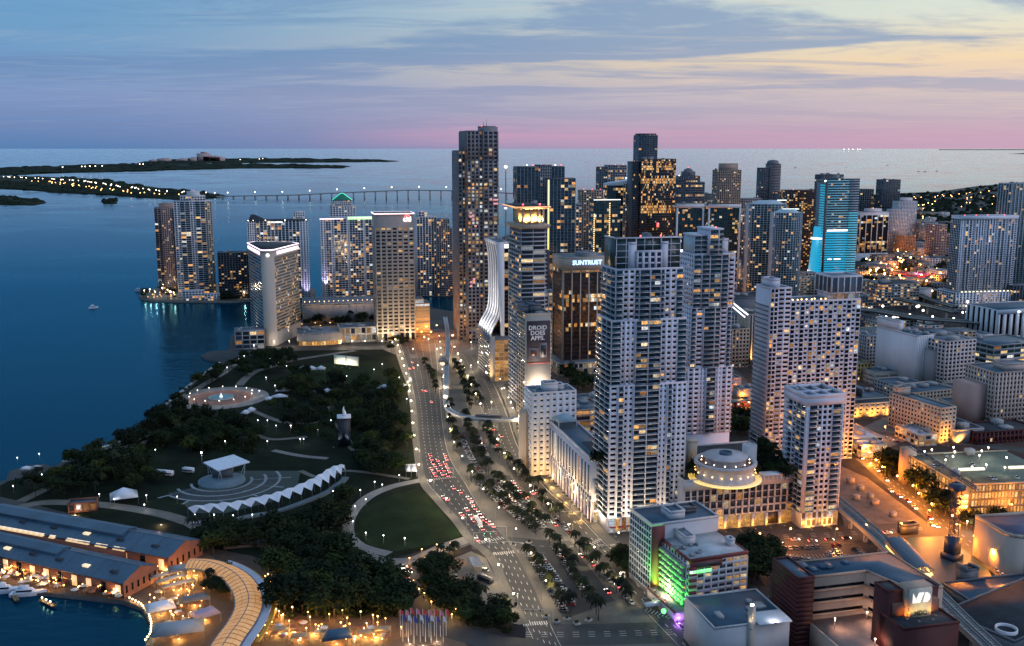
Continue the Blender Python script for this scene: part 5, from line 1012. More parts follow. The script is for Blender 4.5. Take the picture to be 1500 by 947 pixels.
# maroon corner balconies, attic panel and sign
k = np.linspace(3, Hh - 4.5, 8); b.part('corner_balcony', mar).boxes([(5.4, -1.1, z) for z in k], [(6 + W * .09, .2, z + 1.2) for z in k]); b.part('corner_slab', b.wall).boxes([(5.3, -1.2, z - .35) for z in k], [(6 + W * .1, .15, z) for z in k])
b.part('attic_panel', mar).box(6.2, W * .62, -.55, .1, Hh - 4.2, Hh - 1); b.part('attic_recess', darkg).box(9, W * .58, -.62, -.5, Hh - 3.4, Hh - 1.8)
so = b.part('sign_board', e_green); so.box(W * .2, W * .46, -.9, -.6, Hh - 6.4, Hh - 4.9); b.part('sign_emblem', lamp_mat('lit_mint', (.7, 1, .75), 2)).lathe([(1.2, -.15), (1.2, .15)], (0, 0), 14)
m = b.parts[('sign_emblem', 'lit_mint')][0]; m.V[-1] = np.stack([m.V[-1][:, 0] + W * .19, m.V[-1][:, 2] - .9, m.V[-1][:, 1] + Hh - 5.6], -1)
# green court on the boulevard side
b.part('podium', b.wall).box(-1.5, 8, -1, hb, 0, 4.2); b.part('podium_fascia', mar).boxes([(-1.9, -1.2, 4.2)], [(-1.4, hb, 5.0)]); b.part('court_floor', grey).box(-1.4, 6, -.9, hb, 4.2, 4.4)
for i in range(7):
    for j in range(9):
        z = 5.2 + i * 3.05; v0 = 2.6 + j * (hb - 3) / 9
        m = MB(); m.box(4.2 - .1 * i, 6.1, v0 + .2 + (.8 if (i + j) % 2 else 0), v0 + 2.3, z, z + 1.5); m.build('balcony', concrete, b.root)
b.face((6, hb), (6, 0), 4.4, Hh - 1, nb=9, nf=7, sh=1.5, pw=1.4, bp=.1, pp=.15, gl=g_dark, lit=.05)
for v0 in (4, 10, 16, 22): flood((-.6, v0, 4.5), 15000, (.05, 1, .08), (6, v0, 14), R(140), parent=b.root)
flood((2, hb - 2, 4.5), 4000, (.3, 1, .1), (6, hb, 10), R(140), parent=b.root)
# tall rear wing: gridded flank
b.face((0, D), (0, hb), 2, Hb - 1, nb=9, nf=10, sh=.9, pw=.35, bp=.2, pp=.35, gl=g_blue, lit=.0, band=MATS['pale_blue_stucco'], pier=MATS['pale_blue_stucco'], solo=True); b.face((W, 0), (W, D), 3, Hh - 2, bw=4.5, fh=3.2, sh=1.6, pw=2, lit=.1)
b.part('wall', mar).box(0.1, 7, hb - .3, hb + .1, 0, Hb - .5); b.vol(W * .33, W * .55, hb + 4, hb + 14, Hb, Hb + 3.4, '', rmat=roofblue); b.vol(W * .52, W * .8, hb + 9, hb + 15, Hb, Hb + 2.4, '', wall=darkg); b.vol(W * .33, W * .47, 15, hb - .3, Hh, Hh + 4.4, '', par=.6)
b.vol(W * .86, W * .94, 8, 12, Hh, Hh + 3, ''); 
for i in range(14):
    c = (rng.uniform(W * .12, W * .5), rng.uniform(3, 16)); s_ = rng.uniform(.5, 1.3); m = MB(); m.box(c[0] - s_, c[0] + s_, c[1] - s_, c[1] + s_, Hh, Hh + rng.uniform(.6, 1.8)); m.build('roof_unit', steel, b.root)
b.finish()
HOT = b
# forecourt tent and ornament
for (px, py, mm_, lb) in ((972, 905, e_green, 'green glowing sphere lamp at the hotel driveway'), (993, 912, lamp_mat('lit_violet', (.45, .12, 1), 1.5), 'violet glowing sphere lamp at the hotel corner')):
    c = G(px, py); r0 = empty('sphere_lamp', (c[0], c[1], 0), 0, lb, 'lamp'); m = MB(); m.tube([(0, 0, 0), (0, 0, 2.2)], .12, 6); m.build('post', steel, r0); m = MB(); m.lathe([(.05, 2), (.9, 2.3), (1.3, 3.2), (.9, 4.1), (.05, 4.4)], (0, 0), 12); m.build('globe', mm_, r0, smooth=True)
flood((G(995, 915)[0], G(995, 915)[1], 0), 2500, (.5, .2, 1), None, label='violet floodlight on the pavement at the hotel corner')
c = G(955, 893); r0 = empty('entrance_tent', (c[0], c[1], 0), R(19), 'small white entrance tent beside the green court hotel', 'tent'); m = MB(); m.prism([(-4, -2.4), (4, -2.4), (4, 2.4), (-4, 2.4)], 2.8, 4, top=[(-3.6, -.1), (3.6, -.1), (3.6, .1), (-3.6, .1)], bottom=True); m.build('roof', white, r0)
for x in (-3.8, 3.8):
    for y in (-2.2, 2.2): m = MB(); m.tube([(x, y, 0), (x, y, 2.8)], .08, 5); m.build('pole', white, r0)
# ================================================================ red college building
b = Bld('college_building', 'maroon and beige college building with lit monogram tower and terrace', 'building', 1157, 1380, 985, 868, 50, -14, wall=redbr); W, D = b.w, b.d
A0 = b.A
def L(px, py, z): return b.loc(px, py, z)
zt = 34.0
bei = mat('college_beige', (.42, .30, .23), .8, .12, .1)
p = L(1157, 840, zt); q = L(1193, 847, zt); u0, v0, u1 = p[0], q[1], q[0]
b.vol(u0, u1, v0, v0 + 22, 0, zt, 'FL', par=.9, rmat=roofblue, nb=1, fh=2.1, sh=1.9, pw=0, bp=.18, gl=g_black, lit=0)
zr = 31.5; pa = L(1192, 853, zr); pb = L(1290, 852, zr); pc = L(1298, 880, zr - 1)
vb = pa[1] + 4; ue = pb[0]; b.poly([(u1, vb), (ue, vb), (ue + 7, vb - 22), (ue + 22, vb - 22), (ue + 22, vb + 16), (u1, vb + 16)], 0, zr, faces=[], wall=bei, rmat=roofblue, par=.8)
for i_, (pa_, pb_) in enumerate((((u1, vb), (ue, vb)), ((ue, vb), (ue + 7, vb - 22)))):
    pa_, pb_ = np.array(pa_), np.array(pb_); ln = np.linalg.norm(pb_ - pa_); t_ = (pb_ - pa_) / ln; n_ = np.array([t_[1], -t_[0]]); zz = [zr - 5.6, zr - 11.2, zr - 16.8]
    b.part('window_slot', g_black).boxes([(2, -.1, z) for z in zz], [(ln - 1, .06, z + 1.3) for z in zz], (pa_, t_, n_)); b.part('ledge', bei).boxes([(.4, -.1, z - .9) for z in zz], [(ln - .2, .5, z) for z in zz], (pa_, t_, n_))
b.part('terrace', mat('terrace_paving', (.34, .23, .20), .8, .2, .2, fine=.15)).box(u1, ue + 18, vb - 46, vb, 0, 12); b.part('terrace_parapet', bei).boxes([(u1 - 1, vb - 46, 0)], [(u1 + .2, vb, 13.4)])
b.part('stair_drum', bei).lathe([(3.4, 12), (3.4, 15.5), (2.8, 15.5)], (ue + 4, vb - 12), 18)
ut, vt = L(1300, 868, 37)[0], L(1300, 868, 37)[1]; ut2 = L(1375, 880, 30)[0]
b.vol(ut, ut2, vt - 12, vt + 4, 0, 26.5, '', par=.8, rmat=roofd); b.vol(ut, ut + 7, vt, vt + 9, 0, 37, '', par=.7, rmat=roofd); b.vol(ut + 17, ut2, vt + 2, vt + 9, 0, 35.5, '', par=.6)
b.part('tower_recess', brickpave).box(ut + 2.6, ut2 - 1.4, vt - 1, vt + 5, 26, 32); cxm = (ut + ut2) / 2 + .5
panel = [(cxm - 5, vt - 3.6), (cxm + 5, vt - 3.6), (cxm + 5, vt - 2.2), (cxm - 5, vt - 2.2)]; m = MB(); m.box(cxm - 5, cxm + 5, vt - 3.6, vt - 2, 26.4, 38.5); pn = m.build('monogram_panel', mat('panel_stone', (.55, .50, .40), .7, .15, .2), b.root)
m = MB(); m.boxes([(cxm - 5.6, vt - 2.4, 26)], [(cxm + 5.6, vt + 3, 39.3)]); m.build('panel_frame', bei, b.root)
ml_ = lamp_mat('lit_monogram', (1, .93, .8), .75)
def flat(pts, nm): # raised monogram shape on the panel face
    m = MB(); y0, y1 = vt - 3.85, vt - 3.6; k = len(pts)
    m.face([(cxm + x, y0, 34.9 + z) for x, z in pts]); m.quads([[(cxm + pts[i][0], y0, 34.9 + pts[i][1]), (cxm + pts[i][0], y1, 34.9 + pts[i][1]), (cxm + pts[(i+1) % k][0], y1, 34.9 + pts[(i+1) % k][1]), (cxm + pts[(i+1) % k][0], y0, 34.9 + pts[(i+1) % k][1])] for i in range(k)]); return m.build(nm, ml_, pn)
flat([(-3.9, -2.0), (-1.6, -2.0), (-3.9, 2.2)], 'monogram_triangle'); flat([(-1.5, -2.0), (-.5, -2.0), (1.2, 2.2), (-1.2, 2.2), (-2.2, -.2)], 'monogram_bar'); flat([(.9, -2.0)] + [(2.1 + 2.1 * math.sin(a), 2.1 * math.cos(a) * -1) for a in np.linspace(.2, math.pi, 9)] + [(1.8, 2.1)], 'monogram_bow')
text('MDC', 2.6, mat('letter_dark', (.03, .04, .03), .5, 0), pn, (cxm + .1, vt - 3.8, 28.2), (R(90), 0, 0), 'monogram_lettering', .1, bold=.1)
b.gear(u1 + 2, ue, vb + 3, vb + 14, zr, 6, (.8, 2), (1.5, 5), roofblue); b.finish()
for x in (-3.2, 3.2): flood((cxm + x, vt - 7.5, 26.6), 1300, (1, .74, .30), (cxm + x * .6, vt - 3, 33), R(110), parent=b.root)
TERR = [b.A + b.u * x + b.v * y for x, y in ((u1 + 8, vb - 10), (ue - 4, vb - 8), (u1 + 14, vb - 30), (ue + 4, vb - 30), (u1 + 26, vb - 18))]
for s_ in (-1, 1): flood((cxm + s_ * 6.6, vt - 4.6, 26.6), 1500, (1, .36, .05), (cxm + s_ * 6.4, vt, 29), R(130), parent=b.root)
COL = b
# blue-roofed hall with lit pylon
b = Bld('hall_building', 'low hall with blue roof and lit pylon beside the college', 'building', 1044, 1154, 985, 922, 30, -14, wall=mat('hall_pale', (.45, .45, .46), .8, .1, .1)); W, D, Hh = b.w, b.d, b.h
b.vol(0, W, 0, D, 0, Hh, '', rmat=roofblue, par=.7); b.part('pylon', cream).boxes([(W * .44, -1, 0), (W * .47, -1.2, Hh + 3)], [(W * .52, .4, Hh + 8.5), (W * .49, -1, Hh + 8)]); b.part('pylon_lamp', e_globe).box(W * .46, W * .5, -.6, 0, Hh + 8.5, Hh + 9.3); b.gear(2, W - 3, 4, D - 3, Hh, 4, (.8, 1.6), (2, 5)); b.part('white_canopy', white).box(W * .55, W * .98, -3, 8, Hh + .6, Hh + 1.2)
b.finish(); flood((W * .75, -3.5, Hh + 1.3), 900, (1, .95, .9), None, parent=b.root); flood((W * .42, -4, Hh), 1600, (1, .85, .55), (W * .48, -.5, Hh + 5), R(90), parent=b.root)
# round-roofed white annex at the right edge
b = Bld('round_annex', 'white annex with rounded blue roof parapet beside the palm lined street', 'building', 1478, 1560, 848, 790, 30, -10, wall=cream); W, D, Hh = b.w, b.d, b.h
ring = [(0, D), (0, 6), (2, 2), (6, 0), (W, 0), (W, D)]; b.poly(ring, 0, Hh, faces=[], par=1.6, rmat=mat('roof_violet', (.08, .08, .14), .7, .2, .2)); b.face((8, 0), (W, 0), 3, Hh - 5, nb=6, nf=2, sh=1.4, pw=1.4, lit=.5, solo=True); b.finish()
# ================================================================ downtown blocks on the right
def blk(lb, xl, xr, yb, yt, d, nm='office_block', **k):
    k.setdefault('az', -14); return simple(nm, lb, xl, xr, yb, yt, d, **k)
PW = dict(fh=3.6, bw=3.6, sh=1.7, pw=1.6, gl=g_black, lit=.05)
blk('pale bluish office block with long window rows right of the wide white slab', 1267, 1290, 540, 494, 50, wall=grey, **dict(PW, lit=.02))
blk('small ochre house with square windows below the pale bluish block', 1250, 1274, 560, 535, 14, wall=mat('ochre', (.42, .28, .10), .8, .15, .1), rmat=roofblue, **dict(PW, sh=2))
b = Bld('theatre_building', 'long sloping blue-roofed hall above the orange lit street', 'building', 1248, 1330, 612, 594, 60, -14, wall=cream); W = b.w
b.vol(0, W, 0, 14, 0, b.h, 'F', rmat=roofd, **dict(PW, bw=5, sh=2.2, pw=3)); m = b.part('sloped_roof', roofblue); m.prism([(0, 14), (W * .8, 14), (W * .35, 78), (-8, 78)], 0, [b.h + 2, b.h + 2, b.h + 9, b.h + 9]); b.part('roof_ridge', roofd).boxes([(W * .3, 14, b.h + 2)], [(W * .34, 60, b.h + 8.6)]); b.gear(2, W * .7, 16, 40, b.h + 4, 4, (1, 2.5), (2, 4)); b.finish()
for f in (.05, .35, .65, .92): o_ = b.A + b.u * W * f - b.v * 6; flood((o_[0], o_[1], 0), 16000, (1, .42, .06), (o_[0] + b.v[0]*6, o_[1] + b.v[1]*6, 5), R(130), label='orange floodlight below the long sloping hall', group='orange floodlights along the hall')
blk('low cream block with amber doorway between the hall and the blank white wall', 1280, 1322, 566, 547, 20, wall=cream, rmat=roofblue, **dict(PW, bw=12, sh=4, lit=.3))
b = Bld('office_block', 'tall blank white block with narrow slit windows on one end', 'building', 1338, 1362, 572, 494, 55, -18, wall=white); b.vol(0, b.w, 0, 55, 0, b.h, 'F', rmat=roofblue, fh=60, nf=1, nb=9, sh=3, pw=1.6, gl=g_black, lit=0); b.vol(0, 6, 26, 55, b.h, b.h + 9, '', rmat=roofblue); b.gear(6, b.w - 1, 4, 50, b.h, 6); b.finish()
blk('pinkish white office block with even window grid beside the blank white block', 1380, 1424, 578, 502, 34, az=-20, wall=mat('rose_white', (.54, .47, .46), .8, .1, .06), **dict(PW, bw=4.2))
blk('plain narrow wall block left of the even window grid block', 1362, 1379, 575, 514, 20, az=-20, wall=grey, rmat=roofblue, sides='')
blk('grey block with lit ribbon windows behind the punched beige hotel', 1452, 1520, 560, 508, 40, az=-22, wall=grey, rmat=roofblue, **dict(fh=4.6, bw=8, sh=2.2, pw=.4, lit=.2, gl=g_green))
b = Bld('government_building', 'white government block with tall dark window slits', 'building', 1459, 1560, 500, 456, 50, -16, wall=white); b.vol(0, b.w, 0, 50, 0, b.h, 'FL', rmat=roofblue, fh=80, nf=1, bw=9, sh=5, pw=4.6, pp=.9, gl=g_black, lit=.05); b.part('top_band', white).box(-.3, b.w + .3, -1, .1, b.h - 4, b.h + .8); b.beacon(b.w * .28, -1, b.h - 3, e_globec, 1.2); b.finish()
b = Bld('hotel_block', 'beige punched-window block beside the rooftop car park', 'building', 1452, 1560, 628, 548, 34, -14, wall=mat('peach', (.50, .40, .35), .8, .1, .06)); b.vol(0, b.w, 0, 34, 0, b.h, 'FL', rmat=roofblue, **dict(PW, fh=3.5, bw=3.3, lit=.04)); b.vol(b.w * .2, b.w * .5, 6, 20, b.h, b.h + 5, ''); b.part('flank', pink).box(-14, -.2, 8, 30, 0, b.h - 10); b.finish()
b = Bld('apartment_block', 'long orange lit apartment block with tiny windows', 'building', 1375, 1397, 650, 600, 52, -22, wall=cream); b.vol(0, b.w, 0, 52, 0, b.h, 'FL', rmat=roofblue, **dict(PW, fh=3.3, bw=3.3, lit=.06)); b.vol(2, b.w - 2, 44, 52, b.h, b.h + 5, ''); b.finish()
for f in (.1, .9): o_ = b.A + b.u * b.w * f - b.v * 8; flood((o_[0], o_[1], 0), 26000, (1, .40, .06), (o_[0] + b.v[0]*8, o_[1] + b.v[1]*8, 8), R(120), label='orange floodlight at the end of the long apartment block', group='orange floodlights at the apartment block')
o_ = b.A - b.u * 9 + b.v * 22; flood((o_[0], o_[1], 0), 22000, (1, .6, .25), (o_[0] + 9, o_[1], 8), R(130), label='amber floodlight along the flank of the apartment block')
b = Bld('office_block', 'low building with glowing yellow wall behind the long apartment block', 'building', 1396, 1434, 616, 594, 20, -14, wall=cream); b.vol(0, b.w, 0, 20, 0, b.h, '', rmat=roofblue); b.finish(); o_ = b.A + b.u * b.w * .5 - b.v * 5; flood((o_[0], o_[1], 0), 26000, (1, .62, .05), (o_[0] + b.v[0]*5, o_[1] + b.v[1]*5, 5), R(140), label='yellow floodlight on the low wall behind the apartment block')
blk('flat dark-roofed warehouse between the apartment block and the rooftop car park', 1398, 1440, 650, 632, 30, wall=grey, rmat=roofd, sides='', nm='warehouse'); blk('maroon-roofed low block beside the punched beige block', 1430, 1520, 652, 636, 26, wall=redbr, rmat=roofd, **dict(PW, lit=.1))
for xl, xr, yb, yt, d, lb in ((1240, 1292, 658, 645, 34, 'white flat-roofed shop row at the orange corner'), (1262, 1298, 672, 655, 16, 'small white shop with canopy at the orange corner'), (1345, 1372, 655, 640, 28, 'white shed with curved end beside the long apartment block')):
    b = blk(lb, xl, xr, yb, yt, d, nm='shop', wall=cream, rmat=mat('roof_light', (.34, .40, .48), .8, .2, .1), **dict(fh=4, bw=5, sh=1.4, pw=1, lit=.4))
for px, py in ((1250, 664), (1275, 680), (1300, 668)): c = G(px, py); flood((c[0], c[1], 0), 15000, (1, .42, .05), None, label='orange floodlight by the shops at the corner', group='orange floodlights at the corner shops')
for i, (xl, xr, yb, yt, d, wl, lb) in enumerate(((1283, 1330, 640, 600, 6, pink, ''),)): pass
blk('blue-roofed low block below the wide window grid', 1330, 1400, 600, 578, 30, az=-20, wall=cream, rmat=roofblue, **dict(PW)); blk('cream low warehouse wall right of the window grid block', 1400, 1438, 592, 570, 20, wall=cream, rmat=roofblue, sides='')
blk('low terraced house row left of the blue-roofed low block', 1310, 1350, 588, 566, 26, az=-20, wall=grey, rmat=roofblue, nm='house_row', **dict(PW))
# behind the second white tower
blk('brown old office block behind the second white tower', 1066, 1096, 540, 484, 24, wall=tan, rmat=roofd, **dict(PW, fh=4, lit=.08)); b = blk('old office block with lit amber pilasters behind the wide slab', 1095, 1120, 535, 462, 24, wall=beige, rmat=roofd, **dict(fh=40, nf=1, bw=3, sh=1, pw=1.2, pp=.9, lit=.4, glow=.3)); o_ = b.A - b.v * 6; flood((o_[0] + 6, o_[1], 0), 50000, (1, .5, .15), (o_[0] + 6, o_[1] + 6, 14), R(90), label='amber floodlight at the pilastered old block')
blk('pink and white low block beside the second white tower', 1066, 1085, 582, 556, 18, wall=pink, rmat=roofblue, sides=''); blk('white low annex beside the pink block', 1084, 1110, 590, 572, 14, wall=grey, rmat=roofblue, sides=''); blk('teal-roofed market hall beside the second white tower', 1062, 1106, 604, 592, 14, wall=redbr, rmat=mat('roof_teal', (.06, .16, .14), .6, .2, .2), nm='hall', **dict(PW, lit=.3))
blk('dark round-roofed arena hall behind the second white tower', 1070, 1120, 470, 438, 40, wall=slate, rmat=roofd, nm='arena', sides=''); blk('grey flat block with roof boxes below the arena hall', 1070, 1118, 500, 462, 30, wall=grey, rmat=roofblue, gear=6, **dict(PW, lit=.1)); blk('pale slab lit from within behind the second white tower', 1068, 1084, 425, 383, 20, wall=cream, **dict(fh=3.6, bw=4, sh=1.4, pw=1, lit=.7, glow=.6)); blk('slim pale pylon block with amber edge behind the second white tower', 1092, 1102, 425, 392, 14, wall=grey, **dict(fh=3.6, bw=3, lit=.3))
# ---------------------------------------------------------------- rooftop car park
b = Bld('parking_garage', 'large open parking garage with lamp-lit car park roof', 'garage', 1402, 1560, 757, 712, 60, -7, wall=mat('garage_concrete', (.40, .36, .27), .8, .15, .1)); W, D, Hh = b.w, b.d, b.h
b.part('wall', b.wall).box(.8, W, .8, D, 0, Hh - .6); b.part('roof_deck', mat('deck_green_grey', (.10, .13, .10), .85, .3, .05, fine=.25)).box(0, W, 0, D, Hh - .6, Hh)
g_gar = glass('garage_light', (.10, .09, .06), .5, warm=1.3, gain=1.05)
b_gar = mat('garage_band', (.17, .15, .11), .8, .15, .1)
b.face((6, .2), (W, .2), .3, Hh - .4, nb=30, nf=4, sh=1.15, pw=.5, bp=.5, pp=.3, gl=g_gar, lit=.97, mode='full', band=b_gar, pier=b_gar); b.face((.2, D), (.2, 0), .3, Hh - .4, nb=16, nf=4, sh=1.15, pw=.5, bp=.5, pp=.3, gl=g_gar, lit=.97, mode='full', band=b_gar, pier=b_gar)
b.part('stair_tower', MATS['ochre']).box(-2.5, 6, -1.5, 4, 0, Hh + 4); b.part('stair_window', lamp_mat('lit_stair', (1, .58, .06), .9)).boxes([(-1.6, -1.75, 2 + 3.2 * i) for i in range(4)], [(5, -1.5, 4.4 + 3.2 * i) for i in range(4)]); b.part('corner_tower', tan).box(-3, 5, D - 2, D + 5, 0, Hh + 4.5)
b.part('ramp_light', lamp_mat('lit_ramp', (1, .86, .55), 1.2)).boxes([(W * .22, D * .42, Hh + .1), (W * .7, D * .42, Hh + .1)], [(W * .46, D * .45, Hh + 1.4), (W * .96, D * .45, Hh + 1.4)]); b.part('deck_parapet', b.wall).boxes([(0, -.2, Hh), (-.2, 0, Hh), (0, D - .2, Hh)], [(W, .2, Hh + 1), (.2, D, Hh + 1), (W, D + .2, Hh + 1)]); b.part('roof_lift_head', grey).boxes([(W * .55, D * .9, Hh), (W * .12, D * .3, Hh)], [(W * .62, D * .98, Hh + 4), (W * .16, D * .4, Hh + 3)])
GAR = b; b.finish()
# ---------------------------------------------------------------- tower crane mast
A = G(1394, 818); r0 = empty('tower_crane', (A[0], A[1], 0), R(20), 'blue lattice tower crane mast on the building site', 'crane'); ht = hgt(A, 718); cr = mat('crane_blue', (.03, .05, .10), .5, .2, .3)
m = MB(); s_ = 1.6
for x in (-s_, s_):
    for y in (-s_, s_): m.tube([(x, y, 0), (x, y, ht)], .22, 4)
z = 0
while z < ht - 3:
    for (xa, ya), (xb, yb_) in (((-s_, -s_), (s_, -s_)), ((s_, -s_), (s_, s_)), ((s_, s_), (-s_, s_)), ((-s_, s_), (-s_, -s_))): m.tube([(xa, ya, z), (xb, yb_, z + 3)], .12, 4); m.tube([(xb, yb_, z), (xa, ya, z + 3)], .12, 4)
    z += 3
m.build('mast', cr, r0); m = MB(); m.box(-4, 4, -4, 4, 0, 3); m.box(-3, 3, -3, 3, 3, 12); m.build('base', cr, r0); m = MB(); m.box(-3, 3, -3, 3, ht, ht + 3); m.box(1, 4.5, -4.5, -1, ht - 1, ht + 3); m.build('cab', cr, r0)
m = MB(); jd = 34
for y in (-.9, .9): m.tube([(-12, y, ht + 3.4), (jd, y, ht + 16)], .25, 4)
m.tube([(-12, 0, ht + 5), (jd, 0, ht + 17.6)], .25, 4)
for i in range(24):
    x = -12 + i * (jd + 12) / 24; zz = ht + 3.4 + (x + 12) * 12.6 / (jd + 12); m.tube([(x, -.9, zz), (x + 1, 0, zz + 1.7)], .12, 4); m.tube([(x + 1, 0, zz + 1.7), (x + 1.9, .9, zz + .5)], .12, 4)
m.build('jib', cr, r0); r0.rotation_euler = (0, 0, R(118))
# ---------------------------------------------------------------- elevated railway
VP = [(1194, 704), (1224, 733), (1258, 762), (1290, 790), (1330, 830), (1369, 868), (1414, 913), (1448, 945), (1500, 995)]
zv = 9.0; P = smooth([G(*p, zv) for p in VP], 6)
r0 = empty('elevated_railway', (P[0][0], P[0][1], 0), 0, 'elevated twin-track railway viaduct running past the college', 'viaduct'); base_ = np.array([P[0][0], P[0][1]])
def ribbon(pts, off, wd, z0, z1, m_, nm, par, org):
    m = MB(); a_, b_ = [], []
    for i, p in enumerate(pts):
        d = pts[min(i + 1, len(pts) - 1)] - pts[max(i - 1, 0)]; d = d / np.linalg.norm(d); n = np.array([-d[1], d[0]]); a_.append(p + n * (off + wd / 2) - org); b_.append(p + n * (off - wd / 2) - org)
    zz0 = z0 if hasattr(z0, '__len__') else [z0] * len(pts); zz1 = z1 if hasattr(z1, '__len__') else [z1] * len(pts); q = []
    for i in range(len(pts) - 1):
        A_, B_, C_, D_ = a_[i], a_[i+1], b_[i+1], b_[i]; l0, l1, h0, h1 = zz0[i], zz0[i+1], zz1[i], zz1[i+1]
        q += [[(*D_, h0), (*C_, h1), (*B_, h1), (*A_, h0)], [(*A_, l0), (*A_, h0), (*B_, h1), (*B_, l1)], [(*D_, l0), (*C_, l1), (*C_, h1), (*D_, h0)], [(*A_, l0), (*B_, l1), (*C_, l1), (*D_, l0)]]
    m.quads(q); return m.build(nm, m_, par)
ribbon(P, -2.4, 3.6, zv - 1.6, zv, concrete, 'deck', r0, base_); ribbon(P, 2.4, 3.6, zv - 1.6, zv, concrete, 'deck', r0, base_)
for o_ in (-4.1, -.7, .7, 4.1): ribbon(P, o_, .3, zv, zv + 1.0, mat('parapet_grey', (.26, .27, .29), .7, .2, .2), 'parapet', r0, base_)
for o_ in (-3.1, -1.7, 1.7, 3.1): ribbon(P, o_, .16, zv, zv + .2, steel, 'rail', r0, base_)
m = MB()
for i in range(len(P) - 1):
    d = P[i+1] - P[i]; ln_ = np.linalg.norm(d); d = d / ln_; n = np.array([-d[1], d[0]])
    for s_ in np.arange(0, ln_, 1.5):
        for o_ in (-2.4, 2.4): m.boxes([(s_, o_ - 1.3, zv + .01)], [(s_ + .35, o_ + 1.3, zv + .09)], (P[i] - base_, d, n))
m.build('sleepers', mat('sleeper', (.10, .095, .09), .9, .2, .5), r0, kind='stuff')
for i in range(2, len(P) - 1, 4):
    m = MB(); m.lathe([(1.1, 0), (1.0, zv - 3), (1.6, zv - 1.7)], P[i] - base_, 10); m.build('pillar', concrete, r0)
# station roof
pn_, pf_ = G(1340, 840, 12), G(1300, 796, 12); W, D = 8.0, float(np.linalg.norm(pf_ - pn_)); b = Bld('railway_station', 'elevated station with long blue barrel roof and yellow lit platform', 'station', 1312, 1348, 845, 815, 52, math.degrees(math.atan2(*(pf_ - pn_))), wall=concrete); b.root.location = (pn_[0], pn_[1], 0)
b.part('platform', concrete).box(-1, W + 1, 0, D, 7.6, 8.8); sec = [(W / 2 - (W / 2 + 1.5) * math.cos(a), 13 + 2.6 * math.sin(a)) for a in np.linspace(0, math.pi, 10)]; m = b.part('roof', roofblue)
m.quads([[(x0, 0, z0), (x1, 0, z1), (x1, D, z1), (x0, D, z0)] for (x0, z0), (x1, z1) in zip(sec, sec[1:])]); m.quads([[(x0, 0, z0 - .3), (x0, D, z0 - .3), (x1, D, z1 - .3), (x1, 0, z1 - .3)] for (x0, z0), (x1, z1) in zip(sec, sec[1:])])
k = np.linspace(1, D - 1, 8); b.part('column', steel).boxes([(x, y, 8.8) for y in k for x in (0, W - .4)], [(x + .4, y + .4, 13.2) for y in k for x in (0, W - .4)]); b.part('support', concrete).boxes([(W / 2 - 1, y, 0) for y in np.linspace(3, D - 5, 4)], [(W / 2 + 1, y + 2, 7.6) for y in np.linspace(3, D - 5, 4)]); b.part('platform_light', e_yellow).boxes([(-1.1, .5, 10.4), (W + .9, .5, 10.4), (0, -.1, 10)], [(-.9, D - .5, 11.4), (W + 1.1, D - .5, 11.4), (W, .1, 12)]); b.finish()
for y in (.1, .4, .7, .95): flood((W / 2, y * D, 12), 900, (1, .7, .2), None, parent=b.root)
# low roofs in the lower right corner
b = Bld('warehouse', 'dark flat warehouse with white ring vent in the corner by the viaduct', 'building', 1484, 1640, 966, 942, 40, -33, wall=slate); b.vol(0, b.w, 0, 34, 0, b.h, '', rmat=roofd); m = b.part('ring_vent', white); m.lathe([(4.6, b.h), (4.6, b.h + 1.6), (4.1, b.h + 1.6), (4.1, b.h + .3)], (7, 8), 28, cap=False); b.finish()
b = Bld('warehouse', 'blue-roofed shed with bright wall lamps beside the building site', 'building', 1432, 1600, 905, 890, 20, -14, wall=slate); b.vol(0, b.w, 0, 26, 0, b.h, '', rmat=roofblue); b.finish()
for f in (.02, .2, .26, .3, .38): 
    b.beacon(b.w * f * .8, -.6, b.h - 1, e_globec, .8); flood((b.w * f * .8, -1.5, b.h - 2), 1600, (1, .92, .95), None, parent=b.root)
b = Bld('concrete_shaft', 'unfinished concrete lift shaft on the building site', 'building', 1412, 1432, 862, 838, 6, -20, wall=slate); b.vol(0, b.w, 0, 6, 0, b.h, '', par=.6, rmat=roofd); b.vol(0, 1.2, -.2, 6, b.h, b.h + 2.5, '', roof=False); b.vol(b.w - 1, b.w, -.2, 6, b.h, b.h + 1.6, '', roof=False); b.finish()
blk('blue-tarped site hut by the building site fence', 1322, 1345, 785, 772, 5, wall=darkg, rmat=roofd, sides='', nm='site_hut', gear=0)
for i, (px, py) in enumerate(((1248, 706), (1262, 716), (1276, 728), (1284, 738), (1256, 730), (1310, 755))):
    b = blk('small dusty site cabin on the vacant lot beside the viaduct', px - 4, px + 4, py + 3, py - 3, 3, az=-14 + rng.uniform(-20, 20), wall=(tan, concrete, grey)[i % 3], rmat=roofm, sides='', nm='site_cabin', par=.15, group='site cabins on the vacant lot', gear=0)
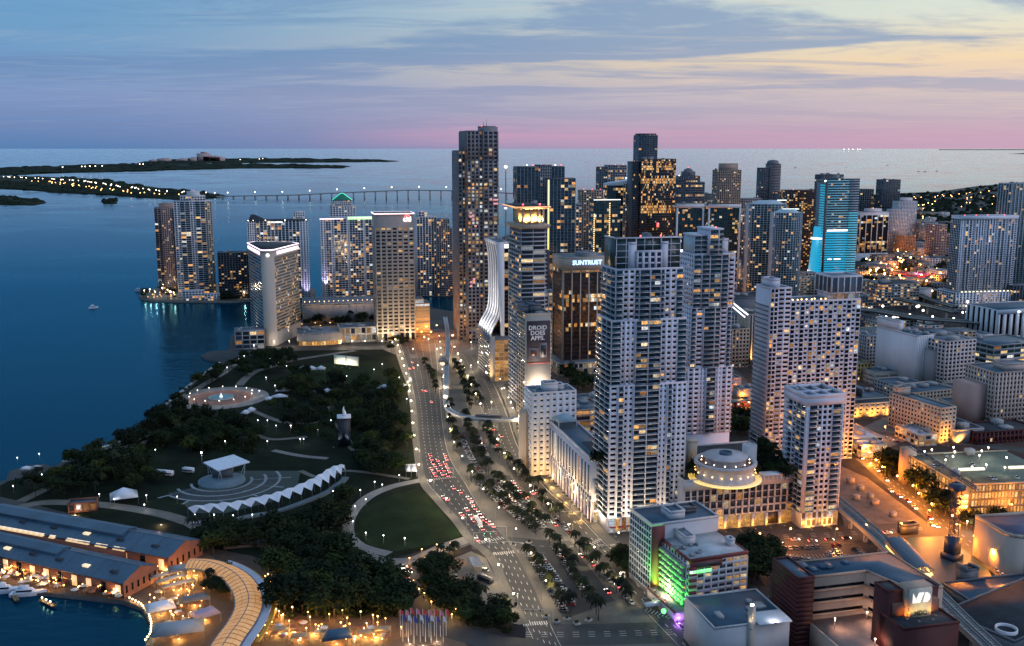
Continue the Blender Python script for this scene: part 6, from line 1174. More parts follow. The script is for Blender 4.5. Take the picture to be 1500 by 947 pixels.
# ---------------------------------------------------------------- highway and low town in the distance on the right
def deck(label, pts, wd, z, m_=asphalt2):
    P = smooth([G(*p, z) for p in pts], 6); r0 = empty('highway_bridge', (P[0][0], P[0][1], 0), 0, label, 'bridge'); o_ = np.array(P[0]); ribbon(P, 0, wd, z - 1.6, z, m_, 'deck', r0, o_)
    for s in (-1, 1): ribbon(P, s * wd / 2, .5, z, z + 1.1, concrete, 'parapet', r0, o_)
    for i in range(1, len(P) - 1, 3): m = MB(); m.lathe([(1.5, 0), (1.4, z - 1.7)], P[i] - o_, 8); m.build('pillar', concrete, r0)
    return P
HW1 = deck('elevated highway crossing behind the blank white block', [(1255, 452), (1300, 458), (1345, 466), (1400, 470), (1460, 474)], 16, 16)
HW2 = deck('lower ramp of the elevated highway', [(1255, 438), (1300, 436), (1350, 446), (1400, 458)], 9, 11); HW3 = deck('river crossing ramp left of the finned slab', [(1335, 425), (1365, 440), (1400, 450)], 8, 8)
blk('grey ribbed office block with yellow windows before the highway', 1290, 1345, 450, 418, 44, wall=grey, rmat=roofd, **dict(fh=4, bw=5, sh=1.6, pw=1, lit=.35, gl=g_green)); blk('blue glass annex with yellow windows beside the ribbed office block', 1262, 1282, 462, 436, 24, wall=slate, rmat=roofblue, **dict(fh=4, bw=4, sh=1, pw=.6, lit=.3, gl=g_blue))
blk('white billboard-like hall at the foot of the finned slab', 1348, 1364, 440, 424, 10, wall=white, rmat=roofd, sides='', gear=0); b = blk('magenta lit flat hall beyond the ribbed office block', 1338, 1376, 414, 405, 40, wall=mat('magenta_wall', (.5, .06, .14), .7, .2, .1), rmat=mat('magenta_roof', (.35, .05, .11), .7, .3, .1), sides='', nm='hall')
c = b.A + b.u * b.w * .5 + b.v * 20; flood((c[0], c[1], b.h + .9), 30000, (1, .15, .35), None, label='magenta lamp over the flat hall')
blk('orange brick apartment block in the low town', 1318, 1340, 372, 346, 26, wall=mat('orange_brick', (.38, .2, .1), .8, .2, .1), **dict(RES, lit=.08)); blk('pink old apartment block left of the orange brick one', 1297, 1314, 368, 340, 22, wall=pink, **dict(RES, lit=.06)); blk('brown apartment slab left of the finned slab', 1366, 1384, 380, 330, 26, wall=pink, **dict(RES, bw=6, lit=.05)); blk('grey long low block behind the orange brick block', 1345, 1368, 352, 326, 20, wall=grey, **dict(RES, lit=.08))
lowcol = [grey, cream, tan, white, pink, slate]; lown = ['grey', 'cream', 'tan', 'white', 'pinkish', 'slate']
rl = random.Random(5)
def lowtown(n, poly, hh, ww, place, grp, seed):
    rl.seed(seed); k = 0; xs = [p[0] for p in poly]; ys = [p[1] for p in poly]; tak = []
    while k < n:
        q = (rl.uniform(min(xs), max(xs)), rl.uniform(min(ys), max(ys)))
        if not inside(q, poly) or any(abs(q[0] - a) < 9 and abs(q[1] - b_) < 5 for a, b_ in tak): continue
        tak.append(q); A = G(*q); i = rl.randrange(6); h_ = rl.uniform(*hh); b_ = Bld('low_building', f'small {lown[i]} low-rise block {place}', 'building', q[0], q[0] + 5, q[1], q[1] - 5, 10, -14 + rl.choice((0, 0, 8, -6)), grp, lowcol[i]); w_ = rl.uniform(*ww); d_ = rl.uniform(*ww)
        b_.vol(0, w_, 0, d_, 0, h_, 'FL', rmat=rl.choice((roofm, roofd, roofblue)), par=.8, fh=3.6, bw=5, sh=1.6, pw=1.6, lit=.2, glow=.8); b_.finish(); k += 1
lowtown(46, [(1258, 385), (1300, 385), (1385, 340), (1390, 400), (1360, 440), (1258, 430)], (5, 15), (14, 34), 'in the low town before the far shore', 'low-rise blocks in the low town', 1)
lowtown(16, [(1070, 440), (1095, 430), (1110, 470), (1070, 475)], (6, 20), (12, 24), 'behind the second white tower', 'low-rise blocks behind the white towers', 2)
lowtown(30, [(870, 420), (1090, 400), (1190, 410), (1190, 440), (1090, 450), (870, 450)], (8, 30), (18, 40), 'at the foot of the far glass towers', 'low-rise blocks under the far towers', 3)
lowtown(18, [(1262, 320), (1300, 320), (1385, 300), (1385, 330), (1262, 350)], (6, 18), (20, 50), 'among the dark trees by the bay', 'low-rise blocks among the far trees', 4)
lowtown(16, [(1258, 470), (1330, 480), (1440, 500), (1440, 520), (1330, 500), (1262, 490)], (5, 14), (14, 30), 'under the elevated highway', 'low-rise blocks under the highway', 5)
# distant white resort blocks on the far island
for i, (px, w_, h_) in enumerate(((225, 150, 30), (240, 200, 50), (268, 220, 45), (283, 160, 60), (298, 200, 130), (310, 260, 80), (318, 220, 70))):
    A = G(px, 237.5); m = MB(); m.box(-w_ / 2, w_ / 2, 0, 60, 0, h_); m.box(-w_ * .2, w_ * .3, 5, 50, h_, h_ * 1.18); o = m.build('resort_block', mat('far_pink_wall', (.5, .36, .34), .8, .1, .01)); o.location = (A[0], A[1], .9); tag(o, 'tiny pale resort block on the farthest island', 'building', 'resort blocks on the far island')
# ================================================================ trees
bark = mat('bark', (.05, .038, .028), .9, .3, .5); leafm = mat('leaf', (.020, .032, .011), .9, .5, .25, spec=.15); leafd = mat('leaf_dark', (.013, .022, .010), .9, .5, .25, spec=.15); frondm = mat('palm_frond', (.012, .017, .008), .85, .5, .6, spec=.2)
for m_ in (leafm, leafd, frondm):      # every plant its own shade of green
    t = m_.node_tree; oi = nd(t, 'ShaderNodeObjectInfo'); bs = t.nodes['Principled BSDF']; src = bs.inputs['Base Color'].links[0].from_socket
    rg = nd(t, 'ShaderNodeValToRGB'); rg.color_ramp.elements[0].color = (.55, .5, .55, 1); rg.color_ramp.elements[1].color = (2.2, 1.7, 1.2, 1); q_ = rg.color_ramp.elements.new(.6); q_.color = (1, 1.05, .9, 1)
    t.links.new(oi.outputs['Random'], rg.inputs[0]); vm = nd(t, 'ShaderNodeVectorMath', operation='MULTIPLY'); t.links.new(src, vm.inputs[0]); t.links.new(rg.outputs[0], vm.inputs[1]); t.links.new(vm.outputs[0], bs.inputs['Base Color'])
def leaf_crown(r, rad, hgt_, n, m_, z0):
    m = MB(); q = []; nc = 15; cl = []
    for _ in range(nc):
        a, b_ = r.uniform(0, 6.28), r.uniform(-.35, 1); rr = rad * r.uniform(.35, .8) * math.sqrt(max(.1, 1 - max(b_, 0) ** 2 * .7)); cl.append((rr * math.cos(a), rr * math.sin(a), z0 + hgt_ * .5 * (1 + b_ * .8), r.uniform(.26, .44) * rad))
    for i in range(n):
        c = cl[i % nc]; d = Vector((r.gauss(0, 1), r.gauss(0, 1), r.gauss(0, 1) * .8)).normalized() * c[3] * r.uniform(.55, 1.08); p = Vector(c[:3]) + d
        s_ = r.uniform(.35, .8); u = Vector((r.gauss(0, 1), r.gauss(0, 1), r.gauss(0, .6))).normalized(); v = u.cross(d.normalized() + Vector((0, 0, .6))).normalized() if d.length else u.orthogonal(); u *= s_; v *= s_ * .7
        q.append([tuple(p - u), tuple(p - v), tuple(p + u), tuple(p + v)])
    m.quads(q); return m.mesh('crown', m_)
def limbs(r, h, z1, rad):
    m = MB(); m.tube([(0, 0, -.2), (.1, 0, h * .5), (.2, .1, h)], [.38, .3, .2], 6)
    for i in range(5):
        a = i * 1.26 + r.uniform(-.3, .3); m.tube([(.1, .05, h * .75), (math.cos(a) * rad * .35, math.sin(a) * rad * .35, h + (z1 - h) * .35), (math.cos(a) * rad * .65, math.sin(a) * rad * .65, h + (z1 - h) * .6)], [.16, .11, .05], 5)
    return m.mesh('trunk', bark)
TV = []
for i in range(5):
    r = random.Random(100 + i); rad, h = (5.2, 6.4, 4.4, 7.2, 5.8)[i], (6.5, 7.0, 5.5, 7.5, 6.5)[i]; TV.append((limbs(r, 3.2, h + 2, rad), leaf_crown(r, rad, h, 900, (leafm, leafd, leafm, leafd, leafd)[i], 2.2)))
def palm_mesh(seed, h, n=17, fl=3.1):
    r = random.Random(seed); m = MB(); m.tube([(0, 0, -.2), (.15, .05, h * .5), (.1, .15, h)], [.24, .18, .14], 6); tr = m.mesh('trunk', bark); m = MB(); q = []
    for i in range(n):
        a = i * 2.399 + r.uniform(-.2, .2); up = r.uniform(-.25, 1.0); L_ = fl * r.uniform(.8, 1.1); pts = []
        for k in range(6):
            s_ = k / 5; pts.append((math.cos(a) * L_ * s_ * (1 - .15 * up), math.sin(a) * L_ * s_ * (1 - .15 * up), h + L_ * (up * s_ - (.45 + .4 * up) * s_ * s_ * 1.5)))
        d = (-math.sin(a), math.cos(a))
        for k in range(5):
            w0, w1 = (.15, .75, .85, .7, .45, .1)[k], (.15, .75, .85, .7, .45, .1)[k + 1]; p, e = pts[k], pts[k + 1]
            for s_ in (-1, 1): q.append([p, e, (e[0] + s_ * d[0] * w1, e[1] + s_ * d[1] * w1, e[2] - .35 * w1), (p[0] + s_ * d[0] * w0, p[1] + s_ * d[1] * w0, p[2] - .35 * w0)])
    m.quads(q); return tr, m.mesh('crown', frondm)
PV = [palm_mesh(200 + i, (8.5, 10, 7, 11.5)[i], n=24, fl=(4.2, 4.6, 3.8, 4.4)[i]) for i in range(4)]
NT = {'t': 0, 'p': 0}
def tree(c, label, group, sc=1.0, palm=False, v=None, z=0.0, name=None):
    V_ = PV if palm else TV; tr, cr = V_[rnd.randrange(len(V_)) if v is None else v]; k = sc * rnd.uniform(.85, 1.2) * (1.0 if palm else 1.15)
    r0 = empty(name or ('palm_tree' if palm else 'broadleaf_tree'), (c[0], c[1], z), rnd.uniform(0, 6.28), label, 'palm tree' if palm else 'tree', group); r0.scale = (k, k, k * rnd.uniform(.9, 1.15)); link(tr, 'trunk', r0); link(cr, 'crown', r0); NT['p' if palm else 't'] += 1
ROWS = [([(660,606),(664,640),(672,672)], 6.5, 'on the boulevard kerb beside the skytrain bend'), ([(622,540),(634,560),(640,580)], 7.2, 'on the plaza side of the boulevard'), ([(666,535),(674,552),(690,600)], 5.8, 'on the median south of the skytrain bend'), ([(688,565),(704,596)], 5.8, 'on the median south of the skytrain bend'),
        ([(684,622),(691,648),(703,680)], 5.8, 'on the median north of the skytrain bend'), ([(708,624),(722,658),(730,676)], 5.8, 'on the median north of the skytrain bend'),
        ([(689,702),(715,728),(745,755),(790,786)], 6.5, 'in the median car park, boulevard side'), ([(702,684),(728,711),(754,737),(775,756),(800,778)], 6.1, 'in the middle of the median car park'), ([(742,680),(761,698),(771,714),(787,727),(800,746),(822,768)], 5.8, 'along the street before the arcade building'),
        ([(774,820),(787,838),(800,857),(816,880),(835,912)], 5.8, 'in the lower median car park, boulevard side'), ([(804,797),(819,815),(832,834),(845,857),(862,884),(880,912)], 5.8, 'in the middle of the lower median car park'), ([(845,802),(858,818),(871,834),(884,850),(900,866),(925,892)], 5.8, 'along the street side of the lower median car park'),
        ([(1418,765),(1440,790),(1462,812),(1482,835)], 6.5, 'along the street beside the round-roofed annex'), ([(665,815),(640,826),(630,838)], 5.0, 'around the small parking plaza')]
for pts, st, pl in ROWS:
    for c, _ in walk(pts, st): tree(c + rng.normal(0, 1.0, 2), 'palm tree ' + pl, 'palms ' + pl, .88, True)
def scatter(n, poly, label, group, sc=1.0, mind=6, palm=0.0, seed=1, z=0.0, avoid=()):
    r = random.Random(seed); xs = [p[0] for p in poly]; ys = [p[1] for p in poly]; got = []; tr_ = 0
    while len(got) < n and tr_ < 6000:
        tr_ += 1; q = (r.uniform(min(xs), max(xs)), r.uniform(min(ys), max(ys)))
        if not inside(q, poly) or any(inside(q, a) for a in avoid): continue
        c = G(*q, z)
        if any((c[0] - g[0]) ** 2 + (c[1] - g[1]) ** 2 < mind ** 2 for g in got): continue
        got.append(c); pm = r.random() < palm; tree(c, ('palm tree ' if pm else 'dark broadleaf tree ') + label, ('palms ' if pm else 'trees ') + group, sc, pm, z=z)
scatter(20, [(90,688),(132,668),(210,642),(222,660),(215,690),(150,705)], 'on the bay shore by the lakeside lot', 'on the bay shore', 1.0, 7, .25, 1)
scatter(26, [(208,632),(240,602),(276,575),(300,556),(325,545),(300,590),(262,612),(262,650),(225,665)], 'along the seawall left of the fountain plaza', 'along the seawall', .95, 6, .3, 2, avoid=[[(258,570),(395,565),(400,600),(330,606),(262,598)]])
scatter(14, [(330,542),(350,524),(400,516),(440,530),(390,545),(350,562)], 'between the fountain and the bay hotel', 'by the bay hotel', .9, 7, .2, 3)
scatter(16, [(400,560),(440,548),(470,560),(560,566),(588,575),(590,596),(470,592),(410,580)], 'on the park lawn south of the memorial pylon', 'on the park lawn', 1.0, 7, .1, 4)
scatter(30, [(395,596),(480,598),(590,604),(600,650),(605,690),(530,690),(520,660),(440,640),(400,618)], 'around the memorial pylon', 'around the memorial pylon', 1.05, 7.5, .1, 5, avoid=[[(490,630),(520,630),(525,665),(490,665)], [(588,655),(616,655),(616,695),(588,695)]])
scatter(17, [(268,612),(350,612),(380,640),(370,664),(290,662),(262,640)], 'between the fountain plaza and the stage', 'behind the stage', 1.0, 7, .1, 6)
scatter(26, [(300,790),(400,778),(450,768),(490,752),(508,728),(505,760),(495,800),(470,812),(330,800)], 'below the white scalloped canopy', 'below the scalloped canopy', 1.05, 7, .1, 7)
scatter(14, [(20,712),(75,700),(160,708),(190,722),(90,728),(20,735)], 'between the market roofs and the bay', 'behind the market', 1.0, 8, .2, 8)
scatter(18, [(395,826),(470,816),(520,838),(535,856),(520,876),(470,866),(400,856)], 'on the green between the curved roof and the drive', 'by the drive', 1.2, 8, .05, 9)
scatter(20, [(405,888),(470,866),(560,862),(592,880),(585,905),(520,905),(420,905)], 'above the lamp-lit market lane', 'by the market lane', 1.3, 8, .05, 10)
scatter(20, [(622,838),(650,836),(672,862),(695,880),(735,905),(745,928),(690,918),(640,892),(618,866)], 'inside the bend of the park drive', 'inside the drive bend', 1.0, 6.5, .15, 11)
scatter(10, [(280,790),(320,788),(330,806),(300,815)], 'at the gable end of the market hall', 'at the market gable', 1.0, 6, .2, 12)
scatter(9, [(300,842),(330,846),(340,868),(325,880),(305,866)], 'inside the curve of the glowing roof', 'inside the curved roof', .8, 4, .5, 13)
scatter(7, [(1090,815),(1130,815),(1140,850),(1100,860)], 'in the car park behind the hotel', 'in the hotel car park', 1.3, 6, 0, 14); scatter(6, [(1150,862),(1185,858),(1188,872),(1155,875)], 'beside the maroon college flank', 'beside the college', .9, 4, 0, 15)
scatter(12, [(1325,672),(1345,690),(1375,722),(1395,760),(1375,745),(1338,705)], 'along the lit flank of the parking garage', 'along the parking garage', 1.0, 5, .1, 16); scatter(10, [(1290,680),(1310,680),(1316,695),(1300,700),(1292,692)], 'on the orange corner', 'on the orange corner', 1.0, 5, 0, 17)
scatter(14, [(1408,765),(1490,762),(1495,778),(1420,785)], 'before the lit front of the parking garage', 'before the garage front', .7, 4, .4, 18); scatter(6, [(905,812),(935,842),(925,850),(900,828)], 'on the pavement by the hotel flank', 'by the hotel flank', .75, 4, .2, 19)
scatter(12, [(1003,690),(1030,699),(1100,699),(1110,690),(1108,699),(1010,704)], 'in the podium roof garden', 'in the podium roof garden', .55, 3, .2, 20, z=POD.h + .1); scatter(16, [(1106,655),(1130,655),(1155,690),(1150,705),(1110,690)], 'in the podium roof garden by the pool pavilion', 'by the pool pavilion', .7, 4, 0, 21, z=POD.h + .1)
scatter(8, [(1068,612),(1102,612),(1105,640),(1070,640)], 'behind the round roof pavilion', 'behind the round pavilion', 1.1, 5, 0, 22); scatter(16, [(440,472),(552,468),(552,480),(500,482),(440,480)], 'below the long concrete podium', 'below the concrete podium', 1.0, 6, .2, 23)
scatter(10, [(205,437),(262,441),(262,430),(225,427)], 'on the tip of the bay island', 'on the island tip', .8, 6, .5, 24, z=1.0); scatter(10, [(322,441),(368,441),(368,436),(322,436)], 'before the dark low block on the bay island', 'before the island block', .9, 6, .3, 25, z=1.0)
scatter(5, [(1130,520),(1100,520),(1110,560),(1130,560)], 'behind the wide slab', 'behind the wide slab', 1.0, 6, 0, 26); scatter(8, [(875,655),(888,660),(888,690),(868,680)], 'in the roof garden of the arcade building', 'on the arcade roof', .6, 4, 0, 27, z=ARC.h + .5)
scatter(10, [(825,548),(870,548),(880,575),(840,572)], 'beside the bank tower podium', 'by the bank tower', 1.0, 6, 0, 28); scatter(12, [(560,518),(590,512),(600,492),(562,496)], 'on the plaza by the beige grid tower', 'by the grid tower', .8, 6, .5, 29)
scatter(8, [(1258,395),(1290,400),(1290,425),(1262,430)], 'right of the cyan tower', 'right of the cyan tower', 1.2, 8, 0, 30)
STV = []
for i in range(3):
    r = random.Random(300 + i); STV.append((limbs(r, 3.6, 8.5, 7.0), leaf_crown(r, (7.2, 8.0, 6.4)[i], (5.2, 6.0, 4.6)[i], 1300, (leafm, leafd, leafm)[i], 3.2)))
def shade(n, poly, where, seed, avoid=()):
    r = random.Random(seed); xs = [p[0] for p in poly]; ys = [p[1] for p in poly]; got = []; k = 0
    while len(got) < n and k < 4000:
        k += 1; q = (r.uniform(min(xs), max(xs)), r.uniform(min(ys), max(ys)))
        if not inside(q, poly) or any(inside(q, a) for a in avoid): continue
        c = G(*q)
        if any((c[0] - g[0]) ** 2 + (c[1] - g[1]) ** 2 < 100 for g in got): continue
        got.append(c); tr, cr = STV[r.randrange(3)]; k_ = r.uniform(.75, 1.25); r0 = empty('shade_tree', (c[0], c[1], 0), r.uniform(0, 6.28), 'wide spreading shade tree ' + where, 'tree', 'shade trees ' + where); r0.scale = (k_, k_, k_ * r.uniform(.85, 1.2)); link(tr, 'trunk', r0); link(cr, 'crown', r0)
shade(22, [(395,580),(440,552),(520,545),(585,556),(592,600),(520,612),(430,612)], 'on the southern park lawn', 1, [[(440,538),(475,538),(475,556),(440,556)], [(480,525),(535,525),(535,560),(480,560)]]); shade(16, [(520,620),(596,610),(600,690),(540,700),(525,660)], 'between the memorial pylon and the boulevard', 2, [[(580,650),(616,650),(616,705),(580,705)]])
shade(16, [(255,625),(300,620),(390,630),(385,655),(300,660),(240,672)], 'behind the open stage', 3); shade(10, [(330,528),(400,518),(440,532),(390,552),(345,552)], 'near the triangular hotel', 4); shade(8, [(100,700),(200,690),(235,705),(190,715),(110,712)], 'beside the lakeside lot', 5)
for c, _ in walk([(96,682),(132,668),(170,655),(212,642),(214,624),(244,599),(278,572),(302,552)], 8): tree(c + rng.normal(0, 1.2, 2), 'small palm tree in the row along the bay seawall', 'palms along the bay seawall', .62, True)
# dark undergrowth of the park, too dense to count
def shrubbery(n, polys, label, seed, avoid=()):
    r = np.random.default_rng(seed); C_ = []; tot = [(min(q[0] for q in p), max(q[0] for q in p), min(q[1] for q in p), max(q[1] for q in p)) for p in polys]
    while len(C_) < n:
        k = int(r.integers(len(polys))); q = (r.uniform(*tot[k][:2]), r.uniform(*tot[k][2:]))
        if inside(q, polys[k]) and not any(inside(q, a) for a in avoid): C_.append((*G(*q), r.uniform(.8, 2.6)))
    Q = []
    for x, y, s in C_:
        d = r.normal(0, 1, (34, 3)); d /= np.linalg.norm(d, axis=1)[:, None]; p = np.array([x, y, s * .7]) + d * s * np.array([1.2, 1.2, .75]); p[:, 2] = np.abs(p[:, 2]); u = r.normal(0, .38, (34, 3)); v = r.normal(0, .38, (34, 3)); Q.append(np.stack([p - u, p - v, p + u, p + v], 1))
    m = MB(); m.quads(np.concatenate(Q)); tag(m.build('shrubbery', leafd), label, 'shrubs', kind='stuff')
shrubbery(900, [[(268,612),(350,612),(380,640),(370,664),(290,662),(262,640)], [(395,596),(480,598),(590,604),(600,650),(605,690),(530,690),(520,660),(440,640),(400,618)], [(400,560),(440,548),(470,560),(560,566),(588,575),(590,596),(470,592),(410,580)], [(208,632),(240,602),(276,575),(262,612),(262,650),(225,665)], [(90,688),(132,668),(210,642),(222,660),(215,690),(150,705)], [(300,775),(400,762),(470,745),(508,712),(505,760),(495,800),(470,812),(330,800)]], 'dark low shrubbery under the park trees', 1, [[(588,655),(616,655),(616,695),(588,695)]])
shrubbery(420, [[(395,822),(470,806),(548,826),(566,848),(540,870),(470,860),(400,850)], [(405,878),(470,866),(560,862),(592,880),(585,905),(520,905),(420,905)], [(622,838),(650,836),(672,862),(695,880),(735,905),(745,928),(690,918),(640,892),(618,866)]], 'dark low shrubbery along the drive and the market lane', 2)
# ================================================================ lamps
def lamp_proto(name, h, arm, gr, gm, pw, colr, soft=.4):
    m = MB(); m.tube([(0, 0, 0), (0, 0, h)] + ([(0, -arm * .5, h + .5), (0, -arm, h + .4)] if arm else []), [.11, .09] + ([.07, .06] if arm else []), 5); pole = m.mesh('pole', steel)
    m = MB(); m.lathe([(.05, -gr), (gr * .75, -gr * .6), (gr, 0), (gr * .75, gr * .6), (.05, gr)], (0, 0), 8); gl = m.mesh('globe', gm, True)
    l = None
    if pw: l = bpy.data.lights.new(name + '_bulb', 'POINT'); l.energy = pw; l.color = colr; l.shadow_soft_size = soft
    return dict(name=name, h=h, arm=arm, gr=gr, pole=pole, globe=gl, light=l)
LP = {'blvd': lamp_proto('street_lamp', 10, 2.2, .42, e_globe, 7500, (1, .74, .44)), 'sodium2': lamp_proto('street_lamp', 8.5, 1.8, .5, e_globew, 10000, (1, .30, .03)), 'ring': lamp_proto('plaza_lamp', 4, 0, .4, e_globe, 380, (1, .7, .45)), 'sodium': lamp_proto('street_lamp', 9.5, 1.8, .5, e_globew, 24000, (1, .29, .025)), 'park': lamp_proto('park_lamp', 4.2, 0, .32, e_globec, 300, (1, .93, .85), .25), 'market': lamp_proto('market_lamp', 3.6, 0, .34, e_globew, 800, (1, .5, .12), .25), 'marketdim': lamp_proto('market_lamp', 3.0, 0, .36, e_globew, 0, None),
      'farglow': lamp_proto('street_lamp', 11, 0, 1.8, e_globew, 90000, (1, .33, .05)), 'far': lamp_proto('street_lamp', 9, 0, 1.5, lamp_mat('lamp_globe_sodium', (1, .40, .10), 14), 0, None), 'farw': lamp_proto('street_lamp', 9, 0, 1.5, e_globe, 0, None), 'cause': lamp_proto('causeway_lamp', 12, 0, 2.3, e_globe, 0, None), 'causew': lamp_proto('causeway_lamp', 10, 0, 2.2, e_globew, 0, None), 'quay': lamp_proto('quay_lamp', 1.4, 0, .42, lamp_mat('lamp_quay', (1, .74, .36), 7), 150, (1, .7, .3), .2), 'terrace': lamp_proto('terrace_lamp', 4.5, 0, .35, e_globe, 1500, (1, .62, .42)), 'deck': lamp_proto('deck_lamp', 5.5, 0, .55, e_globe, 900, (1, .92, .75)), 'plaza': lamp_proto('plaza_lamp', 6, 0, .45, e_globe, 2600, (1, .82, .58))}
def lamp(kind, c, label, group, rz=0.0, z=0.0, sc=1.0):
    p = LP[kind]; r0 = empty(p['name'], (c[0], c[1], z), rz, label, 'lamp', group); r0.scale = (sc,) * 3; link(p['pole'], 'pole', r0); link(p['globe'], 'globe', r0, (0, -p['arm'], p['h'] + (p['gr'] if not p['arm'] else .1)))
    if p['light']:
        lo = bpy.data.objects.new(p['name'] + '_bulb', p['light']); col.objects.link(lo); lo.parent = r0; lo.location = (.55, -p['arm'], p['h'] - .5)
for pts, off, lb in (([tuple(q) for q in BL], 90, 'street lamp on the park side of the boulevard'), ([tuple(q) for q in BR], -90, 'street lamp on the median side of the boulevard'), ([tuple(q) for q in CR], -90, 'street lamp on the arcade side of the western carriageway'), ([tuple(q) for q in CL], 90, 'street lamp on the median side of the western carriageway')):
    for c, hd in walk(pts[:-1], 34, 8 if off > 0 else 22): lamp('blvd', c, lb, 'boulevard lamps', hd + R(off) + R(0))
for pts, st in (([(1100,800),(1180,797),(1250,793),(1330,787)], 20), ([(1235,648),(1262,672),(1300,705),(1345,742),(1400,788),(1460,835)], 17), ([(1240,630),(1300,640)], 24), ([(1345,770),(1400,765),(1490,760)], 26), ([(1075,560),(1100,605)], 26)):
    for c, hd in walk(pts, st, 4): lamp('sodium2' if c[0] < G(1240, 780)[0] and c[1] < 620 or c[1] > 700 else 'sodium', c + rng.normal(0, 1.5, 2), 'orange sodium street lamp in the downtown streets', 'orange downtown lamps', hd + R(90))
for c, hd in walk([(1414,778),(1436,802),(1462,832)], 18, 2): lamp('plaza', c, 'bright globe lamp between the palms by the round-roofed annex', 'lamps by the annex palms')
PARKL = [(333,545),(350,532),(358,528),(372,512),(396,532),(408,538),(425,526),(436,545),(390,560),(403,572),(415,570),(420,543),(560,540),(585,560),(596,592),(548,548),(508,558),(460,572),(432,574),(396,600),(440,566),(378,624),(392,624),(405,632),(426,632),(466,638),(392,655),(440,652),(445,652),(485,624),(212,616),(205,640),(170,650),(150,657),(228,668),(26,680),(58,674),(62,705),(20,722),(85,720),(146,734),(168,742),(212,750),(215,736),(260,738),(286,765),(314,765),(342,766),(370,765),(488,730),(536,742),(528,728),(520,752),(517,775),(536,792),(562,796),(593,800),(585,706),(549,716),(560,720),(610,700),(330,655),(470,545),(520,600),(575,605),(545,600),(455,600),(380,580)]
for q in PARKL: lamp('park', G(*q), 'small white globe lamp along the dark park paths', 'park path lamps')
for i in range(14):
    a = 2 * math.pi * i / 14; lamp('ring', fc + rr_ * .66 * np.array([math.cos(a), math.sin(a)]), 'globe lamp on the ring around the round fountain', 'fountain ring lamps', sc=.9)
for q in [(345,512),(362,511),(382,510),(402,509),(424,508),(500,508),(516,508),(535,508),(560,508),(575,510),(498,512)]: lamp('plaza', G(*q), 'bright globe lamp on the drive before the hotel podium', 'hotel drive lamps')
for q in [(612,545),(600,575),(640,520),(662,500),(690,510),(655,530),(650,560),(690,545),(712,555),(735,580),(748,600),(720,600),(756,625),(700,540),(605,520),(628,505)]: lamp('plaza', G(*q), 'globe lamp on the pale plaza under the skytrain', 'plaza lamps')
for q in [(596,840),(606,862),(614,874),(622,880),(632,893),(640,898),(655,907),(662,912),(668,904),(652,892),(600,828),(618,815),(632,818),(640,808),(652,812),(660,806)]: lamp('market', G(*q), 'amber globe lamp along the curving park drive', 'drive lamps')
r_ = random.Random(3)
def mk(n, poly, kind, lb, gp, seed, every=4, dim='marketdim'):
    r_.seed(seed); xs = [p[0] for p in poly]; ys = [p[1] for p in poly]; k = 0
    while k < n:
        q = (r_.uniform(min(xs), max(xs)), r_.uniform(min(ys), max(ys)))
        if inside(q, poly): lamp(kind if k % every == 0 else dim, G(*q), lb, gp, sc=r_.uniform(.8, 1.15)); k += 1
mk(46, [(0,832),(60,842),(120,858),(182,872),(210,886),(190,880),(120,872),(0,856)], 'market', 'amber globe lamp on the quay terraces before the market hall', 'quay terrace lamps', 1, 3)
mk(60, [(228,838),(262,828),(290,838),(300,870),(292,930),(236,940),(228,915),(218,890)], 'market', 'amber globe lamp in the market court by the quay', 'market court lamps', 2, 3); mk(50, [(392,888),(440,886),(560,912),(590,925),(580,950),(380,950),(372,920)], 'market', 'amber globe lamp along the market lane under the trees', 'market lane lamps', 3, 3)
mk(16, [(385,855),(402,850),(398,890),(388,890)], 'market', 'amber globe lamp beside the yellow rim of the curved roof', 'curved roof lamps', 4, 4); mk(16, [(440,840),(480,815),(500,830),(480,850),(450,856)], 'market', 'amber globe lamp on the green beyond the curved roof', 'green lamps', 5, 5)
for c, _ in walk([(190,881),(206,889),(218,903),(222,918),(221,932),(212,945)], 2.6): lamp('quay', c, 'low lamp on the round quay edge of the marina', 'quay edge lamps', z=.05)
mk(32, [(205,436),(225,428),(262,424),(262,441),(222,440)], 'farw', 'warm lamp in the gardens on the tip of the bay island', 'bay island lamps', 6, 99, 'marketdim'); mk(14, [(322,430),(372,428),(372,440),(322,441)], 'market', 'warm lamp before the dark low block on the bay island', 'island block lamps', 7, 1)
mk(24, [(440,475),(550,475),(550,488),(500,490),(440,488)], 'market', 'warm lamp among the trees below the concrete podium', 'podium garden lamps', 8, 2)
for c in TERR: lamp('terrace', c, 'globe lamp on the pink college terrace', 'college terrace lamps', z=12.0)
for q in ((212,437),(220,435),(228,439),(238,433),(246,436),(255,440),(262,432),(332,438),(345,436),(358,439)): lamp('plaza', G(*q), 'bright warm lamp in the waterfront gardens of the bay island', 'island garden lamps', z=1.0, sc=1.6)
for q in ((1304,694),(1312,690),(1346,716),(1353,724),(1360,731),(1378,750),(1384,757),(1336,700)): tree(G(*q), 'large dark tree against the lit flank of the parking garage', 'large trees at the garage flank', 1.25, v=rnd.choice((1, 3)))
for i in range(16):
    q = (-.1 + .065 * i); c = DECK.A + DECK.u * DECK.w * (i + .5) / 16 + DECK.v * 2; lamp('market', c, 'lamp along the edge of the long concrete podium deck', 'podium edge lamps', z=DECK.h + .1, sc=1.1)
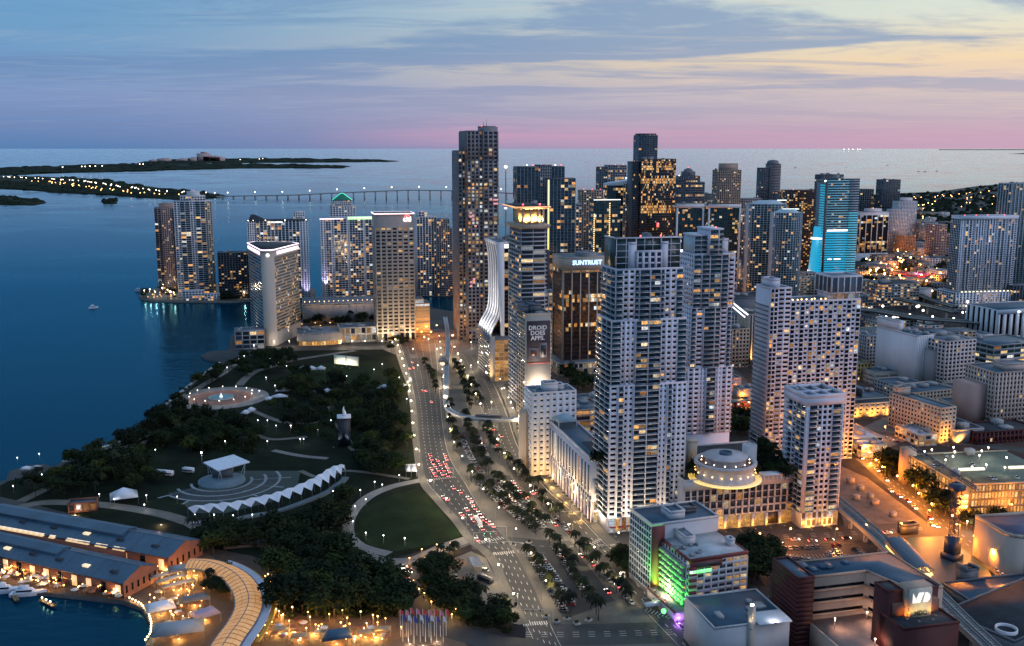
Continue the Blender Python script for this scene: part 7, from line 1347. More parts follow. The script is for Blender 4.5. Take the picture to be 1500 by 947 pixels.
for i, (fu, fv) in enumerate(((.08,.8),(.2,.85),(.3,.6),(.42,.75),(.5,.3),(.62,.6),(.75,.75),(.3,.25),(.88,.5),(.65,.2),(.15,.5),(.9,.85),(.5,.9))): c = GAR.A + GAR.u * GAR.w * fu * .8 + GAR.v * GAR.d * fv; lamp('deck', c, 'white lamp post on the roof of the parking garage', 'garage roof lamps', z=GAR.h + .05)
mk(66, [(1262,300),(1330,292),(1400,285),(1450,282),(1460,300),(1440,312),(1380,320),(1345,340),(1290,330)], 'far', 'distant orange street lamp among the dark trees by the bay', 'lamps of the bay neighbourhood', 9, 1); mk(60, [(1258,385),(1300,380),(1385,345),(1390,440),(1290,440),(1262,430)], 'far', 'orange street lamp in the low town before the bay', 'lamps of the low town', 10, 1, 'far'); mk(16, [(1262,385),(1300,372),(1385,340),(1390,420),(1340,436),(1262,425)], 'farglow', 'strong orange street lamp lighting the low town blocks', 'strong lamps of the low town', 21, 1); mk(5, [(1075,425),(1110,405),(1185,405),(1185,430),(1110,440)], 'farglow', 'strong orange street lamp between the round glass towers', 'strong lamps under the round towers', 22, 1); mk(6, [(880,440),(1080,425),(1080,445),(880,455)], 'farglow', 'strong orange street lamp under the far towers', 'strong lamps under the far towers', 23, 1)
mk(26, [(1258,440),(1290,455),(1440,455),(1445,480),(1290,480),(1258,470)], 'farw', 'pale street lamp around the elevated highway', 'lamps around the highway', 11, 1); mk(20, [(1070,430),(1110,400),(1190,400),(1190,440),(1110,445)], 'far', 'orange street lamp under the round glass towers', 'lamps under the round towers', 12, 1)
mk(12, [(860,440),(1080,420),(1080,450),(860,460)], 'far', 'orange street lamp at the foot of the far towers', 'lamps under the far towers', 13, 1)
CA = [(-40,262),(0,262),(40,264),(80,266),(120,269),(155,274),(190,279),(230,284),(270,287),(320,288)]
for c, _ in walk(CA, 62, 10): lamp('cause', c + rng.normal(0, 14, 2), 'white lamp along the causeway road on the bay island chain', 'causeway lamps', z=1.0)
for c, _ in walk([(60,268),(100,273),(150,281),(200,286),(262,290)], 60, 10): lamp('causew', c + rng.normal(0, 30, 2), 'warm lamp on the shore of the causeway island', 'causeway shore lamps', z=1.0)
for q in [(120,249),(125,249),(132,248.5),(140,248.5),(150,248),(205,245),(210,245),(92,250),(385,235.5),(352,237),(380,236)]: lamp('cause', G(*q), 'bright lamp on the wooded island in the bay', 'wooded island lamps', z=1.0, sc=2.2)
for i in range(5): lamp('cause', G(1237 + 6 * i + rng.uniform(-2, 2), 222), 'remote light on the horizon of the bay', 'horizon lights', sc=9)
# ================================================================ cars
CB = [mat('car_white', (.62, .62, .62), .3, 0), mat('car_silver', (.38, .39, .40), .3, 0, metal=.4), mat('car_grey', (.12, .125, .13), .3, 0), mat('car_black', (.02, .02, .022), .25, 0), mat('car_red', (.25, .02, .02), .3, 0), mat('car_blue', (.03, .06, .16), .3, 0)]; CN = ['white', 'silver', 'grey', 'black', 'red', 'blue']
rubber = mat('tyre', (.02, .02, .02), .9, 0)
def car_mesh(m_):
    m = MB(); sec = [(-2.25, .55, .35), (-2.2, .85, .3), (-1.2, .95, .28), (1.1, .95, .28), (2.1, .78, .3), (2.25, .5, .35)]; wd = [.78, .86, .9, .9, .86, .74]; q = []
    for (y0, z0, b0), (y1, z1, b1), w0, w1 in zip(sec, sec[1:], wd, wd[1:]): q += [[(-w0, y0, z0), (w0, y0, z0), (w1, y1, z1), (-w1, y1, z1)], [(w0, y0, b0), (w1, y1, b1), (w1, y1, z1), (w0, y0, z0)], [(-w0, y0, b0), (-w0, y0, z0), (-w1, y1, z1), (-w1, y1, b1)]]
    q += [[(-.78, -2.25, .35), (.78, -2.25, .35), (.78, -2.25, .55), (-.78, -2.25, .55)], [(-.74, 2.25, .5), (.74, 2.25, .5), (.74, 2.25, .35), (-.74, 2.25, .35)], [(-.62, -1.15, 1.42), (.62, -1.15, 1.42), (.6, .35, 1.44), (-.6, .35, 1.44)]]; m.quads(q); body = m.mesh('body', m_)
    m = MB(); lo = [(-.84, -1.95, .9), (.84, -1.95, .9), (.84, 1.15, .94), (-.84, 1.15, .94)]; hi = [(-.63, -1.17, 1.41), (.63, -1.17, 1.41), (.61, .37, 1.43), (-.61, .37, 1.43)]; m.quads([[lo[i], lo[(i+1) % 4], hi[(i+1) % 4], hi[i]] for i in range(4)]); return body, m.mesh('windows', g_black)
CM = [car_mesh(m_) for m_ in CB]
def wheel_mesh():
    m = MB(); a = np.linspace(0, 2 * math.pi, 9)[:-1]
    for x0, x1 in ((-.11, .11),): m.quads([[(x0, .32 * math.cos(t_), .32 * math.sin(t_)), (x0, .32 * math.cos(u_), .32 * math.sin(u_)), (x1, .32 * math.cos(u_), .32 * math.sin(u_)), (x1, .32 * math.cos(t_), .32 * math.sin(t_))] for t_, u_ in zip(a, np.roll(a, -1))]); m.face([(.11, .32 * math.cos(t_), .32 * math.sin(t_)) for t_ in a]); m.face([(-.11, .32 * math.cos(t_), .32 * math.sin(t_)) for t_ in a])
    return m.mesh('wheel', rubber)
WH = wheel_mesh()
def lmesh(m_, s_): m = MB(); m.box(-s_, s_, -.08, .08, -s_ * .6, s_ * .6); return m.mesh('light', m_)
TLm, HLm = lmesh(e_tail, .34), lmesh(e_head, .28)
def car(c, hd, label, group, moving=False, ci=None, z=.05, wheels=False):
    i = rnd.choices(range(6), (7, 5, 3, 2, 1, 1))[0] if ci is None else ci; o = link(CM[i][0], 'car', None, (c[0], c[1], z), hd); tag(o, f'{CN[i]} car {label}', 'car', group); link(CM[i][1], 'windows', o)
    if wheels:
        for x in (-.82, .82):
            for y in (-1.4, 1.35): link(WH, 'wheel', o, (x, y, .32))
    if moving:
        for x in (-.62, .62): link(TLm, 'taillight', o, (x, -2.3, .72)); link(HLm, 'headlight', o, (x, 2.28, .6))
NC = 0
def traffic(q, hd, lb, gp):
    car(G(*q), hd, lb, gp, True, z=.06)
def dir_(a, b_): d = G(*b_) - G(*a); return math.atan2(-d[0], d[1])
hb1 = dir_((662, 690), (640, 640)); hb2 = dir_((730, 800), (690, 745))
for q in [(630,668),(632,674),(634,680),(637,684),(632,688),(635,693),(641,676),(645,682),(652,668),(654,674),(652,680),(655,686),(650,690),(648,696),(658,692),(642,690),(638,698),(656,698)]: traffic(q, hb1, 'waiting with tail lights at the upper boulevard crossing', 'queue at the upper crossing')
for q in [(664,716),(674,722),(650,730),(654,733),(686,731),(690,734),(692,740),(695,746),(690,758),(694,764),(702,753),(704,757),(708,762),(712,765),(716,768),(703,770),(722,772),(718,768),(706,776),(699,792),(676,755),(684,748)]: traffic(q, hb2, 'driving with tail lights down the boulevard', 'boulevard traffic')
for q in [(604,532),(600,541),(606,540),(620,573),(624,574),(632,590)]: traffic(q, dir_((632, 600), (604, 535)), 'driving at the southern end of the boulevard', 'southern traffic')
hc = dir_((842, 780), (790, 725)); 
for q in [(756,715),(762,722),(768,730),(772,728),(780,724),(784,722),(813,770),(752,708),(727,652),(734,640),(722,630),(824,815),(852,816),(868,828),(881,832),(890,868),(905,860),(790,750),(797,757),(775,738)]: traffic(q, hc, 'driving on the western carriageway', 'western carriageway traffic')
for q in [(596,836),(601,838),(594,846),(598,852),(590,832)]: traffic(q, dir_((596, 835), (606, 880)), 'coming down the park drive with headlights', 'drive traffic')
for q in [(1245,660),(1262,672),(1285,690),(1305,720),(1318,728),(1340,745),(1362,760),(1365,770),(1372,772),(1298,704),(1330,735)]: traffic(q, dir_((1250, 660), (1360, 755)), 'driving in the orange lit street by the garage', 'orange street traffic')
for q in [(1120,794),(1140,796),(1165,792),(1190,794),(1215,792),(1240,790),(1275,786),(1300,782),(1105,792)]: traffic(q, dir_((1100, 795), (1300, 785)), 'driving in the street before the podium', 'podium street traffic')
def parked(pts, step, turn, lb, gp, skip=.12, wheels=False):
    for c, hd in walk(pts, step):
        if rnd.random() > skip: car(c + rng.normal(0, .15, 2), hd + R(turn), lb, gp, wheels=wheels)
for pts in ([(702,712),(760,760),(786,780)], [(716,706),(770,752),(798,776)], [(733,706),(780,745),(806,768)]): parked(pts, 3.0, 62, 'parked under the palms of the median car park', 'cars in the median car park')
for pts in ([(777,816),(800,850),(826,897)], [(788,812),(812,845),(842,895)], [(815,806),(838,838),(868,880)]): parked(pts, 3.0, 62, 'parked under the palms of the lower median car park', 'cars in the lower median car park', .15, True)
parked([(676,640),(690,672),(706,694)], 3.4, 60, 'parked in the narrow median south of the crossing', 'cars in the narrow median'); parked([(700,640),(712,668)], 3.4, 60, 'parked in the narrow median south of the crossing', 'cars in the narrow median')
parked([(885,845),(925,885)], 6.4, 0, 'parked along the hotel street', 'cars along the hotel street', .2, True); parked([(812,760),(838,785)], 6, 0, 'parked along the western carriageway', 'cars along the western carriageway')
parked([(1100,806),(1160,804),(1235,800)], 3.1, 80, 'parked in the upper row of the hotel car park', 'cars in the hotel car park', .1, True); parked([(1217,812),(1245,850)], 3.2, 60, 'parked in the column beside the viaduct', 'cars beside the viaduct', .1, True); parked([(1225,808),(1252,842)], 3.2, 60, 'parked in the column beside the viaduct', 'cars beside the viaduct', .15, True); parked([(1254,806),(1288,840)], 3.2, 60, 'parked right under the viaduct', 'cars under the viaduct', .2, True)
for k_ in range(4): parked([(1150 - 4 * k_, 816 + 8 * k_), (1196 - 2 * k_, 823 + 9 * k_)], 3.0, 75, 'parked in the full middle block of the hotel car park', 'cars in the middle block', .05, True)
parked([(1132,878),(1150,915)], 3.0, 60, 'parked in the lot left of the maroon college', 'cars by the college', .05, True); parked([(1142,874),(1158,905)], 3.0, 60, 'parked in the lot left of the maroon college', 'cars by the college', .05, True)
parked([(1425,800),(1450,825),(1485,862)], 6.6, 0, 'parked along the building site', 'cars along the building site', .3); parked([(1290,640),(1320,650)], 3.4, 70, 'parked in the pale forecourt', 'cars in the forecourt', .1)
parked([(160,672),(205,660)], 3.2, 70, 'parked in the lakeside lot', 'cars in the lakeside lot', .4)
for i in range(10): c = GAR.A + GAR.u * GAR.w * rnd.uniform(.05, .75) + GAR.v * GAR.d * rnd.choice((.15, .6, .92)); car(c, R(7) + rnd.choice((0, math.pi)), 'parked on the garage roof', 'cars on the garage roof', z=GAR.h + .02)
for q in [(655,840),(668,846),(711,836)]: car(G(*q), rnd.uniform(0, 3), 'parked on the small parking plaza', 'cars on the parking plaza', wheels=True)
# a white bus on the plaza and a dark one beside it, vans behind the stage
def bus(q, hd, ln, hh, m_, label, cat='bus', name='bus'):
    c = G(*q); r0 = empty(name, (c[0], c[1], .1), hd, label, cat); m = MB(); m.box(-1.25, 1.25, -ln / 2, ln / 2, .5, hh); m.box(-1.1, 1.1, -ln / 2 + .4, ln / 2 - .4, hh, hh + .25); m.build('body', m_, r0); m = MB(); m.box(-1.29, 1.29, -ln / 2 + .6, ln / 2 - .05, 1.5, 2.4); m.box(-1.1, 1.1, ln / 2, ln / 2 + .04, 1.3, 2.5); m.build('windows', g_black, r0)
    for y in (-ln * .32, ln * .34):
        for x in (-1.1, 1.1): o = link(WH, 'wheel', r0, (x, y, .5)); o.scale = (1.6, 1.5, 1.5)
bus((711, 853), hb2 + .6, 9, 3.0, darkg, 'dark bus parked on the small parking plaza'); bus((700, 768), hb2, 11, 3.1, CB[0], 'white bus in the boulevard traffic')
for q, ln, lb in (((241, 697), 13, 'white trailer parked behind the stage'), ((276, 693), 8, 'short white truck parked next to the stage'), ((722, 655), 10, 'white truck on the median near the skytrain bend'), ((601, 560), 8, 'white truck by the park corner')): bus(q, R(75) if q[0] < 300 else hb1, ln, 3.4, white, lb, 'truck', 'truck')

# ================================================================ traffic signals
sgr = lamp_mat('signal_green', (.1, 1, .35), 4)
def signal(q, hd, arm, lb):
    c = G(*q); r0 = empty('traffic_signal', (c[0], c[1], .05), hd, lb, 'traffic signal', 'mast-arm traffic signals'); m = MB(); m.tube([(0, 0, 0), (0, 0, 6.4), (arm * .5, 0, 6.9), (arm, 0, 7.0)], [.16, .13, .1, .08], 6); m.build('mast', mat('signal_pale', (.45, .45, .46), .5, .1, .5), r0)
    for f in (.45, .7, .95): m = MB(); m.box(arm * f - .22, arm * f + .22, -.25, .1, 5.7, 6.9); o = m.build('signal_head', darkg, r0); m = MB(); m.box(arm * f - .16, arm * f + .16, -.32, -.25, 5.8, 6.1); m.build('lens', sgr if f < .9 else e_red, o)
for q, hd, arm, lb in (((742, 788), R(180), 13, 'traffic signal arm over the boulevard at the middle crossing'), ((694, 797), 0, 13, 'traffic signal arm on the park side of the middle crossing'), ((852, 765), R(190), 12, 'pale signal arm over the western carriageway below the arcade building'), ((766, 812), R(180), 12, 'traffic signal arm below the middle crossing'), ((664, 700), R(175), 13, 'traffic signal arm at the upper boulevard crossing'), ((810, 914), R(180), 13, 'traffic signal arm at the lower boulevard crossing'), ((905, 815), R(200), 11, 'traffic signal arm at the hotel corner'), ((941, 895), R(-15), 11, 'traffic signal arm below the hotel')): signal(q, hd, arm, lb)
# concrete bollards and planters on the bare median tips
for i, q in enumerate(((800, 905), (815, 912), (830, 908), (845, 915), (862, 910), (752, 800), (775, 796), (800, 790), (820, 792))):
    c = G(*q); r0 = empty('planter', (c[0], c[1], .03), rnd.uniform(0, 3), 'square concrete planter with low bush on the median tip', 'planter', 'planters on the median tips'); m = MB(); m.prism([(-1.2, -1.2), (1.2, -1.2), (1.2, 1.2), (-1.2, 1.2)], 0, .8, top=[(-1.4, -1.4), (1.4, -1.4), (1.4, 1.4), (-1.4, 1.4)]); m.build('box', concrete, r0); link(TV[i % 5][1], 'bush', r0, (0, 0, .2), 0, .17)
# ================================================================ park: stage, canopy, fountain, pylon, tents
cwhite = mat('membrane_white', (.58, .62, .70), .6, .08, .2)
sc_ = G(325, 706)
r0 = empty('stage_pavilion', (sc_[0], sc_[1], 0), 0, 'open stage pavilion with tilted flat white roof in the park bowl', 'stage')
m = MB(); m.lathe([(15, 0), (15, 1.4), (13.5, 1.4), (13.5, 1.9)], (0, 0), 36); m.build('platform', mat('stage_blue', (.10, .16, .20), .7, .2, .3), r0)
rc = [np.append(G(px, py, z) - sc_, z) for px, py, z in ((297.5, 677.5, 10.5), (319, 689.5, 9.5), (366, 676.5, 11.5), (342, 666, 12.5))]
m = MB(); n_ = np.array([0, 0, .7]); m.face(rc); m.face([p - n_ for p in rc[::-1]]); m.quads([[rc[i], rc[i] - n_, rc[(i+1) % 4] - n_, rc[(i+1) % 4]] for i in range(4)]); m.build('roof', cwhite, r0)
for i, f in enumerate(((.1, .1), (.1, .9), (.5, .1), (.9, .1), (.9, .9))):
    p = rc[0] * (1-f[0]) * (1-f[1]) + rc[1] * f[1] * (1-f[0]) + rc[3] * f[0] * (1-f[1]) + rc[2] * f[0] * f[1]
    for s_ in (-1.2, 1.2): m = MB(); m.tube([(p[0] * .85 + s_, p[1] * .85, 1.8), (p[0], p[1], p[2] - .6)], .16, 5); m.build('strut', cwhite, r0)
m = MB(); m.boxes([(-7, 3, 1.9)], [(6, 4, 8)]); m.build('backdrop', slate, r0)
lamp('park', G(296, 682), 'bright work lamp at the corner of the stage roof', None, sc=2.0)
paleb = mat('concrete_walk', (.20, .22, .24), .8, .2, .1)
def strip_w(name, P, wid, z, m_, h=None):
    Lf, Rt = [], []
    for i, p in enumerate(P):
        d = P[min(i + 1, len(P) - 1)] - P[max(i - 1, 0)]; d = d / np.linalg.norm(d); nrm = np.array([-d[1], d[0]]); Lf.append(p + nrm * wid / 2); Rt.append(p - nrm * wid / 2)
    return twoedge(name, Lf, Rt, z, m_, h)
for rad, a0, a1 in ((19, -2.9, .5), (28, -2.6, .55), (37, -2.3, .6)): strip_w('amphitheatre_walk', [sc_ + rad * np.array([math.cos(a), math.sin(a)]) for a in np.linspace(a0, a1, 30)], 1.8, .12 + rad * .004, paleb)
for a in (-2.35, -1.85, -1.3, -.75, -.25, .2): strip_w('amphitheatre_aisle', [sc_ + rr * np.array([math.cos(a), math.sin(a)]) for rr in np.linspace(19, 44, 6)], 1.6, .10, paleb)
for k, (r0_, r1_) in enumerate(((20.5, 26.5), (29.5, 35.5))):
    m = MB(); 
    for rad in np.arange(r0_, r1_, 1.3): m.lathe([(rad, .05), (rad, .5), (rad + .45, .5), (rad + .45, .05)], sc_, 40, -2.45, .45, cap=False)
    o = m.build('bench_rows', mat('bench_grey', (.06, .075, .085), .8, .2, .3)); tag(o, 'curved rows of low benches, %s the stage' % ('closest around' if k == 0 else 'outer block facing'), 'benches', kind='stuff')
# scalloped canopy, one bay after another
OUT = [(285,753),(306.5,751),(327,750),(348.5,748),(368,743),(388,740),(408.5,736),(424.5,731),(441.5,725),(457,719),(470,714),(482,708),(491,701),(500,695.5),(506,689)]
TOP = [(275,744),(297,740.5),(318,738.5),(338,737),(358,733.5),(378,729),(397,725),(413,720),(430,714.5),(446,707.5),(460,701),(472,694),(483,686.5),(494,682.5),(505,681.5)]
o0 = G(*OUT[7]); r0 = empty('scalloped_canopy', (o0[0], o0[1], 0), 0, 'long white scalloped canopy curving around the park bowl', 'canopy')
Ou = [np.append(G(p[0], p[1], 5.0) - o0, 5.0) for p in OUT]; To = [np.append(G(p[0], p[1], 9.0) - o0, 9.0) for p in TOP]
for i in range(len(Ou) - 1):
    mid = (Ou[i] + Ou[i+1]) / 2 * .62 + (To[i] + To[i+1]) / 2 * .38; mid[2] = 8.4; m = MB(); rid = (To[i] + To[i+1]) / 2 + np.array([0, 0, .9])
    for t_ in (0, -.12):
        z_ = np.array([0, 0, t_]); q = [[To[i] + z_, Ou[i] + z_, mid + z_, rid + z_], [rid + z_, mid + z_, Ou[i+1] + z_, To[i+1] + z_]]; m.quads(q if t_ == 0 else [k[::-1] for k in q])
    m.build('canopy_bay', cwhite, r0)
for i in range(len(Ou)):
    m = MB(); m.tube([(*Ou[i][:2], 0), (*Ou[i][:2], 5.0)], .12, 5); m.build('pole', slate, r0); m = MB(); m.tube([(*To[i][:2], 0), (*To[i][:2], 9.0)], .12, 5); m.build('pole', slate, r0)
ribbon([o0 + p[:2] * 1.02 + np.array([0, -3.0]) for p in Ou], 0, 4, 0, 1.2, mat('terrace_blue', (.09, .12, .14), .8, .2, .3), 'terrace', r0, o0)
# fountain
r0 = empty('fountain', (fc[0], fc[1], .15), 0, 'round fountain basin with water jet on the brick ring plaza', 'fountain'); s_ = rr_ * .26
m = MB(); m.lathe([(s_, 0), (s_, .9), (s_ - .8, .9), (s_ - .8, .3)], (0, 0), 36, cap=False); m.build('basin', concrete, r0); m = MB(); m.lathe([(s_ - .8, .6), (.01, .6)], (0, 0), 36, cap=False); m.build('water', mat('pool_water', (.02, .10, .12), .1, 0, emit=(.1, .5, .55), es=.05), r0)
m = MB(); m.lathe([(1.6, .5), (1.2, 1.6), (.5, 3.0), (.15, 4.2)], (0, 0), 10); m.build('jet', lamp_mat('lit_jet', (.8, .95, 1), .9), r0)
# memorial pylon
c = G(505, 652); hp = hgt(c, 611); r0 = empty('memorial_pylon', (c[0], c[1], 0), R(10), 'dark square memorial pylon crowned by a white flame sculpture', 'monument'); m = MB(); m.box(-4.4, 4.4, -4.4, 4.4, 0, hp); m.build('shaft', mat('pylon_dark', (.012, .016, .028), .5, .1, .2), r0); m = MB(); m.box(-5, 5, -5, 5, hp, hp + .8); m.build('cap', cwhite, r0)
m = MB(); m.tube([(0, 0, hp + .8), (.5, 0, hp + 3), (-.3, 0, hp + 5.5), (.2, .1, hp + 8)], [1.6, 1.3, .8, .12], 8); m.build('flame_sculpture', cwhite, r0, smooth=True)
for a in (0, 1): flood((c[0] + (-7 if a else 7), c[1] - 7, 0), 2200, (.7, .85, 1), (c[0], c[1], hp), R(50), label='floodlight on the ground below the memorial pylon', group='floodlights at the memorial pylon')
# tents
def tent(q, sx, sy, h0, h1, lb, peaks=1, rz=0.0, lit=0.0, col_=None):
    c = G(*q); r0 = empty('tent', (c[0], c[1], 0), rz, lb, 'tent'); mt = col_ or cwhite
    for k in range(peaks):
        x0, x1 = -sx / 2 + sx * k / peaks, -sx / 2 + sx * (k + 1) / peaks; xm = (x0 + x1) / 2; m = MB(); m.prism([(x0, -sy / 2), (x1, -sy / 2), (x1, sy / 2), (x0, sy / 2)], h0, h1, top=[(xm - .2, -.3), (xm + .2, -.3), (xm + .2, .3), (xm - .2, .3)], bottom=True); m.build('roof', mt, r0)
        for x in (x0 + .1, x1 - .1):
            for y in (-sy / 2, sy / 2): m = MB(); m.tube([(x, y, 0), (x, y, h0)], .08, 4); m.build('pole', steel, r0)
    if lit: flood((0, 0, .05), lit, (1, .85, .6), None, parent=r0)
    return r0
tent((602, 694), 7, 16, 4, 5.5, 'long white marquee tent beside the boulevard', 2, R(8)); tent((457, 548), 26, 9, 5, 8, 'low white canopy tent on the park lawn', 3, .1); tent((182, 735), 16, 14, 4, 9, 'white peaked tent on the path behind the market', 1, .4); tent((46, 692), 13, 6, 3, 4.5, 'white flat tent on the bay promontory', 2, .2)
for i, (q, sx) in enumerate((((414, 577), 12), ((410, 586), 14), ((468, 578), 10), ((480, 578), 10), ((494, 578), 10), ((563, 572), 14), ((588, 570), 10), ((360, 610), 8), ((368, 606), 8), ((341, 620), 14), ((395, 590), 9), ((575, 580), 9))): tent(q, sx, 7, 3, 5.5, 'small white park tent among the trees', 1, .2 * i)['group'] = 'small white park tents'
c = G(507, 537); r0 = empty('screen_wall', (c[0], c[1], 0), R(-24), 'bright cream lit stage screen on the park lawn', 'screen'); m = MB(); m.box(-14, 14, 0, .6, 1.5, 10.5); m.build('screen', mat('screen_cream', (.7, .68, .55), .7, .05, .2), r0); m = MB(); m.boxes([(-14.5, .6, 0), (-.3, .6, 0), (13.9, .6, 0)], [(-13.9, 1.2, 11), (.3, 1.2, 11), (14.5, 1.2, 11)]); m.build('frame', steel, r0); m = MB(); m.box(-.5, .3, -.3, 0, 4, 10.5); m.build('divider', darkg, r0)
for x in (-9, 0, 9): flood((x, -7, .05), 7500, (1, .93, .72), (x, 0, 6), R(110), parent=r0)
# flag poles
for i in range(17):
    q = (586 + 4.2 * i + rng.uniform(-1, 1), 938 + (4 if i % 2 else -6) + rng.uniform(-2, 2)); c = G(*q); r0 = empty('flagpole', (c[0], c[1], 0), rng.uniform(-.4, .4), 'tall flagpole with hanging flag in the flag row by the market lane', 'flagpole', 'flag row'); m = MB(); m.tube([(0, 0, 0), (0, 0, 13)], [.13, .07], 5); m.build('pole', white, r0)
    m = MB(); fx = [(.05, 12.8), (.7, 12.6), (1.3, 12.0), (1.7, 11.0)]; m.quads([[(x0, .25 * k % .3, z0 - 2.4), (x1, .3 - .25 * k % .3, z1 - 2.4), (x1, .3 - .25 * k % .3, z1), (x0, .25 * k % .3, z0)] for k, ((x0, z0), (x1, z1)) in enumerate(zip(fx, fx[1:]))]); m.build('flag', (mat('flag_red', (.4, .03, .05), .7, .1, 1), mat('flag_blue', (.03, .06, .3), .7, .1, 1), mat('flag_pink', (.4, .15, .25), .7, .1, 1), cwhite)[i % 4], r0)
for q in ((600, 945), (620, 948), (640, 942)): flood((*G(*q), 0), 900, (1, .8, .55), None, label='uplight among the flagpoles', group='uplights among the flagpoles')
# gateway arch shed on the parking plaza
c = G(697, 833); r0 = empty('shelter', (c[0], c[1], .06), dir_((690, 822), (703, 845)), 'white ribbed bus shelter roof on the small parking plaza', 'shelter'); m = MB(); m.quads([[(-2.6, -6, 3.6), (2.6, -6, 3.9), (2.6, 6, 3.9), (-2.6, 6, 3.6)], [(-2.6, 6, 3.4), (2.6, 6, 3.7), (2.6, -6, 3.7), (-2.6, -6, 3.4)]]); m.build('roof', cwhite, r0); m = MB(); m.boxes([(-2.7, y, 3.7) for y in np.linspace(-5.8, 5.6, 9)], [(2.7, y + .25, 4.1) for y in np.linspace(-5.8, 5.6, 9)]); m.build('ribs', steel, r0)
for x in (-2.4, 2.4):
    for y in (-5.5, 0, 5.5): m = MB(); m.tube([(x, y, 0), (x, y, 3.6)], .1, 5); m.build('post', steel, r0)
disc('planting_circle', G(668, 852), 6, .09, brickpave); disc('brick_circle', G(663, 826), 7, .09, brickpave)
# ================================================================ skytrain guideway
PM = [(652,462),(655,480),(656,505),(654,540),(653,565),(653,585),(657,597),(668,604),(690,609),(715,611),(742,612),(768,611)]
P = smooth([G(p[0], p[1] + 3, 9) for p in PM], 6); o0 = np.array(P[0]); r0 = empty('skytrain_guideway', (o0[0], o0[1], 0), 0, 'elevated skytrain guideway bending across the boulevard', 'guideway'); ribbon(P, 0, 4.2, 7.6, 9, concrete, 'deck', r0, o0)
for s_ in (-2.1, 2.1): ribbon(P, s_, .35, 9, 10, white, 'parapet', r0, o0)
for i in range(3, len(P), 6): m = MB(); m.lathe([(.8, 0), (.8, 6), (1.4, 7.6)], P[i] - o0, 8); m.build('pillar', concrete, r0)
for i, ix in enumerate((52, 56)):
    p = P[ix]; d = P[ix + 1] - P[ix - 1]; hd = math.atan2(-d[0], d[1]); t0 = empty('skytrain_car', (p[0], p[1], 9.02), hd, 'boxy skytrain car on the guideway bend, %s of the two' % ('front' if i else 'rear'), 'train'); m = MB(); m.prism([(-1.3, -5.4), (1.3, -5.4), (1.3, 5.4), (-1.3, 5.4)], .5, 3.6, top=[(-1.15, -5.1), (1.15, -5.1), (1.15, 5.1), (-1.15, 5.1)]); m.build('body', slate, t0); m = MB(); m.boxes([(-1.34, -4.8, 1.7), (-.9, -5.45, 1.6)], [(1.34, 4.8, 2.8), (.9, 5.45, 2.9)]); m.build('windows', g_pale, t0); m = MB(); m.box(-.9, .9, -4.6, 4.6, 0, .5); m.build('bogie', darkg, t0)
# station house on the guideway and orange underpass lamps
b = Bld('skytrain_station', 'small white station house with roof vents on the skytrain guideway', 'station', 644, 652, 548, 528, 24, -3, wall=cream); b.part('wall', cream).box(0, 8, 0, 22, 0, 7.5); b.part('roof', roofm).box(-1, 9, -1, 23, 11.6, 12.2); b.part('column', steel).boxes([(x, y, 7.5) for x in (0, 7.6) for y in np.linspace(0, 21, 5)], [(x + .4, y + .4, 11.6) for x in (0, 7.6) for y in np.linspace(0, 21, 5)]); b.part('vents', slate).boxes([(2, y, 12.2) for y in (2, 9, 16)], [(6, y + 3, 13.4) for y in (2, 9, 16)]); b.finish()
for q in ((612, 496), (640, 490), (682, 492), (625, 492), (632, 500), (618, 500), (668, 490), (676, 498), (664, 505), (622, 508)): lamp('sodium2', G(*q), 'orange sodium lamp at the plaza underpass by the river', 'underpass lamps', sc=1.3)
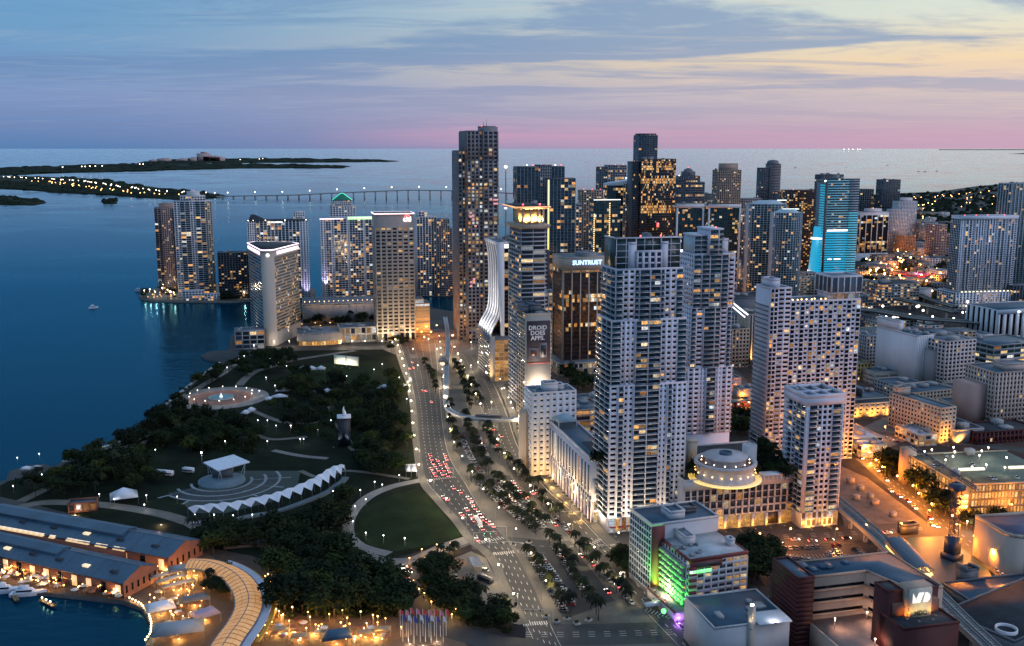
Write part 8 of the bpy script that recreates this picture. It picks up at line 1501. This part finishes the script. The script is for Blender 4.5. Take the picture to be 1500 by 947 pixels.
# ================================================================ waterfront market halls
rbm = mat('market_brick', (.19, .075, .05), .8, .2, .2, fine=.15); seam = mat('roof_seam', (.07, .12, .165), .5, .2, .1)
def hall(p, q, wd, zr, ze, lb, monitors, gable):
    A, B_ = G(*p, zr), G(*q, zr); d = B_ - A; ln = float(np.linalg.norm(d)); rz = math.atan2(d[1], d[0]); r0 = empty('market_hall', (A[0], A[1], 0), rz, lb, 'market hall'); h_ = wd / 2
    m = MB(); m.boxes([(0, -h_ + 1.5, 0)], [(ln - .6, h_ - 1.5, ze)]); m.build('wall', rbm, r0); np_ = 26
    for s_ in (-1, 1):                                                # standing seam panels, side by side
        for i in range(np_):
            x0, x1 = ln * i / np_, ln * (i + 1) / np_ - .12; y0, y1 = s_ * h_, s_ * .15; j = .06 * (i % 2); m = MB(); P4 = [(x0, y0, ze + j), (x1, y0, ze + j), (x1, y1, zr + j), (x0, y1, zr + j)]; P4b = [(x, y, z - .25) for x, y, z in P4]
            if s_ > 0: P4, P4b = P4[::-1], P4b[::-1]
            m.quads([P4, P4b[::-1]] + [[P4[k], P4b[k], P4b[(k+1) % 4], P4[(k+1) % 4]] for k in range(4)]); m.build('roof_panel', roofblue, r0)
    m = MB(); m.boxes([(0, -.3, zr - .1)], [(ln, .3, zr + .25)]); m.build('ridge', seam, r0)
    for f0, f1, w_, up in monitors:
        m = MB(); x0, x1 = ln * f0, ln * f1; m.quads([[(x0, -w_, zr - .6 + up), (x1, -w_, zr - .6 + up), (x1, 0, zr + up + 1.0), (x0, 0, zr + up + 1.0)], [(x0, 0, zr + up + 1.0), (x1, 0, zr + up + 1.0), (x1, w_, zr - .6 + up), (x0, w_, zr - .6 + up)]]); m.face([(x1, -w_, zr - .6 + up), (x1, w_, zr - .6 + up), (x1, 0, zr + up + 1)]); m.boxes([(x0, -w_ + .5, zr - 3)], [(x1 - .3, w_ - .5, zr - .7 + up)]); m.build('roof_monitor', roofblue, r0)
    m = MB(); m.face([(ln - .4, -h_ + .5, 0), (ln - .4, h_ - .5, 0), (ln - .4, h_ - .5, ze), (ln - .4, 0, zr - .2), (ln - .4, -h_ + .5, ze)]); m.build('gable_wall', rbm, r0)
    for i in range(6): y = -h_ + 2.5 + i * (wd - 5) / 5; m = MB(); m.boxes([(ln - .35, y - .6, 2.5), ], [(ln - .2, y + .6, 6)]); m.build('gable_window', g_black, r0)
    for i in range(14):
        x = ln * (i + .5) / 14; m = MB(); m.boxes([(x - 1.6, -h_ + 1.2, .6)], [(x + 1.6, -h_ + 1.45, ze - 2)]); m.build('arcade_window', lamp_mat('lit_arcade', (1, .5, .12), .9) if i % 3 else g_black, r0)
    for f in np.linspace(.1, .92, 7):
        for s_ in (1,): m = MB(); x = ln * f; y = -h_ * .55; z = ze + (zr - ze) * .45; m.prism([(x - 2, y - 1), (x + 2, y - 1), (x + 2, y + 1), (x - 2, y + 1)], z - .4, z + .7); m.build('skylight', lamp_mat('lit_skylight', (1, .7, .22), .8) if rnd.random() < .55 else roofd, r0)
    return r0, ln
h1, l1 = hall((-70, 731), (272, 792), 27, 13, 8.5, 'rear long market hall with blue seamed roof on the waterfront', [(.2, .78, 6, .3)], 1); h2, l2 = hall((-70, 770), (206, 829), 24, 12.5, 8, 'front long market hall with blue seamed roof facing the marina', [(.05, .62, 5, .2)], 1)
# glazed arcade between the halls
A, B_ = G(-60, 762, 8), G(185, 806, 8); d = B_ - A; ln = float(np.linalg.norm(d)); r0 = empty('glazed_arcade', (A[0], A[1], 0), math.atan2(d[1], d[0]), 'narrow glazed arcade glowing yellow between the two market halls', 'arcade'); ga = lamp_mat('lit_arcade_roof', (1, .62, .18), .75)
for i in range(30):
    if rnd.random() < .3: continue
    m = MB(); x0 = ln * i / 30; m.prism([(x0, -1.8), (x0 + ln / 30 - .3, -1.8), (x0 + ln / 30 - .3, 1.8), (x0, 1.8)], 7.8, 9.0, top=[(x0, -.1), (x0 + ln / 30 - .3, -.1), (x0 + ln / 30 - .3, .1), (x0, .1)], bottom=True); m.build('roof_pane', ga, r0)
m = MB(); m.boxes([(0, -2, 0)], [(ln, 2, 7.6)]); m.build('wall', rbm, r0)
# square pavilion and awnings on the quay
tan_roof = mat('pavilion_roof', (.34, .25, .15), .7, .15, .2)
def pav(q, sx, sy, h, rz, lb, mt, z=0.0, warm=1200, gp=None):
    c = G(*q); r0 = empty('pavilion', (c[0], c[1], z), rz, lb, 'pavilion', gp); m = MB(); m.prism([(-sx/2, -sy/2), (sx/2, -sy/2), (sx/2, sy/2), (-sx/2, sy/2)], h, h + min(sx, sy) * .22, top=[(-sx*.2, -.3), (sx*.2, -.3), (sx*.2, .3), (-sx*.2, .3)], bottom=True); m.build('roof', mt, r0)
    for x in (-sx/2 + .3, sx/2 - .3):
        for y in (-sy/2 + .3, sy/2 - .3): m = MB(); m.tube([(x, y, 0), (x, y, h)], .14, 5); m.build('post', steel, r0)
    if warm: flood((0, -.2, .05), warm, (1, .52, .14), None, parent=r0)
hz = h1.rotation_euler[2]
pav((122, 853), 15, 13, 7, hz, 'square tan-roofed pavilion on the marina quay', tan_roof, warm=4500)
for q, s_ in (((205, 822), 12),): pav(q, 14, 9, 7.5, hz, 'tan-roofed pavilion at the gable of the front market hall', tan_roof, warm=3000)
for i in range(7): pav((12 + 15 * i, 834 + 3.4 * i), 6, 4.5, 3.2, hz, 'small tan awning pavilion in the row before the front market hall', tan_roof, warm=1300, gp='awning row before the market hall')
for i, q in enumerate(((243, 852), (252, 858), (262, 866))): pav(q, 16, 4.2, 4, R(38), 'slanted cream awning in the market court', cream, warm=2200, gp='slanted awnings in the market court')
pav((235, 900), 13, 11, 4, .5, 'white star-shaped canopy by the round quay', cwhite, warm=3200); pav((262, 938), 22, 14, 6, .3, 'large grey hipped kiosk roof in the market court', grey, warm=3000); pav((148, 862), 18, 6, 3.6, hz, 'blue awning on the quay terrace', roofblue, warm=1500); pav((300, 910), 12, 10, 4, .7, 'lilac kiosk roof in the market court', mat('kiosk_lilac', (.3, .26, .36), .7, .1, .2), warm=2600); pav((285, 888), 14, 8, 4, .4, 'dark kiosk with amber rim in the market court', slate, warm=2600); pav((493, 945), 13, 11, 5, .3, 'blue-roofed kiosk at the market lane', roofblue, warm=2500); pav((275, 845), 18, 9, 5, R(20), 'grey-roofed kiosk at the start of the curved roof', grey, warm=3500); pav((340, 944), 10, 8, 5, .2, 'gabled kiosk at the end of the curved roof', rbm, warm=2500)
for q, lb in (((430, 874), 'red awning booth on the green beyond the curved roof'), ((535, 935), 'amber lit refreshment booth in the market lane'), ((560, 930), 'second amber lit booth in the market lane'), ((410, 930), 'amber lit stall under the market lane trees'), ((440, 940), 'cream stall under the market lane trees')): pav(q, 8, 5, 3, .1, lb, mat('awning_red', (.45, .08, .03), .7, .1, .3) if 'red' in lb else tan_roof, warm=1800)
b = Bld('seafood_house', 'low brick house with lit gable and terrace behind the rear market hall', 'building', 100, 140, 752, 742, 10, -14, wall=rbm); b.vol(0, 16, 0, 8, 0, 5, 'F', fh=4, bw=4, lit=.6, rmat=roofblue); b.finish(); c = G(110, 756); flood((c[0], c[1], 0), 2600, (1, .6, .3), None, label='warm floodlight on the terrace behind the rear market hall')
c = G(236, 770); flood((c[0], c[1], 0), 2600, (1, .62, .4), None, label='warm floodlight on the gable terrace of the rear market hall'); 
c = G(245, 838); flood((c[0], c[1], 0), 9000, (1, .55, .12), None, label='strong amber floodlight in the market court'); c = G(70, 850); flood((c[0], c[1], 0), 4000, (1, .55, .15), None, label='amber floodlight on the quay terraces'); c = G(175, 868); flood((c[0], c[1], 0), 4000, (1, .5, .15), None, label='amber floodlight at the blue awning')
for i in range(6): c = G(400 + 30 * i, 926 + 2 * i); flood((c[0], c[1], 0), 4200, (1, .55, .14), None, label='amber floodlight along the market lane', group='market lane floodlights')
um = [mat('parasol_cream', (.5, .42, .3), .8, .1, .5), mat('parasol_rust', (.35, .12, .05), .8, .1, .5), mat('parasol_white', (.6, .58, .55), .8, .1, .5)]; un = ('cream', 'rust red', 'white')
PAR = []
for i, mm_ in enumerate(um):
    m = MB(); m.lathe([(1.9, 2.3), (1.0, 2.75), (.05, 3.1)], (0, 0), 8); PAR.append(m.mesh('shade', mm_))
m = MB(); m.tube([(0, 0, 0), (0, 0, 2.9)], .06, 4); PP = m.mesh('pole', steel)
def parasols(n, poly, where, seed):
    r = random.Random(seed); xs = [p[0] for p in poly]; ys = [p[1] for p in poly]; k = 0
    while k < n:
        q = (r.uniform(min(xs), max(xs)), r.uniform(min(ys), max(ys)))
        if not inside(q, poly): continue
        c = G(*q); i = r.randrange(3); r0 = empty('parasol', (c[0], c[1], .05), r.uniform(0, 3), f'{un[i]} parasol {where}', 'parasol', 'parasols ' + where); link(PAR[i], 'shade', r0); link(PP, 'pole', r0); k += 1
parasols(34, [(0,838),(60,848),(110,862),(180,874),(200,884),(120,872),(0,856)], 'on the quay terrace before the market hall', 1); parasols(26, [(228,870),(262,868),(292,880),(300,915),(270,930),(236,920)], 'in the market court', 2); parasols(24, [(385,905),(440,915),(560,925),(575,940),(400,942)], 'along the market lane', 3)
# ---------------------------------------------------------------- curved glowing roof
CV = [(276,823),(300,824),(325,831),(348,845),(361,864),(364,885),(354,908),(338,930),(322,955)]
P = smooth([G(*p, 8) for p in CV], 4); o0 = np.array(P[0]); r0 = empty('curved_pavilion', (o0[0], o0[1], 0), 0, 'long curved pavilion with glowing panelled roof and yellow outer rim', 'pavilion'); glow = mat('glowing_panel', (.50, .32, .15), .6, .3, .12, emit=(1, .40, .09), es=.36, fine=.4)
nr = []
for i, p in enumerate(P):
    d = P[min(i + 1, len(P) - 1)] - P[max(i - 1, 0)]; d = d / np.linalg.norm(d); nr.append(np.array([-d[1], d[0]]))
nlist = [(-6.2, 7.0), (-3, 8.3), (0, 8.9), (3, 8.3), (6.2, 7.0)]
for i in range(len(P) - 1):
    for (a0, z0), (a1, z1) in zip(nlist, nlist[1:]):
        g_ = .09; q = [(*(P[i] * (1 - g_) + P[i+1] * g_ + nr[i] * a - o0), z) for a, z in ((a0 + .08, z0), (a1 - .08, z1))]; q2 = [(*(P[i+1] * (1 - g_) + P[i] * g_ + nr[i+1] * a - o0), z) for a, z in ((a0 + .08, z0), (a1 - .08, z1))]
        m = MB(); t4 = [q[0], q2[0], q2[1], q[1]]; b4 = [(x, y, z - .2) for x, y, z in t4]; m.quads([t4, b4[::-1]] + [[t4[k], b4[k], b4[(k+1) % 4], t4[(k+1) % 4]] for k in range(4)]); m.build('roof_panel', glow, r0)
ribbon(P, -3.1, 6, [6.6] * len(P), [7.0] * len(P), slate, 'ceiling', r0, o0); ribbon(P, 3.1, 6, [6.6] * len(P), [7.0] * len(P), slate, 'ceiling', r0, o0)
for a, z, w_ in ((0, 8.95, .4), (-6.3, 7.05, .6), (6.3, 7.05, .6)): ribbon(P, a, w_, z - .45, z, slate, 'beam', r0, o0)
sg_ = -1 if (nr[14] @ (G(390, 880, 8) - P[14])) < 0 else 1
ribbon(P[6:], sg_ * 8.4, 3.6, 6.0, 6.5, mat('rim_lilac', (.40, .42, .50), .7, .1, .2), 'outer_rim', r0, o0); ribbon(P[6:-4], sg_ * 11.2, 1.8, 4.6, 5.2, mat('rim_yellow', (.55, .30, .03), .7, .1, .2), 'yellow_rim', r0, o0)
for i in range(0, len(P), 2):
    for a in (-5.8, 5.8): m = MB(); c = P[i] + nr[i] * a - o0; m.tube([(*c, 0), (*c, 7)], .2, 6); m.build('column', steel, r0)
for i in range(2, len(P), 5): c = P[i] - o0; flood((c[0], c[1], .05), 2600, (1, .5, .14), None, parent=r0); c = P[i] + nr[i] * sg_ * 13.5 - o0; flood((c[0], c[1], .05), 600, (1, .62, .1), None, parent=r0)
# ---------------------------------------------------------------- boats
def yacht(q, ln, hd, lb, sc=1.0):
    c = G(q[0], q[1], -1.2); r0 = empty('motor_yacht', (c[0], c[1], -1.2), hd, lb, 'boat'); m = MB(); secs = []
    for f, w_ in ((0, .9), (.3, 1), (.6, .92), (.85, .5), (1, .03)): x = ln * (f - .5); b_ = ln * .14 * w_; secs.append([(x, -b_ * .7, -.4), (x, -b_, 1.6 + f * .8), (x, b_, 1.6 + f * .8), (x, b_ * .7, -.4)])
    q_ = []
    for s0, s1 in zip(secs, secs[1:]): q_ += [[s0[k], s0[k+1], s1[k+1], s1[k]] for k in range(3)]
    q_.append(secs[0][::-1]); m.quads([[tuple(v) for v in k] for k in q_]); m.build('hull', cwhite, r0)
    b_ = ln * .1; m = MB(); m.prism([(-ln*.35, -b_), (ln*.2, -b_ * .8), (ln*.2, b_ * .8), (-ln*.35, b_)], 1.7, 3.6, top=[(-ln*.33, -b_ * .9), (ln*.1, -b_ * .6), (ln*.1, b_ * .6), (-ln*.33, b_ * .9)]); m.build('cabin', cwhite, r0); m = MB(); m.boxes([(-ln*.3, -b_ * 1.01, 2.4)], [(ln*.12, b_ * 1.01, 3.1)]); m.build('windows', g_black, r0); m = MB(); m.prism([(-ln*.25, -b_*.7), (ln*.02, -b_*.6), (ln*.02, b_*.6), (-ln*.25, b_*.7)], 3.6, 5.0); m.build('flybridge', cwhite, r0); m = MB(); m.tube([(-ln*.1, 0, 5), (-ln*.12, 0, 8)], .08, 4); m.build('mast', steel, r0)
yacht((42, 872), 17, R(8), 'white motor yacht moored at the marina quay'); yacht((8, 868), 18, R(10), 'white motor yacht behind the first one at the quay, cut by the frame'); yacht((137, 452), 13, R(40), 'small lit motor boat alone on the open bay'); yacht((204, 427), 16, R(-20), 'white boat rounding the tip of the bay island')
for i, (q, e) in enumerate((((60, 878), (80, 888)), ((20, 872), (25, 880)))): 
    c, d = G(*q), G(*e); o_ = np.array(c); r0 = empty('jetty', (c[0], c[1], 0), 0, 'timber finger jetty between the yachts, %s one' % ('lit inner' if i == 0 else 'short outer'), 'jetty'); ribbon([c, (c + d) / 2, d], 0, 2.2, -.3, .1, mat('jetty_wood', (.2, .12, .06), .8, .2, .5), 'deck', r0, o_)
    for f in (0, .5, 1): m = MB(); p = (d - c) * f; m.tube([(p[0], p[1], -3), (p[0], p[1], 1.2)], .2, 6); m.build('pile', bark, r0)
for q in ((62, 881), (68, 884), (74, 887)): lamp('quay', G(*q), 'low lamp on the timber finger jetty', 'jetty lamps', z=.1)
# ================================================================ long causeway bridge
BX = np.linspace(318, 790, 60); pts = []; zz = []
for x in BX:
    A = G(x, 291.5); yt = np.interp(x, [318, 420, 520, 600, 680, 790], [287.6, 286.2, 281.5, 278.5, 279.5, 285.5]); pts.append(A); zz.append(max(3.0, hgt(A, yt)))
o0 = np.array(pts[0]); r0 = empty('causeway_bridge', (o0[0], o0[1], -1.2), 0, 'long low arched causeway bridge across the bay', 'bridge'); ribbon(pts, 0, 16, [z - 3.4 + 1.2 for z in zz], [z + 1.2 for z in zz], concrete, 'deck', r0, o0); ribbon(pts, -8, 1, [z + 1.2 for z in zz], [z + 2.6 for z in zz], concrete, 'parapet', r0, o0)
for i in range(1, 60, 2):
    if zz[i] > 3.5: m = MB(); p = pts[i] - o0; m.box(p[0] - 2.2, p[0] + 2.2, p[1] - 6, p[1] + 6, -2, zz[i] - 2.2); m.build('pier', concrete, r0)
for i in range(2, 60, 5): lamp('cause', pts[i], 'lamp post standing on the long causeway bridge', 'causeway bridge lamps', z=zz[i])
for q in ((1130, 248), (1165, 246), (1240, 246), (1300, 243), (1345, 252), (1355, 252), (1372, 251)):
    c = G(*q); r0 = empty('sailing_boat', (c[0], c[1], -1.2), rnd.uniform(0, 3), 'tiny anchored boat on the bright bay beyond the towers', 'boat', 'anchored boats on the bay'); m = MB(); m.prism([(-14, -4), (8, -4), (16, 0), (8, 4), (-14, 4)], -1, 4); m.build('hull', slate, r0); m = MB(); m.tube([(0, 0, 3), (0, 0, 26)], .6, 4); m.build('mast', slate, r0)
